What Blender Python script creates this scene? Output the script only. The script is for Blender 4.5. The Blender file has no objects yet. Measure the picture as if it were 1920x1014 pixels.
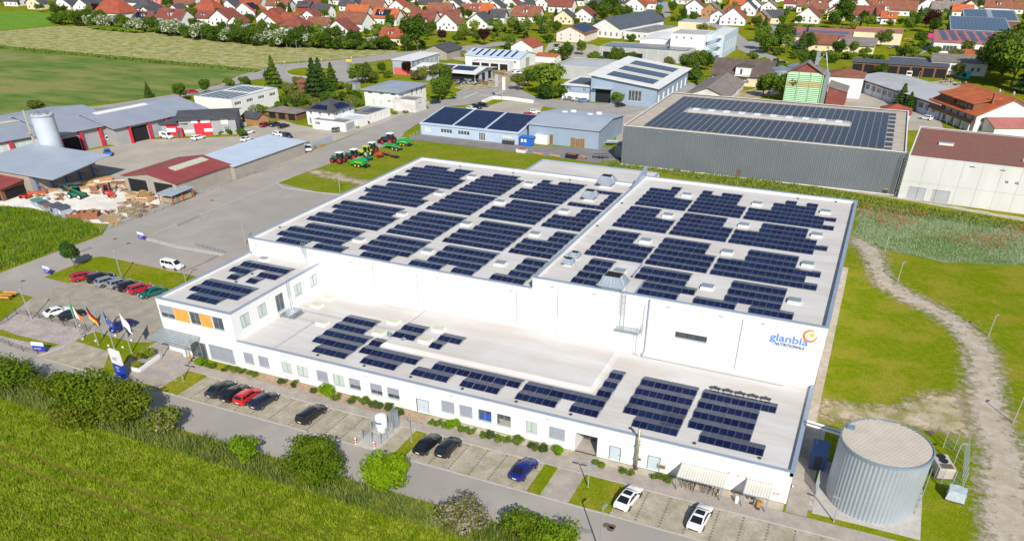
import bpy, bmesh, math, random
from mathutils import Vector, Matrix, Euler
R=math.radians; PI=math.pi
random.seed(7)
SC=bpy.context.scene; COL=SC.collection
# ---------------------------------------------------------------- camera
CAM=Vector((98.9982,-79.2594,59.2107)); YAW,PIT,ROLL=-.4094,-.5948,.0044
FPX,UPX,VPX=1411.3965,981.8721,812.6906            # focal length and principal point for a 1920 px wide frame
FW=Vector((math.cos(PIT)*math.sin(YAW),math.cos(PIT)*math.cos(YAW),math.sin(PIT)))
RT0=FW.cross(Vector((0,0,1))).normalized(); UP0=RT0.cross(FW)
RT=math.cos(ROLL)*RT0+math.sin(ROLL)*UP0; UP=-math.sin(ROLL)*RT0+math.cos(ROLL)*UP0
cd=bpy.data.cameras.new('camera'); cam=bpy.data.objects.new('camera',cd); COL.objects.link(cam)
M=Matrix.Identity(4)
for i in range(3): M[i][0]=RT[i]; M[i][1]=UP[i]; M[i][2]=-FW[i]; M[i][3]=CAM[i]
cam.matrix_world=M
cd.sensor_fit='HORIZONTAL'; cd.sensor_width=36; cd.lens=FPX/1920*36
cd.shift_x=(960-UPX)/1920; cd.shift_y=(VPX-507)/1920
cd.clip_start=.5; cd.clip_end=6000
SC.camera=cam
# ---------------------------------------------------------------- sky, sun, exposure
SUN_EL,SUN_AZ=R(35.3),R(122.6-180)                 # azimuth measured from +X, counter-clockwise
w=bpy.data.worlds.new('World'); SC.world=w; w.use_nodes=True
nt=w.node_tree; bg=nt.nodes['Background']; sky=nt.nodes.new('ShaderNodeTexSky')
sky.sky_type='NISHITA'; sky.sun_disc=False; sky.sun_elevation=SUN_EL; sky.sun_rotation=PI/2-SUN_AZ
sky.air_density=1.0; sky.dust_density=.6; sky.ozone_density=1.0
nt.links.new(sky.outputs[0],bg.inputs[0]); bg.inputs[1].default_value=.098
sd=bpy.data.lights.new('sun','SUN'); sd.energy=4.7; sd.angle=R(.5); sd.color=(1,.955,.88)
sun=bpy.data.objects.new('sun',sd); COL.objects.link(sun)
SD=Vector((math.cos(SUN_EL)*math.cos(SUN_AZ),math.cos(SUN_EL)*math.sin(SUN_AZ),math.sin(SUN_EL)))
sun.rotation_euler=SD.to_track_quat('Z','Y').to_euler(); sun.location=(0,0,200)
vs=SC.view_settings; vs.view_transform='Standard'; vs.look='None'; vs.exposure=.19; vs.gamma=1; vs.use_curve_mapping=False
SC.cycles.max_bounces=6; SC.cycles.transparent_max_bounces=6
# ---------------------------------------------------------------- survey helpers: a photo point on a level plane <-> a place on the site
def G(u,v,z=0.0):
    d=FW+RT*((u-UPX)/FPX)-UP*((v-VPX)/FPX); t=(z-CAM.z)/d.z
    return CAM+d*t
def HT(p,v):
    k=(VPX-v)/FPX; d=Vector((p[0],p[1],0))-CAM
    return -(d.dot(UP)-k*d.dot(FW))/(UP.z-k*FW.z)
# ---------------------------------------------------------------- materials
MATS={}
def mat(name,c1,c2=None,scale=1.,rough=.85,metal=0.,bump=0.,bscale=None,coord='Object',detail=5,spec=.3,c3=None,scale3=.1,rnd=0.,stretch=None,emit=None,lo=.35,hi=.65,amt3=.5,fine=None):
    if name in MATS: return MATS[name]
    m=bpy.data.materials.new(name); m.use_nodes=True; n=m.node_tree.nodes; l=m.node_tree.links; b=n['Principled BSDF']
    b.inputs['Roughness'].default_value=rough; b.inputs['Metallic'].default_value=metal; b.inputs['Specular IOR Level'].default_value=spec
    c1=(*c1,1); MATS[name]=m; m.diffuse_color=c1
    if c2 is None and not bump and c3 is None and not rnd:
        b.inputs['Base Color'].default_value=c1; return m
    if coord=='World':
        g=n.new('ShaderNodeNewGeometry'); vec=g.outputs['Position']
    else:
        tc=n.new('ShaderNodeTexCoord'); vec=tc.outputs['Object']
    if stretch:
        mp=n.new('ShaderNodeMapping'); mp.inputs['Scale'].default_value=stretch[:3]
        if len(stretch)>3: mp.inputs['Rotation'].default_value=(0,0,stretch[3])
        l.new(vec,mp.inputs['Vector']); vec=mp.outputs[0]
    def noise(s,d=detail):
        t=n.new('ShaderNodeTexNoise'); t.inputs['Scale'].default_value=s; t.inputs['Detail'].default_value=d; t.inputs['Roughness'].default_value=.6
        l.new(vec,t.inputs['Vector']); return t.outputs['Fac']
    def ramp(f,a,bb,lo_,hi_):
        r=n.new('ShaderNodeValToRGB'); r.color_ramp.elements[0].position=lo_; r.color_ramp.elements[0].color=a; r.color_ramp.elements[1].position=hi_; r.color_ramp.elements[1].color=bb
        l.new(f,r.inputs[0]); return r.outputs[0]
    def mix(a,bb,f,mode='MIX'):
        x=n.new('ShaderNodeMix'); x.data_type='RGBA'; x.blend_type=mode
        for k,val in ((0,f),(6,a),(7,bb)):
            if hasattr(val,'is_linked'): l.new(val,x.inputs[k])
            else: x.inputs[k].default_value=val
        return x.outputs[2]
    col=c1
    if c2 is not None: col=ramp(noise(scale),c1,(*c2,1),lo,hi)
    if c3 is not None:
        f=ramp(noise(scale3,3),(0,0,0,1),(1,1,1,1),.45,.6)
        f2=n.new('ShaderNodeMath'); f2.operation='MULTIPLY'; l.new(f,f2.inputs[0]); f2.inputs[1].default_value=amt3
        col=mix(col,(*c3,1),f2.outputs[0])
    if fine:
        fc=ramp(noise(fine[0],2),(1-fine[1],)*3+(1,),(1+fine[1],)*3+(1,),.3,.7); col=mix(col,fc,1.,'MULTIPLY')
    if rnd:
        oi=n.new('ShaderNodeObjectInfo'); hs=n.new('ShaderNodeHueSaturation')
        mr=n.new('ShaderNodeMapRange'); l.new(oi.outputs['Random'],mr.inputs[0]); mr.inputs[3].default_value=1-rnd; mr.inputs[4].default_value=1+rnd
        l.new(mr.outputs[0],hs.inputs['Value'])
        mr2=n.new('ShaderNodeMapRange'); l.new(oi.outputs['Random'],mr2.inputs[0]); mr2.inputs[3].default_value=.5+rnd*.06; mr2.inputs[4].default_value=.5-rnd*.06
        l.new(mr2.outputs[0],hs.inputs['Hue'])
        if hasattr(col,'is_linked'): l.new(col,hs.inputs['Color'])
        else: hs.inputs['Color'].default_value=col
        col=hs.outputs[0]
    if hasattr(col,'is_linked'): l.new(col,b.inputs['Base Color'])
    else: b.inputs['Base Color'].default_value=col
    if bump:
        bp=n.new('ShaderNodeBump'); bp.inputs['Strength'].default_value=1; bp.inputs['Distance'].default_value=bump
        l.new(noise(bscale or scale*3,4),bp.inputs['Height']); l.new(bp.outputs[0],b.inputs['Normal'])
    return m
def base_socket(m):
    b=m.node_tree.nodes['Principled BSDF']; return b
def add_wave(m,scale,depth,axis='X',coord='Object',profile='SIN',dark=0.):
    """corrugation / seams: a wave texture into the bump (and a slight tint in the grooves, as dirt)"""
    n=m.node_tree.nodes; l=m.node_tree.links; b=n['Principled BSDF']
    if coord=='World': g=n.new('ShaderNodeNewGeometry'); vec=g.outputs['Position']
    else: g=n.new('ShaderNodeTexCoord'); vec=g.outputs['Object']
    t=n.new('ShaderNodeTexWave'); t.wave_type='BANDS'; t.bands_direction=axis; t.wave_profile=profile; t.inputs['Scale'].default_value=scale
    l.new(vec,t.inputs['Vector'])
    bp=n.new('ShaderNodeBump'); bp.inputs['Distance'].default_value=depth; l.new(t.outputs['Fac'],bp.inputs['Height'])
    if b.inputs['Normal'].is_linked: l.new(b.inputs['Normal'].links[0].from_socket,bp.inputs['Normal'])
    l.new(bp.outputs[0],b.inputs['Normal'])
    return m
# ---------------------------------------------------------------- mesh collecting and scene tree
class MB:
    def __init__(s): s.v=[]; s.f=[]; s.m=[]; s.mi=0; s.T=None
    def add(s,vs,fs):
        o=len(s.v); s.v+=[tuple(x) for x in vs]; s.f+=[tuple(i+o for i in f) for f in fs]; s.m+=[s.mi]*len(fs); return s
    def quad(s,a,b,c,d): return s.add([a,b,c,d],[(0,1,2,3)])
    def box(s,x0,x1,y0,y1,z0,z1):
        v=[(x0,y0,z0),(x1,y0,z0),(x1,y1,z0),(x0,y1,z0),(x0,y0,z1),(x1,y0,z1),(x1,y1,z1),(x0,y1,z1)]
        return s.add(v,[(0,3,2,1),(4,5,6,7),(0,1,5,4),(1,2,6,5),(2,3,7,6),(3,0,4,7)])
    def tbox(s,x0,x1,y0,y1,z0,z1,t=.8,ty=None,cx=None,cy=None):
        """box whose top is scaled by t about its centre"""
        ty=t if ty is None else ty; mx=(x0+x1)/2 if cx is None else cx; my=(y0+y1)/2 if cy is None else cy
        X=lambda x:mx+(x-mx)*t; Y=lambda y:my+(y-my)*ty
        v=[(x0,y0,z0),(x1,y0,z0),(x1,y1,z0),(x0,y1,z0),(X(x0),Y(y0),z1),(X(x1),Y(y0),z1),(X(x1),Y(y1),z1),(X(x0),Y(y1),z1)]
        return s.add(v,[(0,3,2,1),(4,5,6,7),(0,1,5,4),(1,2,6,5),(2,3,7,6),(3,0,4,7)])
    def obox(s,c,sx,sy,sz,rz=0,rx=0,ry=0):
        m=Matrix.Translation(c)@Euler((rx,ry,rz)).to_matrix().to_4x4(); b=MB().box(-sx/2,sx/2,-sy/2,sy/2,-sz/2,sz/2)
        return s.add([m@Vector(p) for p in b.v],b.f)
    def prism(s,poly,z0,z1):
        n=len(poly); v=[(p[0],p[1],z0) for p in poly]+[(p[0],p[1],z1) for p in poly]
        return s.add(v,[tuple(range(n,2*n)),tuple(range(n-1,-1,-1))]+[(i,(i+1)%n,n+(i+1)%n,n+i) for i in range(n)])
    def xprism(s,poly,y0,y1):
        """profile in x,z extruded along y"""
        n=len(poly); v=[(p[0],y0,p[1]) for p in poly]+[(p[0],y1,p[1]) for p in poly]
        return s.add(v,[tuple(range(n)),tuple(range(2*n-1,n-1,-1))]+[(n+i,n+(i+1)%n,(i+1)%n,i) for i in range(n)])
    def tube(s,pts,r,n=6,r2=None,cap=True):
        pts=[Vector(p) for p in pts]; k=len(pts); vs=[]; fs=[]
        for i,p in enumerate(pts):
            d=(pts[min(i+1,k-1)]-pts[max(i-1,0)]); d=d.normalized() if d.length>1e-6 else Vector((0,0,1))
            a=d.orthogonal().normalized() if abs(d.z)<.95 else Vector((1,0,0)).cross(d).normalized(); b=d.cross(a)
            rr=r if r2 is None else r+(r2-r)*i/(k-1)
            vs+=[p+(a*math.cos(2*PI*j/n)+b*math.sin(2*PI*j/n))*rr for j in range(n)]
        for i in range(k-1):
            fs+=[(i*n+j,i*n+(j+1)%n,(i+1)*n+(j+1)%n,(i+1)*n+j) for j in range(n)]
        if cap: fs+=[tuple(range(n-1,-1,-1)),tuple((k-1)*n+j for j in range(n))]
        return s.add(vs,fs)
    def lathe(s,prof,n=16,c=(0,0,0),axis='z',cap=True):
        vs=[];fs=[];k=len(prof)
        for r,z in prof:
            for j in range(n):
                a=2*PI*j/n; x,y=r*math.cos(a),r*math.sin(a)
                vs.append((c[0]+x,c[1]+y,c[2]+z) if axis=='z' else ((c[0]+x,c[1]+z,c[2]+y) if axis=='y' else (c[0]+z,c[1]+x,c[2]+y)))
        for i in range(k-1): fs+=[(i*n+j,i*n+(j+1)%n,(i+1)*n+(j+1)%n,(i+1)*n+j) for j in range(n)]
        if cap: fs+=[tuple(range(n-1,-1,-1)),tuple((k-1)*n+j for j in range(n))]
        return s.add(vs,fs)
    def ball(s,c,rx,ry=None,rz=None,n=8,k=5,jit=0.):
        ry=rx if ry is None else ry; rz=rx if rz is None else rz; vs=[];fs=[]
        for i in range(k+1):
            t=PI*i/k
            for j in range(n):
                a=2*PI*j/n; q=1+random.uniform(-jit,jit); vs.append((c[0]+rx*q*math.sin(t)*math.cos(a),c[1]+ry*q*math.sin(t)*math.sin(a),c[2]+rz*q*math.cos(t)))
        for i in range(k): fs+=[(i*n+j,(i+1)*n+j,(i+1)*n+(j+1)%n,i*n+(j+1)%n) for j in range(n)]
        return s.add(vs,fs)
    def mesh(s,name,mats,smooth=False):
        me=bpy.data.meshes.new(name); me.from_pydata(s.v,[],s.f)
        mats=mats if isinstance(mats,(list,tuple)) else [mats]
        for x in mats: me.materials.append(x)
        if len(mats)>1: me.polygons.foreach_set('material_index',s.m)
        if smooth: me.polygons.foreach_set('use_smooth',[True]*len(s.f))
        me.update(); return me
    def build(s,name,mats,parent=None,smooth=False,off=None,kind=None,label=None):
        if off is not None: s.v=[(a-off[0],b-off[1],c-off[2]) for a,b,c in s.v]
        return link(name,s.mesh(name,mats,smooth),parent,kind,label)
def link(name,me,parent=None,kind=None,label=None,loc=None,rz=None):
    o=bpy.data.objects.new(name,me); COL.objects.link(o)
    if parent: o.parent=parent
    if kind: o['kind']=kind
    if label: o['label']=label
    if loc is not None: o.location=loc
    if rz is not None: o.rotation_euler=(0,0,rz)
    return o
def thing(name,label,cat,loc=(0,0,0),rz=0.,group=None):
    o=bpy.data.objects.new(name,None); COL.objects.link(o); o.empty_display_size=.3
    o.location=loc; o.rotation_euler=(0,0,rz); o['label']=label; o['category']=cat
    if group: o['group']=group
    return o
def tag(o,label,cat,group=None):
    o['label']=label; o['category']=cat
    if group: o['group']=group
    return o
KIDS={}
def dup(root,loc,rz=0.,label=None,group=None,scale=None):
    if not KIDS:
        pass
    def cp(o,parent):
        c=o.copy(); COL.objects.link(c); c.parent=parent
        for ch in CH.get(o.name,()): cp(ch,c)
        return c
    CH={}
    stack=[root]
    while stack:
        o=stack.pop(); ks=[k for k in o.children]; CH[o.name]=ks; stack+=ks
    r=cp(root,None); r.location=loc; r.rotation_euler=(0,0,rz)
    if label: r['label']=label
    if group: r['group']=group
    if scale: r.scale=(scale,)*3 if not isinstance(scale,(tuple,list)) else scale
    return r
SHEETS=[]; FOOT=[]
def sheet(name,poly,z,m,kind='structure',parent=None,th=None):
    """level ground sheet from a polygon of site points"""
    SHEETS.append((name,[(p[0],p[1]) for p in poly])); b=MB()
    if th: b.prism([(p[0],p[1]) for p in poly],z-th,z)
    else: b.add([(p[0],p[1],z) for p in poly],[tuple(range(len(poly)))])
    me=b.mesh(name,m)
    bm=bmesh.new(); bm.from_mesh(me); bmesh.ops.triangulate(bm,faces=bm.faces[:]); bmesh.ops.recalc_face_normals(bm,faces=bm.faces[:])
    if not th:
        for f in bm.faces:
            if f.normal.z<0: f.normal_flip()
    bm.to_mesh(me); bm.free()
    return link(name,me,parent,kind)
def GP(*pts): return [G(u,v) for u,v in pts]

def rough(poly,amp=.5,step=1.5,seed=1):
    rg=random.Random(seed); out=[]; n=len(poly)
    for i in range(n):
        a=Vector((poly[i][0],poly[i][1],0)); c=Vector((poly[(i+1)%n][0],poly[(i+1)%n][1],0)); d=c-a; k=max(1,int(d.length/step)); nn=Vector((-d.y,d.x,0)).normalized()
        for j in range(k): q=a+d*(j/k)+nn*rg.uniform(-amp,amp); out.append((q.x,q.y))
    return out
def smooth(poly,it=2):
    for _ in range(it):
        o=[]; n=len(poly)
        for i in range(n):
            a,c=poly[i],poly[(i+1)%n]; o+=[(a[0]*.75+c[0]*.25,a[1]*.75+c[1]*.25),(a[0]*.25+c[0]*.75,a[1]*.25+c[1]*.75)]
        poly=o
    return poly

def seg_d(p,a,c):
    dx,dy=c[0]-a[0],c[1]-a[1]; t=max(0,min(1,((p[0]-a[0])*dx+(p[1]-a[1])*dy)/(dx*dx+dy*dy+1e-9))); return math.hypot(p[0]-a[0]-t*dx,p[1]-a[1]-t*dy)
def inside(poly,x,y):
    c=False; j=len(poly)-1
    for i in range(len(poly)):
        (xi,yi),(xj,yj)=poly[i],poly[j]
        if (yi>y)!=(yj>y) and x<(xj-xi)*(y-yi)/(yj-yi)+xi: c=not c
        j=i
    return c
def soft_sheet(name,poly,z,m,feather=1.2,cell=.7,nscale=1.1):
    """ground patch whose rim breaks up into the turf: a worn-through pattern, thinning towards its outline"""
    poly=[(p[0],p[1]) for p in poly]; SHEETS.append((name,poly)); xs=[p[0] for p in poly]; ys=[p[1] for p in poly]
    x0,x1,y0,y1=min(xs)-feather,max(xs)+feather,min(ys)-feather,max(ys)+feather; nx,ny=int((x1-x0)/cell)+2,int((y1-y0)/cell)+2; sd={}; V=[];IX={};A=[];Fc=[]
    for i in range(nx):
        for j in range(ny):
            q=(x0+i*cell,y0+j*cell); d=min(seg_d(q,poly[k],poly[(k+1)%len(poly)]) for k in range(len(poly))); sd[i,j]=d if inside(poly,*q) else -d
    def vid(i,j):
        if (i,j) not in IX: IX[i,j]=len(V); V.append((x0+i*cell,y0+j*cell,z)); A.append(max(0,min(1,.5+.5*sd[i,j]/feather)))
        return IX[i,j]
    for i in range(nx-1):
        for j in range(ny-1):
            if max(sd[i,j],sd[i+1,j],sd[i,j+1],sd[i+1,j+1])>-feather: Fc.append((vid(i,j),vid(i+1,j),vid(i+1,j+1),vid(i,j+1)))
    key=m.name+'_worn'
    if key in MATS: m2=MATS[key]
    else:
        m2=m.copy(); m2.name=key; MATS[key]=m2; n=m2.node_tree.nodes; l=m2.node_tree.links; b=n['Principled BSDF']
        at=n.new('ShaderNodeAttribute'); at.attribute_name='cover'; g=n.new('ShaderNodeNewGeometry'); no=n.new('ShaderNodeTexNoise'); no.inputs['Scale'].default_value=nscale; no.inputs['Detail'].default_value=8; no.inputs['Roughness'].default_value=.65; l.new(g.outputs['Position'],no.inputs['Vector'])
        c_=n.new('ShaderNodeMath'); c_.operation='MULTIPLY_ADD'; l.new(no.outputs['Fac'],c_.inputs[0]); c_.inputs[1].default_value=2.6; c_.inputs[2].default_value=-.8; a=n.new('ShaderNodeMath'); a.operation='MULTIPLY_ADD'; l.new(at.outputs['Fac'],a.inputs[0]); a.inputs[1].default_value=1.25; l.new(c_.outputs[0],a.inputs[2]); mr=n.new('ShaderNodeMapRange'); l.new(a.outputs[0],mr.inputs[0]); mr.inputs[1].default_value=.85; mr.inputs[2].default_value=1.5; l.new(mr.outputs[0],b.inputs['Alpha'])
    me=bpy.data.meshes.new(name); me.from_pydata(V,[],Fc); me.materials.append(m2); at=me.attributes.new('cover','FLOAT','POINT'); at.data.foreach_set('value',A); me.update()
    return link(name,me,None,'structure')
# ================================================================ materials for the ground
m_lawn=mat('lawn',(.115,.185,.004),(.215,.235,.012),scale=.9,coord='World',bump=.05,bscale=5,c3=(.36,.27,.05),scale3=.13,amt3=.38,rough=.95,spec=.0,lo=.3,hi=.7,detail=8,fine=(4.5,.30))
m_verge=mat('verge_grass',(.115,.20,.006),(.22,.235,.015),scale=.8,coord='World',bump=.1,bscale=4,c3=(.30,.24,.04),scale3=.15,amt3=.4,rough=.95,spec=.03,detail=8,fine=(4,.3))
m_asph=mat('asphalt',(.345,.315,.28),(.40,.365,.325),scale=.16,coord='World',bump=.006,bscale=20,c3=(.305,.28,.25),scale3=.05,amt3=.5,rough=.92,spec=.12,fine=(7,.05))
m_asph_d=mat('dark_asphalt',(.20,.19,.19),(.25,.24,.235),scale=.3,coord='World',bump=.008,bscale=20,rough=.9,spec=.12,fine=(7,.05))
m_road=mat('road_asphalt',(.325,.305,.285),(.38,.355,.33),scale=.15,coord='World',bump=.006,bscale=16,rough=.9,spec=.12,fine=(7,.05))
m_yard=mat('yard_paving',(.40,.35,.28),(.48,.43,.36),scale=.12,coord='World',bump=.008,bscale=14,c3=(.35,.32,.27),scale3=.05,amt3=.5,rough=.92,spec=.12,fine=(6,.06))
m_gravelw=mat('white_gravel',(.76,.71,.63),(.86,.82,.75),scale=.5,coord='World',bump=.03,bscale=9,c3=(.5,.45,.38),scale3=.12,amt3=.35,rough=.95,spec=.1)
m_gravelp=mat('pinkish_gravel',(.36,.29,.26),(.56,.49,.46),scale=3.5,coord='World',bump=.06,bscale=9,rough=.95,spec=.1,c3=(.3,.26,.22),scale3=.4)
m_track=mat('gravel_track',(.42,.36,.285),(.52,.46,.385),scale=.7,coord='World',bump=.02,bscale=6,c3=(.33,.265,.14),scale3=.3,amt3=.4,rough=.95,spec=.03,detail=9,fine=(6,.10))
m_dirt=mat('bare_earth',(.40,.31,.20),(.58,.50,.38),scale=.7,coord='World',bump=.04,bscale=5,c3=(.19,.19,.03),scale3=.35,amt3=.75,rough=.95,spec=.08,detail=9,fine=(5,.2))
m_field1=mat('green_field',(.085,.17,.03),(.17,.225,.05),scale=.06,coord='World',bump=.2,bscale=1.2,c3=(.35,.29,.12),scale3=.022,amt3=.5,rough=.95,spec=.05,stretch=(1,2.6,1,.42),detail=9,fine=(.9,.22))
m_field2=mat('hay_meadow',(.19,.215,.045),(.35,.33,.11),scale=.12,coord='World',bump=.2,bscale=1.,c3=(.55,.50,.30),scale3=.2,amt3=.55,rough=.95,spec=.05,stretch=(1,1.6,1,.42),detail=9,fine=(.9,.2))
m_field3=mat('bright_field',(.12,.25,.02),(.17,.30,.035),scale=.05,coord='World',bump=.2,bscale=1,rough=.95,spec=.05,stretch=(1,3,1,.42))
m_poppy=mat('poppy_meadow',(.20,.27,.12),(.29,.34,.19),scale=.35,coord='World',bump=.15,bscale=3,rough=.95,spec=.05,c3=(.11,.19,.03),scale3=.06,amt3=.7)
m_kerb=mat('kerb_concrete',(.50,.47,.43),(.40,.38,.35),scale=1.3,coord='World',rough=.9)
m_soil=mat('planting_soil',(.33,.22,.14),(.45,.35,.25),scale=2,coord='World',bump=.03,rough=.95,spec=.1,fine=(6,.2))
m_white_line=mat('road_paint',(.72,.72,.70),(.55,.55,.53),scale=2,coord='World',rough=.7)
def pavers(name,c1,c2,mortar,sc,rot=0.,bw=.5,rh=.25,stain=None):
    if name in MATS: return MATS[name]
    m=bpy.data.materials.new(name); MATS[name]=m; m.use_nodes=True; n=m.node_tree.nodes; l=m.node_tree.links; b=n['Principled BSDF']
    g=n.new('ShaderNodeNewGeometry'); mp=n.new('ShaderNodeMapping'); mp.inputs['Rotation'].default_value=(0,0,rot); l.new(g.outputs['Position'],mp.inputs[0])
    t=n.new('ShaderNodeTexBrick'); t.inputs['Color1'].default_value=(*c1,1); t.inputs['Color2'].default_value=(*c2,1); t.inputs['Mortar'].default_value=(*mortar,1)
    t.inputs['Scale'].default_value=sc; t.inputs['Mortar Size'].default_value=.025; t.inputs['Brick Width'].default_value=bw; t.inputs['Row Height'].default_value=rh; l.new(mp.outputs[0],t.inputs['Vector'])
    no=n.new('ShaderNodeTexNoise'); no.inputs['Scale'].default_value=.5; no.inputs['Detail'].default_value=6; l.new(g.outputs['Position'],no.inputs['Vector'])
    rp=n.new('ShaderNodeValToRGB'); rp.color_ramp.elements[0].position=.3; rp.color_ramp.elements[1].position=.7; rp.color_ramp.elements[0].color=(*(stain or (.6,.6,.6)),1); rp.color_ramp.elements[1].color=(1.1,1.08,1.05,1); l.new(no.outputs['Fac'],rp.inputs[0])
    x=n.new('ShaderNodeMix'); x.data_type='RGBA'; x.blend_type='MULTIPLY'; x.inputs[0].default_value=1; l.new(t.outputs['Color'],x.inputs[6]); l.new(rp.outputs[0],x.inputs[7]); l.new(x.outputs[2],b.inputs['Base Color'])
    bp=n.new('ShaderNodeBump'); bp.inputs['Distance'].default_value=.006; bp.invert=True; l.new(t.outputs['Fac'],bp.inputs['Height']); l.new(bp.outputs[0],b.inputs['Normal'])
    b.inputs['Roughness'].default_value=.92; b.inputs['Specular IOR Level'].default_value=.15
    return m
m_walk=pavers('walkway_pavers',(.42,.37,.325),(.48,.43,.38),(.28,.25,.22),1.6,stain=(.8,.8,.8))
m_bay=pavers('bay_pavers',(.42,.385,.305),(.50,.455,.365),(.26,.24,.16),1.4,bw=.5,rh=.5,stain=(.72,.70,.62))
m_curbred=mat('channel_red',(.22,.10,.07),(.28,.15,.11),scale=2,coord='World')
# ================================================================ sheets
sheet('ground',[(-2200,-400),(1800,-400),(1800,2600),(-2200,2600)],0,m_lawn)
sheet('far_field',GP((-60,22),(60,22),(104,29),(97,49),(0,58),(-60,63)),.10,m_field3)
sheet('hay_meadow',GP((-60,64),(0,59),(97,50),(190,50),(300,62),(480,84),(600,90),(740,93),(745,99),(640,112),(560,116),(520,122),(478,134),(380,123),(240,109),(100,98),(0,89),(-60,84)),.08,m_field2)
sheet('green_field',GP((-60,85),(0,90),(100,99),(240,110),(380,124),(470,135),(450,147),(410,158),(330,176),(210,192),(100,203),(0,216),(-60,224)),.06,m_field1)
# field-margin strip between the two fields: long grass
mg=MB()
random.seed(3)
for i in range(900):
    t=i/900; q=G(-40+520*t,86.5+48.5*t); 
    for k in range(3):
        x,y=q.x+random.uniform(-2.2,2.2),q.y+random.uniform(-2.2,2.2); h=random.uniform(.5,1.3); a=random.uniform(0,PI); w2=random.uniform(.5,1.1)
        mg.quad((x-w2*math.cos(a),y-w2*math.sin(a),0),(x+w2*math.cos(a),y+w2*math.sin(a),0),(x+w2*.6*math.cos(a)+.1,y+w2*.6*math.sin(a),h),(x-w2*.6*math.cos(a),y-w2*.6*math.sin(a)+.1,h*.8))
m_mgrass=mat('margin_grass',(.06,.12,.015),(.13,.17,.03),scale=.6,coord='World',rough=.95,spec=.05)
mg.build('field_margin',m_mgrass,kind='stuff')
# asphalt of the estate
sheet('asphalt',GP((-60,540),(0,512),(95,476),(192,441),(205,420),(330,372),(480,324),(560,292),(625,268),(700,238),(770,215),(800,222),(760,246),(750,262),(690,287),(622,308),(520,343),(605,362),(692,349))+[Vector((8,80,0)),Vector((8,5,0)),Vector((4,-10.9,0)),Vector((-60,-10.9,0))],.02,m_asph)
sheet('estate_road',GP((625,268),(700,238),(772,208),(830,186),(868,168),(860,150),(950,135),(975,128),(1003,142),(985,158),(975,168),(1000,180),(1060,190),(1180,208),(1172,222),(1060,206),(955,191),(940,180),(905,190),(880,196),(840,200),(800,220),(762,246)),.024,m_road)
sheet('carpentry_yard_paving',GP((-100,300),(90,262),(150,285),(280,262),(445,256),(455,240),(530,226),(560,235),(640,248),(690,226),(700,238),(625,266),(575,285),(500,310),(330,345),(230,345),(190,330),(0,340),(-100,350)),.022,m_yard)
sheet('villa_forecourt',GP((640,250),(690,226),(760,205),(800,190),(812,192),(772,208),(700,238),(650,256)),.026,m_yard)
sheet('carpentry_gravel',GP((-20,372),(60,366),(110,350),(200,340),(290,330),(318,350),(330,371),(205,420),(175,418),(60,390),(-20,385)),.03,m_gravelw)
sheet('blue_hall_apron',GP((755,262),(790,252),(1000,275),(1146,277),(1180,284),(1170,300),(1120,306),(960,284),(795,265)),.03,m_asph_d)
sheet('rear_car_park',GP((895,205),(945,190),(1000,188),(1020,196),(1010,215),(990,232),(900,215)),.028,m_yard)
sheet('village_street',GP((455,140),(505,128),(520,122),(640,113),(745,99),(830,92),(1000,72),(1000,78),(840,100),(760,108),(690,118),(662,128),(690,140),(690,148),(640,158),(600,160),(540,156),(505,146),(470,152),(410,168),(330,184),(210,202),(-60,235),(-60,228),(210,196),(330,177),(410,160)),.12,m_road)
sheet('roundabout_island',[G(585+48*math.cos(a),136.5+9*math.sin(a)) for a in [i*2*PI/28 for i in range(28)]],.32,m_lawn,th=.25)
b=MB(); ring=[(G(585+49.5*math.cos(a),136.5+9.6*math.sin(a)),G(585+47*math.cos(a),136.5+8.8*math.sin(a))) for a in [i*2*PI/28 for i in range(28)]]
for i in range(28):
    (o0,i0),(o1,i1)=ring[i],ring[(i+1)%28]
    b.add([(*o0.xy,.1),(*o1.xy,.1),(*i1.xy,.1),(*i0.xy,.1),(*o0.xy,.36),(*o1.xy,.36),(*i1.xy,.36),(*i0.xy,.36)],[(4,5,6,7),(0,1,5,4),(3,7,6,2)])
b.build('kerb',m_kerb,kind='structure')
sheet('traffic_island',GP((650,124),(668,120),(690,121),(672,127)),.3,m_lawn,th=.25)
# streets on the right, among the houses
sheet('east_street',GP((1640,133),(1690,108),(1730,88),(1770,66),(1790,60),(1775,72),(1740,96),(1700,116),(1670,136)),.12,m_road)
sheet('north_street',GP((1380,92),(1420,70),(1450,45),(1462,30),(1470,32),(1462,52),(1440,76),(1420,92),(1478,118),(1450,122)),.12,m_road)
sheet('far_street',GP((1238,30),(1242,5),(1252,4),(1258,30),(1246,34)),.12,m_road)
sheet('works_yard',GP((1560,200),(1620,180),(1700,205),(1750,215),(1765,240),(1700,240),(1570,215)),.05,m_yard)
sheet('machine_yard',GP((1690,160),(1780,150),(1840,170),(1830,200),(1760,190)),.06,m_yard)
sheet('scrap_yard_paving',GP((850,165),(900,150),(1000,132),(1005,140),(975,160),(870,170)),.10,m_dirt)
sheet('hall_frontage',rough([p.xy for p in GP((1160,296),(1195,302),(1530,348),(1700,372),(1925,410),(1925,418),(1690,378),(1520,356),(1160,302))],.5,2),.03,m_track)
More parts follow.
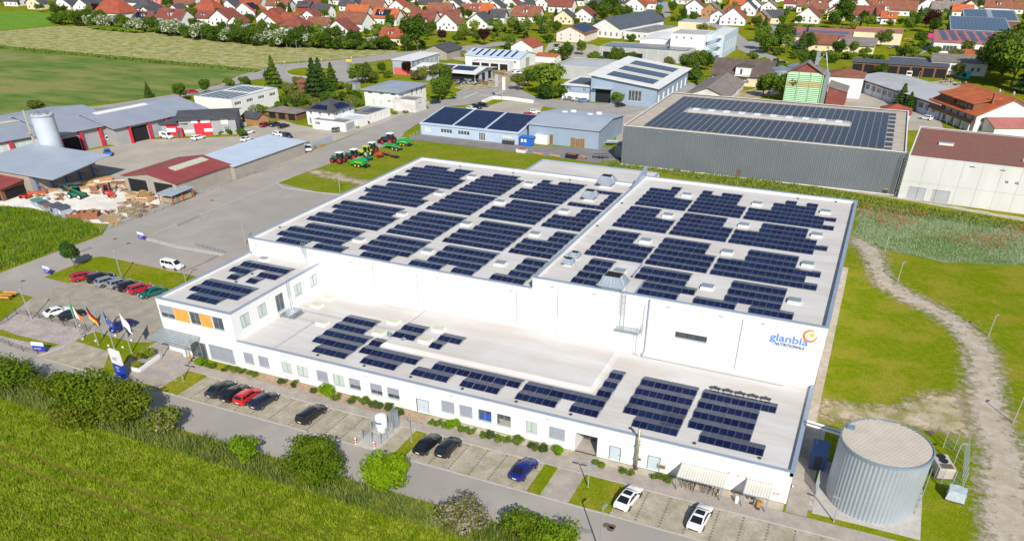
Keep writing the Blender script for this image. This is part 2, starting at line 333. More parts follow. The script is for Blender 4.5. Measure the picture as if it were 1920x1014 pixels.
# lawns and beds round the factory
sheet('tractor_lawn',GP((520,343),(622,306),(690,286),(752,263),(795,265),(960,286),(1120,307),(1160,300),(1530,350),(1700,376),(1925,416),(1925,450),(1600,460),(800,480),(690,349),(640,363),(605,361)),.04,m_verge)
soft_sheet('worn_earth_patch',[p.xy for p in GP((574,322),(600,318),(650,330),(695,340),(690,350),(640,340),(600,332))],.055,m_dirt,1.5)
sheet('poppy_meadow',rough([p.xy for p in GP((1612,388),(1700,393),(1925,428),(1925,498),(1780,492),(1700,478),(1645,462),(1600,440))],.8,1.5),.05,m_poppy)
soft_sheet('gravel_track',[p.xy for p in GP((1594,455),(1612,470),(1625,500),(1640,535),(1690,565),(1745,590),(1785,620),(1808,660),(1812,720),(1808,760),(1822,800),(1838,850),(1832,900),(1835,960),(1845,1030),(1960,1030),(1925,850),(1900,800),(1885,750),(1880,700),(1868,655),(1830,615),(1775,580),(1720,552),(1680,530),(1662,500),(1655,470),(1625,452),(1600,443))],.045,m_track,2.4,.8,.9)
soft_sheet('bare_patch',[p.xy for p in GP((1540,748),(1600,758),(1680,762),(1740,735),(1800,735),(1830,820),(1760,810),(1600,792),(1530,785))],.035,m_dirt,2.2,.8,.8)
sheet('car_park_lawn',GP((83,520),(175,483),(193,481),(366,518),(420,535),(330,548),(311,545),(233,524),(125,531)),.06,m_lawn)
sheet('bench_lawn',GP((-200,640),(-200,580),(0,545),(30,550),(62,557),(0,604)),.06,m_lawn)
sheet('gravel_bed',GP((-30,622),(0,606),(40,588),(152,616),(165,626),(110,653),(72,668),(0,636)),.06,m_gravelp)
sheet('gravel_bed_grass',GP((-20,622),(5,618),(30,628),(80,640),(112,646),(98,652),(45,640),(0,630)),.08,m_verge)
sheet('flag_lawn',GP((140,639),(178,621),(215,633),(250,642),(282,642),(306,634),(246,668),(228,690),(205,706),(190,702),(206,660)),.06,m_lawn)
m_lot=pavers('car_park_pavers',(.37,.335,.28),(.43,.39,.325),(.25,.23,.18),1.4,stain=(.8,.79,.76))
sheet('car_park_paving',GP((64,556),(125,532),(233,525),(311,546),(330,549),(345,560),(330,620),(306,633),(282,641),(250,641),(215,632),(178,620),(160,615),(40,587)),.035,m_lot)
sheet('visitor_bays',GP((78,674),(138,641),(206,660),(190,702),(165,697)),.04,m_bay)
Y0,Y1,Y2=-10.9,-4.35,-2.2
sheet('front_road',[(-120,-17.6),(170,-17.6),(170,Y0),(-120,Y0)],.026,m_asph)
sheet('parking_bays',[(12.0,Y0+.12),(75.,Y0+.12),(130,Y0+.12),(130,Y1),(75.,Y1),(12.0,Y1)],.04,m_bay)
sheet('walkway',[(5,Y1),(130,Y1),(130,-1.7),(50,-1.7),(50,-2.6),(20,Y2),(5,Y2)],.05,m_walk)
sheet('planting_bed',[(14,Y2+.02),(50,-2.55),(50,-.2),(14,-.2)],.055,m_soil)
sheet('wall_bed',[(50,-1.68),(99.8,-1.68),(99.8,-.2),(50,-.2)],.052,m_track)
sheet('entrance_paving',GP((228,690),(246,668),(306,634),(330,640),(372,690),(352,696),(300,728),(262,716)),.052,m_walk)
for i,px in enumerate([((300,729),(351,696),(382,706),(335,743)),((737,854),(776,809),(798,813),(759,859)),((988,920),(1020,871.5),(1046.5,875),(1014,926.5)),((1069,940),(1095,891.6),(1170.5,909),(1145.5,961.8))]):
    P4=[G(*q) for q in px]; xa=sorted(p.x for p in P4); x0=(xa[0]+xa[1])/2; x1=(xa[2]+xa[3])/2
    sheet('lawn_strip',[(x0,Y0+.14),(x1,Y0+.14),(x1,Y1+.02),(x0,Y1+.02)],.075,m_lawn)
sheet('cross_walk',[(71.9,Y0+.13),(75.0,Y0+.13),(75.0,Y1),(75.6,-.3),(72.0,-.3),(71.9,Y1)],.058,m_walk)
sheet('tank_pad_paving',[(100.1,-1.6),(102.6,-1.6),(103.0,20),(100.1,20)],.057,m_walk)
sheet('tank_pad_gravel',GP((1513,955),(1525,905),(1545,900),(1537,963)),.06,m_gravelp)
sheet('factory_side_path',[(100.2,20.1),(101.5,20.1),(101.5,85),(100.2,85)],.05,m_track)
sheet('warehouse_forecourt',GP((1050,184),(1110,194),(1232,196),(1292,155),(1310,158),(1262,200),(1182,224),(1168,222),(1060,206)),.028,m_road)
sheet('hall_side_road',GP((1172,215),(1262,196),(1275,178),(1180,236),(1172,300),(1152,290),(1158,240)),.031,m_yard)
sheet('works_forecourt',GP((1030,80),(1110,84),(1160,98),(1320,118),(1300,122),(1150,112),(1060,108),(1020,98)),.11,m_yard)
sheet('farm_gravel',GP((1370,178),(1440,160),(1465,175),(1400,190)),.05,m_dirt)
sheet('mill_yard',GP((1555,200),(1600,150),(1640,160),(1720,200),(1760,215),(1770,245),(1700,245),(1560,225)),.055,m_yard)
sheet('store_yard',GP((830,104),(900,112),(960,118),(1010,112),(1015,120),(960,132),(850,112)),.09,m_yard)
sheet('pond_lane',GP((1290,30),(1320,42),(1345,55),(1390,95),(1420,92),(1370,52),(1335,36),(1300,26)),.10,m_road)
# kerbs along the front and round the lawns
def kerb(pts,w=.16,h=.12,name='kerb',m=None):
    b=MB()
    for a,c in zip(pts,pts[1:]):
        a=Vector((a[0],a[1],0)); c=Vector((c[0],c[1],0)); d=(c-a).normalized(); n=Vector((-d.y,d.x,0))*w/2
        b.add([(*(a-n).xy,0),(*(c-n).xy,0),(*(c+n).xy,0),(*(a+n).xy,0),(*(a-n).xy,h),(*(c-n).xy,h),(*(c+n).xy,h),(*(a+n).xy,h)],[(4,5,6,7),(0,1,5,4),(1,2,6,5),(2,3,7,6),(3,0,4,7)])
    return b.build(name,m or m_kerb,kind='structure')
kerb(GP((266,447),(330,421),(420,384),(520,344)),w=.25,h=.03,name='flush_kerb')
kerb([(-16,Y0),(11.9,Y0)]); kerb([(12,Y0),(130,Y0)],h=.075,w=.22)
kerb([(12,Y1),(130,Y1)],h=.085)
kerb(GP((520,343),(530,352),(605,362),(640,366),(692,351)),w=.4)
kerb(GP((520,343),(545,334)),w=.4)
kerb(GP((72,668),(120,650),(160,628),(178,621)),w=.25,h=.2)
kerb(GP((270,447),(330,462),(420,478)),w=1.1,h=.16,name='dock_kerb')
# painted bay ticks: short dark setts in rows between bays
b=MB()
def ticks(x,y0=Y0+.5,y1=Y1-.5,n=11):
    for i in range(n):
        y=y0+(y1-y0)*i/(n-1); b.box(x-.13,x+.13,y-.16,y+.16,.03,.048)
for x in (14.5,17.3,20.1,22.9,25.8,29.1,32.6,35.8,38.7,41.4,52.5,55.5,58.4,61.4,64.2,83.8,86.7,89.6,92.7,95.7,98.7,101.7,104.7,107.7): ticks(x)
m_tick=mat('dark_setts',(.17,.16,.14),(.22,.2,.18),scale=3,coord='World')
b.build('bay_marker_setts',m_tick,kind='structure')
# road markings by the estate junction
b=MB()
def stripe(u0,v0,u1,v1,w=.35):
    a,c=G(u0,v0),G(u1,v1); d=(c-a).normalized(); n=Vector((-d.y,d.x,0))*w
    b.quad(a-n+Vector((0,0,.03)),c-n+Vector((0,0,.03)),c+n+Vector((0,0,.03)),a+n+Vector((0,0,.03)))
stripe(869,184,895,174); stripe(900,178,950,186,.3); stripe(925,178,945,171,.3)
stripe(0,387.5,0.5,387.2)
b.build('road_marking',m_white_line,kind='structure')
# manhole covers and drains
m_iron=mat('cast_iron',(.16,.10,.08),(.22,.15,.12),scale=4,metal=.3,rough=.6)
for (u,v) in [(216,448),(241,456.5),(398,376),(43,527),(1137,984),(1145,991),(1148,987)]:
    p=G(u,v); o=MB().lathe([(.0,.03),(.42,.03),(.45,.02),(.45,0)],14,cap=False).build('manhole_cover',m_iron,kind='structure'); o.location=(p.x,p.y,.022)
kerb(GP((418,474),(385,492),(340,511)),w=.3,h=.04,name='drain_channel',m=m_curbred)

# repaired patches and stains in the asphalt
m_patch=mat('asphalt_repair',(.25,.235,.215),(.29,.27,.25),scale=.5,coord='World',rough=.9,spec=.1)
for poly in (((1072,988),(1112,992),(1109,1000),(1068,996)),((560,818),(610,830),(606,836),(556,824)),((330,420),(372,402),(376,406),(334,425)),((150,470),(170,462),(174,466),(154,474))): sheet('asphalt_repair',GP(*poly),.0285,m_patch)
m_tyre_mark=mat('tyre_marks',(.315,.288,.255),(.36,.33,.293),scale=.6,coord='World',rough=.95,spec=.05)
for k,(u,v,r0) in enumerate(((520,420,9),(545,395,7),(480,400,11),(590,380,6),(440,430,8))):
    p=G(u,v); b=MB(); 
    for i in range(16):
        a0=1.2+k*.7+i*.09; a1=a0+.09
        for rr in (r0,r0+1.6): b.quad((p.x+rr*math.cos(a0),p.y+rr*math.sin(a0),.0245+k*.0004),(p.x+rr*math.cos(a1),p.y+rr*math.sin(a1),.0245+k*.0004),(p.x+(rr+.22)*math.cos(a1),p.y+(rr+.22)*math.sin(a1),.0245+k*.0004),(p.x+(rr+.22)*math.cos(a0),p.y+(rr+.22)*math.sin(a0),.0245+k*.0004))
    b.build('tyre_marks',m_tyre_mark,kind='structure')
# ================================================================ building helpers
m_white=mat('white_render',(.745,.745,.74),(.71,.71,.70),scale=.25,coord='World',rough=.9,spec=.2)
m_coping=mat('blue_grey_coping',(.40,.46,.56),(.34,.40,.50),scale=.4,coord='World',rough=.45,metal=.35)
m_memb=mat('roof_membrane',(.57,.54,.51),(.63,.61,.59),scale=.18,coord='World',rough=.9,spec=.2,c3=(.51,.455,.395),scale3=.16,amt3=.45,stretch=(.5,1.6,1))
add_wave(m_memb,.16,.02,'Y','World','SAW')
def seam_lines(m,period,dark):
    n=m.node_tree.nodes; l=m.node_tree.links; b=n['Principled BSDF']; g=n.new('ShaderNodeNewGeometry'); sp=n.new('ShaderNodeSeparateXYZ'); l.new(g.outputs['Position'],sp.inputs[0])
    d=n.new('ShaderNodeMath'); d.operation='DIVIDE'; l.new(sp.outputs['Y'],d.inputs[0]); d.inputs[1].default_value=period; f=n.new('ShaderNodeMath'); f.operation='FRACT'; l.new(d.outputs[0],f.inputs[0]); r=n.new('ShaderNodeValToRGB'); r.color_ramp.elements[0].position=.0; r.color_ramp.elements[0].color=(dark,)*3+(1,); r.color_ramp.elements[1].position=.10; r.color_ramp.elements[1].color=(1,1,1,1); l.new(f.outputs[0],r.inputs[0])
    x=n.new('ShaderNodeMix'); x.data_type='RGBA'; x.blend_type='MULTIPLY'; x.inputs[0].default_value=1; l.new(b.inputs['Base Color'].links[0].from_socket,x.inputs[6]); l.new(r.outputs[0],x.inputs[7]); l.new(x.outputs[2],b.inputs['Base Color'])
seam_lines(m_memb,1.55,.90)
m_edge=mat('roof_edge_stain',(.64,.55,.46),(.70,.62,.54),scale=.5,coord='World',rough=.9)
m_glass=mat('window_glass',(.045,.055,.065),(.11,.13,.14),scale=.7,rough=.06,spec=.8)
m_glassp=mat('curtained_glass',(.42,.50,.46),(.55,.62,.58),scale=1.2,rough=.12,spec=.7,stretch=(3,3,.3))
m_blind=mat('external_blind',(.37,.40,.46),(.43,.46,.52),scale=.8,rough=.5,metal=.2); add_wave(m_blind,4.5,.02,'Z')
m_frame=mat('window_frame',(.22,.27,.31),rough=.5)
m_framew=mat('white_frame',(.75,.75,.74),rough=.6)
m_orange=mat('orange_panel',(.80,.33,.06),(.84,.37,.09),scale=1,rough=.6)
m_door=mat('grey_blue_door',(.47,.55,.60),(.52,.60,.64),scale=.6,rough=.5)
m_steel=mat('galvanised_steel',(.46,.52,.56),(.56,.61,.65),scale=1.5,rough=.35,metal=.75)
m_darkm=mat('dark_metal',(.07,.075,.085),rough=.5,metal=.4)
m_grey=mat('grey_metal',(.33,.35,.38),rough=.5,metal=.3)
m_dark=mat('dark_void',(.015,.016,.018),rough=.9)
m_sky=mat('skylight_dome',(.21,.25,.275),(.26,.30,.325),scale=1.2,rough=.35,spec=.3)
m_skyy=mat('aged_skylight_dome',(.50,.50,.36),(.58,.58,.46),scale=1.2,rough=.4,spec=.5)
m_flash=mat('white_flashing',(.72,.70,.68),rough=.7)
class Face:
    """a vertical wall face: origin o (2D), unit direction xd along the wall (outside on the right-hand side of travel is the viewer)"""
    def __init__(s,o,xd): s.o=Vector((o[0],o[1])); s.xd=Vector((xd[0],xd[1])).normalized(); s.n=Vector((s.xd.y,-s.xd.x))
    def p(s,x,d,z): q=s.o+s.xd*x-s.n*d; return (q.x,q.y,z)
    def box(s,mb,x0,x1,d0,d1,z0,z1):
        b=MB().box(x0,x1,d0,d1,z0,z1); mb.add([s.p(*v) for v in b.v],b.f)
def wall_open(mb,fc,L,z0,z1,ops,dep=.18,x00=0.):
    xs=sorted(set([x00,x00+L]+[v for o in ops for v in o[:2]])); zs=sorted(set([z0,z1]+[v for o in ops for v in o[2:4]]))
    for a,b in zip(xs,xs[1:]):
        for c,d in zip(zs,zs[1:]):
            mx,mz=(a+b)/2,(c+d)/2
            if any(o[0]<mx<o[1] and o[2]<mz<o[3] for o in ops): continue
            mb.quad(fc.p(a,0,c),fc.p(b,0,c),fc.p(b,0,d),fc.p(a,0,d))
    for o in ops:
        a,b,c,d=o[:4]
        mb.quad(fc.p(a,0,c),fc.p(a,0,d),fc.p(a,dep,d),fc.p(a,dep,c)); mb.quad(fc.p(b,0,d),fc.p(b,0,c),fc.p(b,dep,c),fc.p(b,dep,d))
        mb.quad(fc.p(a,0,d),fc.p(b,0,d),fc.p(b,dep,d),fc.p(a,dep,d)); mb.quad(fc.p(b,0,c),fc.p(a,0,c),fc.p(a,dep,c),fc.p(b,dep,c))
def window(par,fc,x0,x1,z0,z1,style='glass',dep=.18,fm=None,off=(0,0,0),mull=1,pane=None,sill=True,fw=.07,name='window'):
    b=MB(); fm=fm or m_frame
    fc.box(b,x0,x1,dep-.07,dep+.01,z0,z0+fw); fc.box(b,x0,x1,dep-.07,dep+.01,z1-fw,z1)
    fc.box(b,x0,x0+fw,dep-.068,dep+.01,z0+fw,z1-fw); fc.box(b,x1-fw,x1,dep-.068,dep+.01,z0+fw,z1-fw)
    for i in range(mull):
        xm=x0+(x1-x0)*(i+1)/(mull+1); fc.box(b,xm-fw/2,xm+fw/2,dep-.066,dep+.01,z0+fw,z1-fw)
    w=b.build(name,fm,par,off=off)
    pm=pane or {'glass':m_glass,'curtain':m_glassp,'half':m_glass,'blind':m_glass}.get(style,m_glass)
    b=MB(); fc.box(b,x0+.02,x1-.02,dep-.01,dep+.03,z0+.02,z1-.02); b.build('pane',pm,w)
    for ch in w.children: ch.data.transform(Matrix.Translation((-off[0],-off[1],-off[2])))
    if style in('blind','half'):
        zb=z0+.06 if style=='blind' else z0+(z1-z0)*.38
        b=MB(); fc.box(b,x0+.03,x1-.03,.03,.075,zb,z1-.02); b.build('blind',m_blind,w,off=off)
    if sill:
        b=MB(); fc.box(b,x0-.05,x1+.05,-.06,dep-.07,z0-.05,z0-.003); b.build('sill',m_steel,w,off=off)
    return w
def slab_frame(mb,x0,x1,y0,y1,z0,z1,w):
    mb.box(x0,x1,y0,y0+w,z0,z1); mb.box(x0,x1,y1-w,y1,z0,z1); mb.box(x0,x0+w,y0+w,y1-w,z0,z1); mb.box(x1-w,x1,y0+w,y1-w,z0,z1)
def text_mesh(s,size,extr=.02,bold=0.):
    cu=bpy.data.curves.new('txt','FONT'); cu.body=s; cu.size=size; cu.extrude=extr; cu.offset=bold; cu.resolution_u=3
    o=bpy.data.objects.new('txt',cu); COL.objects.link(o); dg=bpy.context.evaluated_depsgraph_get(); dg.update()
    me=bpy.data.meshes.new_from_object(o.evaluated_get(dg)); bpy.data.objects.remove(o); bpy.data.curves.remove(cu); return me
def wall_text(s,size,fc,x,z,m,par,width=None,name='lettering',extr=.03,bold=0.,shear=0.):
    me=text_mesh(s,size,extr,bold); xs=[v.co.x for v in me.vertices]; k=1 if not width else width/(max(xs)-min(xs)); mn=min(xs)
    for v in me.vertices:
        a,bb,c=v.co; v.co=Vector(fc.p(x+(a-mn)*k+shear*bb,-.03-c,z+bb))
    me.materials.clear(); me.materials.append(m)
    o=link(name,me,par); return o
def swirl(par,fc,cx,cz,r,d=-.05,mo=None,my=None):
    b=MB(); n=26; a0,a1=R(62),R(62+305)
    for i in range(n):
        def pt(t):
            a=a0+(a1-a0)*t; w=r*.33*math.sin(PI*min(1,t*.93+.05))**.6; return a,w
        (a,wa),(c,wc)=pt(i/n),pt((i+1)/n)
        P=[(cx+r*math.cos(a),cz+r*math.sin(a)),(cx+r*math.cos(c),cz+r*math.sin(c)),(cx+(r-wc)*math.cos(c),cz+(r-wc)*math.sin(c)),(cx+(r-wa)*math.cos(a),cz+(r-wa)*math.sin(a))]
        for dd in (d,):
            b.add([fc.p(q[0],dd,q[1]) for q in P],[(0,1,2,3)])
            b.add([fc.p(q[0],dd,q[1]) for q in P]+[fc.p(q[0],0,q[1]) for q in P],[(0,4,5,1),(2,6,7,3)])
    b.build('swirl_emblem',mo,par)
    b=MB(); q=[(cx+r*.28+r*.33*math.cos(t),cz+r*.22+r*.31*math.sin(t)) for t in [i*PI/8 for i in range(16)]]
    b.add([fc.p(x,d-.01,z) for x,z in q]+[fc.p(x,0,z) for x,z in q],[tuple(range(16))]+[(i,16+i,16+(i+1)%16,(i+1)%16) for i in range(16)])
    b.build('emblem_dot',my,par)
def ladder(par,base,h,out,w=.5,cage=True,name='ladder',rail=1.2):
    """ladder at base point (x,y,z) standing off along out (2D unit)"""
    o=Vector((out[0],out[1],0)); s=Vector((-o.y,o.x,0)); B=Vector(base)+o*.22; b=MB()
    for k in (-1,1): b.tube([B+s*k*w/2,B+s*k*w/2+Vector((0,0,h+rail))],.035,5)
    n=int(h/.32)
    for i in range(1,n): b.tube([B-s*w/2+Vector((0,0,i*h/n)),B+s*w/2+Vector((0,0,i*h/n))],.022,4)
    L=b.build(name,m_steel,par)
    if cage:
        b=MB(); hs=[2.3+i*.9 for i in range(int((h+rail-2.2)/.9)+1)]; arc=[(-1+2*j/6) for j in range(7)]
        def cp(t,z): a=PI*(t+1)/2; return B+s*(-math.cos(a))*.38+o*(.72*math.sin(a))+Vector((0,0,z))
        for z in hs: b.tube([cp(t,z) for t in arc],.02,4)
        if len(hs)>1:
            for t in (-.66,-.33,0,.33,.66): b.tube([cp(t,hs[0]),cp(t,hs[-1])],.018,4)
            b.build('safety_cage',m_steel,L)
    return L
# ================================================================ the factory
W=100.; YH=22.67; YB=85.23; XM=56.16; XO=15.27; HO,HL,H3,H4=9.44,4.84,11.98,13.82
fac=thing('factory_building','large white food factory with flat membrane roofs covered in solar panels','factory',(0,0,0))
FF=Face((0,0),(1,0)); FS=Face((XO,0),(0,1)); FH=Face((0,YH),(1,0))
ops_f=[(9.03,14.04,.33,3.01),(16.14,18.03,1.23,3.1),(19.04,21.06,1.23,3.1)]
WN=[('curtain',23.55,25.46),('curtain',26.45,28.49),('blind',30.14,32.19),('curtain',33.13,35.15),('half',36.0,38.01),('half',39.75,41.81),('half',42.7,44.73),('blind',51.76,53.81),('blind',54.66,56.7),('glass',57.61,59.68),('glass',60.5,62.63),('curtain',64.95,66.6),('blind',68.36,70.65)]
ops_f+=[(a,c,1.25,3.05) for _,a,c in WN]
doors=[(47.64,49.59,.12,2.26),(77.04,78.52,.12,2.25),(82.26,83.85,.12,2.21)]
rec=(72.15,75.28,.06,3.05)
up=[(.3,3.3,6.15,8.22),(6.55,8.68,6.15,8.22),(11.25,13.38,6.15,8.22)]
# -- office block and front wing walls
b=MB()
wall_open(b,FF,XO,0,HO-.12,[o for o in ops_f if o[1]<XO]+up)
b.quad((0,YH,0),(0,0,0),(0,0,HO-.12),(0,YH,HO-.12))
side=[(1.85,3.95,6.15,8.18),(5.93,8.0,6.15,8.18),(10.3,12.3,5.3,8.18),(15.15,17.2,6.15,8.13),(19.53,21.55,6.15,8.13)]
wall_open(b,FS,YH,4.3,HO-.12,side)
b.build('office_wall',m_white,fac)
b=MB(); FW2=Face((0,0),(1,0))
wall_open(b,FW2,W-XO,0,HL-.1,[o for o in ops_f if o[0]>XO]+doors+[rec],x00=XO)
b.quad((W,0,0),(W,YH,0),(W,YH,HL-.1),(W,0,HL-.1))
# recessed delivery porch
b.quad((rec[0],.18,0.06),(rec[0],.18,3.05),(rec[0],3.2,3.05),(rec[0],3.2,.06)); b.quad((rec[1],.18,3.05),(rec[1],.18,.06),(rec[1],3.2,.06),(rec[1],3.2,3.05)); b.quad((rec[0],.18,3.05),(rec[1],.18,3.05),(rec[1],3.2,3.05),(rec[0],3.2,3.05))
b.build('wing_wall',m_white,fac)
MB().box(rec[0]-.1,rec[1]+.1,3.2,3.3,0,3.1).build('porch_door',m_glass,fac)
b=MB()
for x in (rec[0]+.05,rec[0]+1.05,rec[0]+2.05,rec[1]-.12): b.box(x,x+.08,3.12,3.2,.06,3.0)
b.box(rec[0],rec[1],3.12,3.19,2.2,2.3); b.build('porch_door_frame',m_steel,fac)
MB().box(rec[0],rec[1],.0,3.2,.03,.06).build('porch_floor',m_walk,fac)
# -- hall walls
b=MB(); slot=(79.3,84.05,8.15,9.15)
b.quad((0,YH,HL-.6),(XM,YH,HL-.6),(XM,YH,H3-.12),(0,YH,H3-.12)); b.quad((0,YB,0),(0,YH,0),(0,YH,H3-.12),(0,YB,H3-.12)); b.quad((XM,YB,0),(0,YB,0),(0,YB,H3-.12),(XM,YB,H3-.12))
b.build('hall_wall',m_white,fac)
b=MB(); wall_open(b,FH,W-XM,HL-.6,H4-.12,[slot],x00=XM,dep=.3)
b.quad((W,YH,0),(W,YB,0),(W,YB,H4-.12),(W,YH,H4-.12)); b.quad((W,YB,0),(XM,YB,0),(XM,YB,H4-.12),(W,YB,H4-.12)); b.quad((XM,YB,H3-.7),(XM,YH,H3-.7),(XM,YH,H4-.12),(XM,YB,H4-.12))
b.build('hall_wall',m_white,fac)
window(fac,FH,*slot,style='glass',dep=.3,fm=m_darkm,mull=3)
# -- roofs
ZO,ZW,ZL_,ZR_=HO-.5,HL-.45,H3-.62,H4-.62
MB().box(.3,XO-.3,.3,YH-.02,ZO-.3,ZO).build('office_roof',m_memb,fac)
MB().box(XO+.02,W-.35,.35,YH-.03,ZW-.3,ZW).build('wing_roof',m_memb,fac)
MB().box(.35,XM+.02,YH+.35,YB-.35,ZL_-.3,ZL_).build('hall_roof',m_memb,fac)
MB().box(XM+.4,W-.4,YH+.35,YB-.35,ZR_-.3,ZR_).build('hall_roof',m_memb,fac)
b=MB()   # raised deck on the wing roof
b.add([(36.2,8.4,ZW),(71.6,8.4,ZW),(71.6,YH-.05,ZW),(36.2,YH-.05,ZW),(36.9,9.1,ZW+.42),(70.9,9.1,ZW+.42),(70.9,YH-.05,ZW+.42),(36.9,YH-.05,ZW+.42)],[(4,5,6,7),(0,1,5,4),(1,2,6,5),(3,0,4,7)])
b.build('raised_roof_deck',m_memb,fac)
# rear annexe
b=MB(); b.box(26.5,XM-.01,YB+.01,YB+13.5,0,H3-1.2); b.build('annexe_wall',m_white,fac)
MB().box(26.8,XM-.3,YB+.3,YB+13.2,H3-1.2,H3-1.19+.01).build('annexe_roof',m_memb,fac)
b=MB(); slab_frame(b,26.4,XM-.02,YB+.05,YB+13.6,H3-1.18,H3-.85,.35); b.build('annexe_coping',m_coping,fac)
# -- parapets (inner faces of membrane) and copings
def parapet(x0,x1,y0,y1,zt,zr,w,skip=''):
    b=MB()
    if 'f' not in skip: b.box(x0,x1,y0,y0+w,zr-.2,zt-.12)
    if 'b' not in skip: b.box(x0,x1,y1-w,y1,zr-.2,zt-.12)
    if 'l' not in skip: b.box(x0,x0+w,y0+w,y1-w,zr-.2,zt-.121)
    if 'r' not in skip: b.box(x1-w,x1,y0+w,y1-w,zr-.2,zt-.121)
    b.build('parapet',m_flash,fac)
    b=MB(); e=.06
    if 'f' not in skip: b.box(x0-e,x1+e,y0-e,y0+w+e,zt-.12,zt)
    if 'b' not in skip: b.box(x0-e,x1+e,y1-w-e,y1+e,zt-.12,zt)
    ya=y0-e if 'f' in skip else y0+w+e; yb=y1+e if 'b' in skip else y1-w-e
    if 'l' not in skip: b.box(x0-e,x0+w+e,ya,yb,zt-.119,zt+.001)
    if 'r' not in skip: b.box(x1-w-e,x1+e,ya,yb,zt-.119,zt+.001)
    b.build('coping',m_coping,fac)
parapet(.002,XO-.002,.002,YH-.05,HO,ZO,.38,'b')
parapet(XO+.06,W-.002,.003,YH-.06,HL,ZW,.38,'lb')
parapet(.003,XM-.06,YH+.002,YB-.002,H3,ZL_,.38,'r')
parapet(XM+.002,W-.003,YH+.004,YB-.003,H4,ZR_,.42)
b=MB(); b.box(W-.42,W+.12,.0,YH-.1,HL-.7,HL-.13); b.build('gutter_band',m_coping,fac)
b=MB(); b.box(XO+.0,XO+.06,.45,YH-.1,ZW,ZW+.35); b.box(XO+.06,XM,YH-.07,YH-.01,ZW,ZW+.4);b.box(XM,W-.45,YH-.075,YH-.01,ZW,ZW+.4); b.build('wall_flashing',m_flash,fac)
# -- windows and doors
window(fac,FF,9.03,14.04,.33,3.01,'blind',mull=2)
for a,c in ((16.14,18.03),(19.04,21.06)): window(fac,FF,a,c,1.23,3.1,'blind')
m_blueint=mat('blue_interior_board',(.03,.09,.38),rough=.7); m_woodint=mat('pale_interior_furniture',(.45,.33,.18),(.25,.25,.25),scale=2,rough=.7)
for i,(st,a,c) in enumerate(WN):
    wd=window(fac,FF,a,c,1.25,3.05,st)
    if i in (9,10):
        b=MB(); FF.box(b,a+.35,c-.15,.14,.165,1.35,2.5 if i==9 else 2.2); b.build('interior_board',m_blueint if i==9 else m_woodint,wd)
for a,c,z0,z1 in doors:
    b=MB(); FF.box(b,a,c,.1,.16,z0,z1)
    if c-a>1.7: FF.box(b,(a+c)/2-.02,(a+c)/2+.02,.085,.1,z0,z1)
    d=b.build('door',m_door,fac); b=MB(); FF.box(b,c-.25 if c-a<1.7 else (a+c)/2+.1,c-.12 if c-a<1.7 else (a+c)/2+.2,.04,.1,1.0,1.08); b.build('handle',m_darkm,d)
    b=MB(); FF.box(b,a-.06,a,.0,.14,z0,z1+.06); FF.box(b,c,c+.06,.0,.14,z0,z1+.06); FF.box(b,a,c,.0,.14,z1,z1+.06); b.build('door_frame',m_steel,d)
window(fac,FF,*up[0],style='half'); window(fac,FF,*up[1],style='curtain',pane=m_glass); window(fac,FF,*up[2],style='glass')
for a,c in ((3.42,6.45),(8.78,11.15)):
    b=MB(); FF.box(b,a,c,-.05,.02,6.13,8.24); b.build('orange_panel',m_orange,fac)
b=MB(); FF.box(b,.2,13.5,-.04,.0,8.26,8.34); b.build('shutter_box_strip',m_coping,fac)
for i,s in enumerate(side): window(fac,FS,*s,style='curtain' if i in(3,4) else 'glass',pane=m_glassp if i!=2 else m_glass)
# ladders, access platforms
ladder(fac,(15.4,13.3,ZW+.05),HO-ZW-.05,(1,0),cage=False,rail=1.0)
ladder(fac,(12.7,YH-.05,ZO),H3-ZO,(0,-1),cage=True,rail=1.1)
b=MB(); b.box(15.5,17.6,10.2,13.6,ZW+.55,ZW+.62)
for x in (15.6,17.5):
    for y in (10.3,13.5): b.box(x-.04,x+.04,y-.04,y+.04,ZW,ZW+.55)
for i,(z,x) in enumerate(((.4,17.75),(.2,18.05))): b.box(x-.15,x+.15,10.4,13.4,ZW+z,ZW+z+.05)
b.build('steel_landing',m_steel,fac)
ladder(fac,(71.1,YH,8.5),H4-8.5,(0,-1),cage=True,rail=1.1,w=.6)
b=MB(); b.box(70.5,74.4,YH-1.3,YH-.02,8.35,8.43)
for x in (70.6,74.3):
    for z in (8.95,9.45): b.tube([(x,YH-1.25,z),(x,YH-.05,z)],.025,4)
for z in (8.95,9.45): b.tube([(71.6,YH-1.25,z),(74.3,YH-1.25,z)],.025,4)
for x in (70.55,71.6,73,74.35): b.tube([(x,YH-1.25,8.4),(x,YH-1.25,9.5)],.03,4)
for x in (71.2,73.8): b.tube([(x,YH-1.2,8.35),(x,YH-.05,7.3)],.035,4)
b.build('ladder_platform',m_steel,fac)
ladder(fac,(74.0,YH-.9,ZW+.02),8.43-ZW,(0,-1),cage=False,rail=1.0)
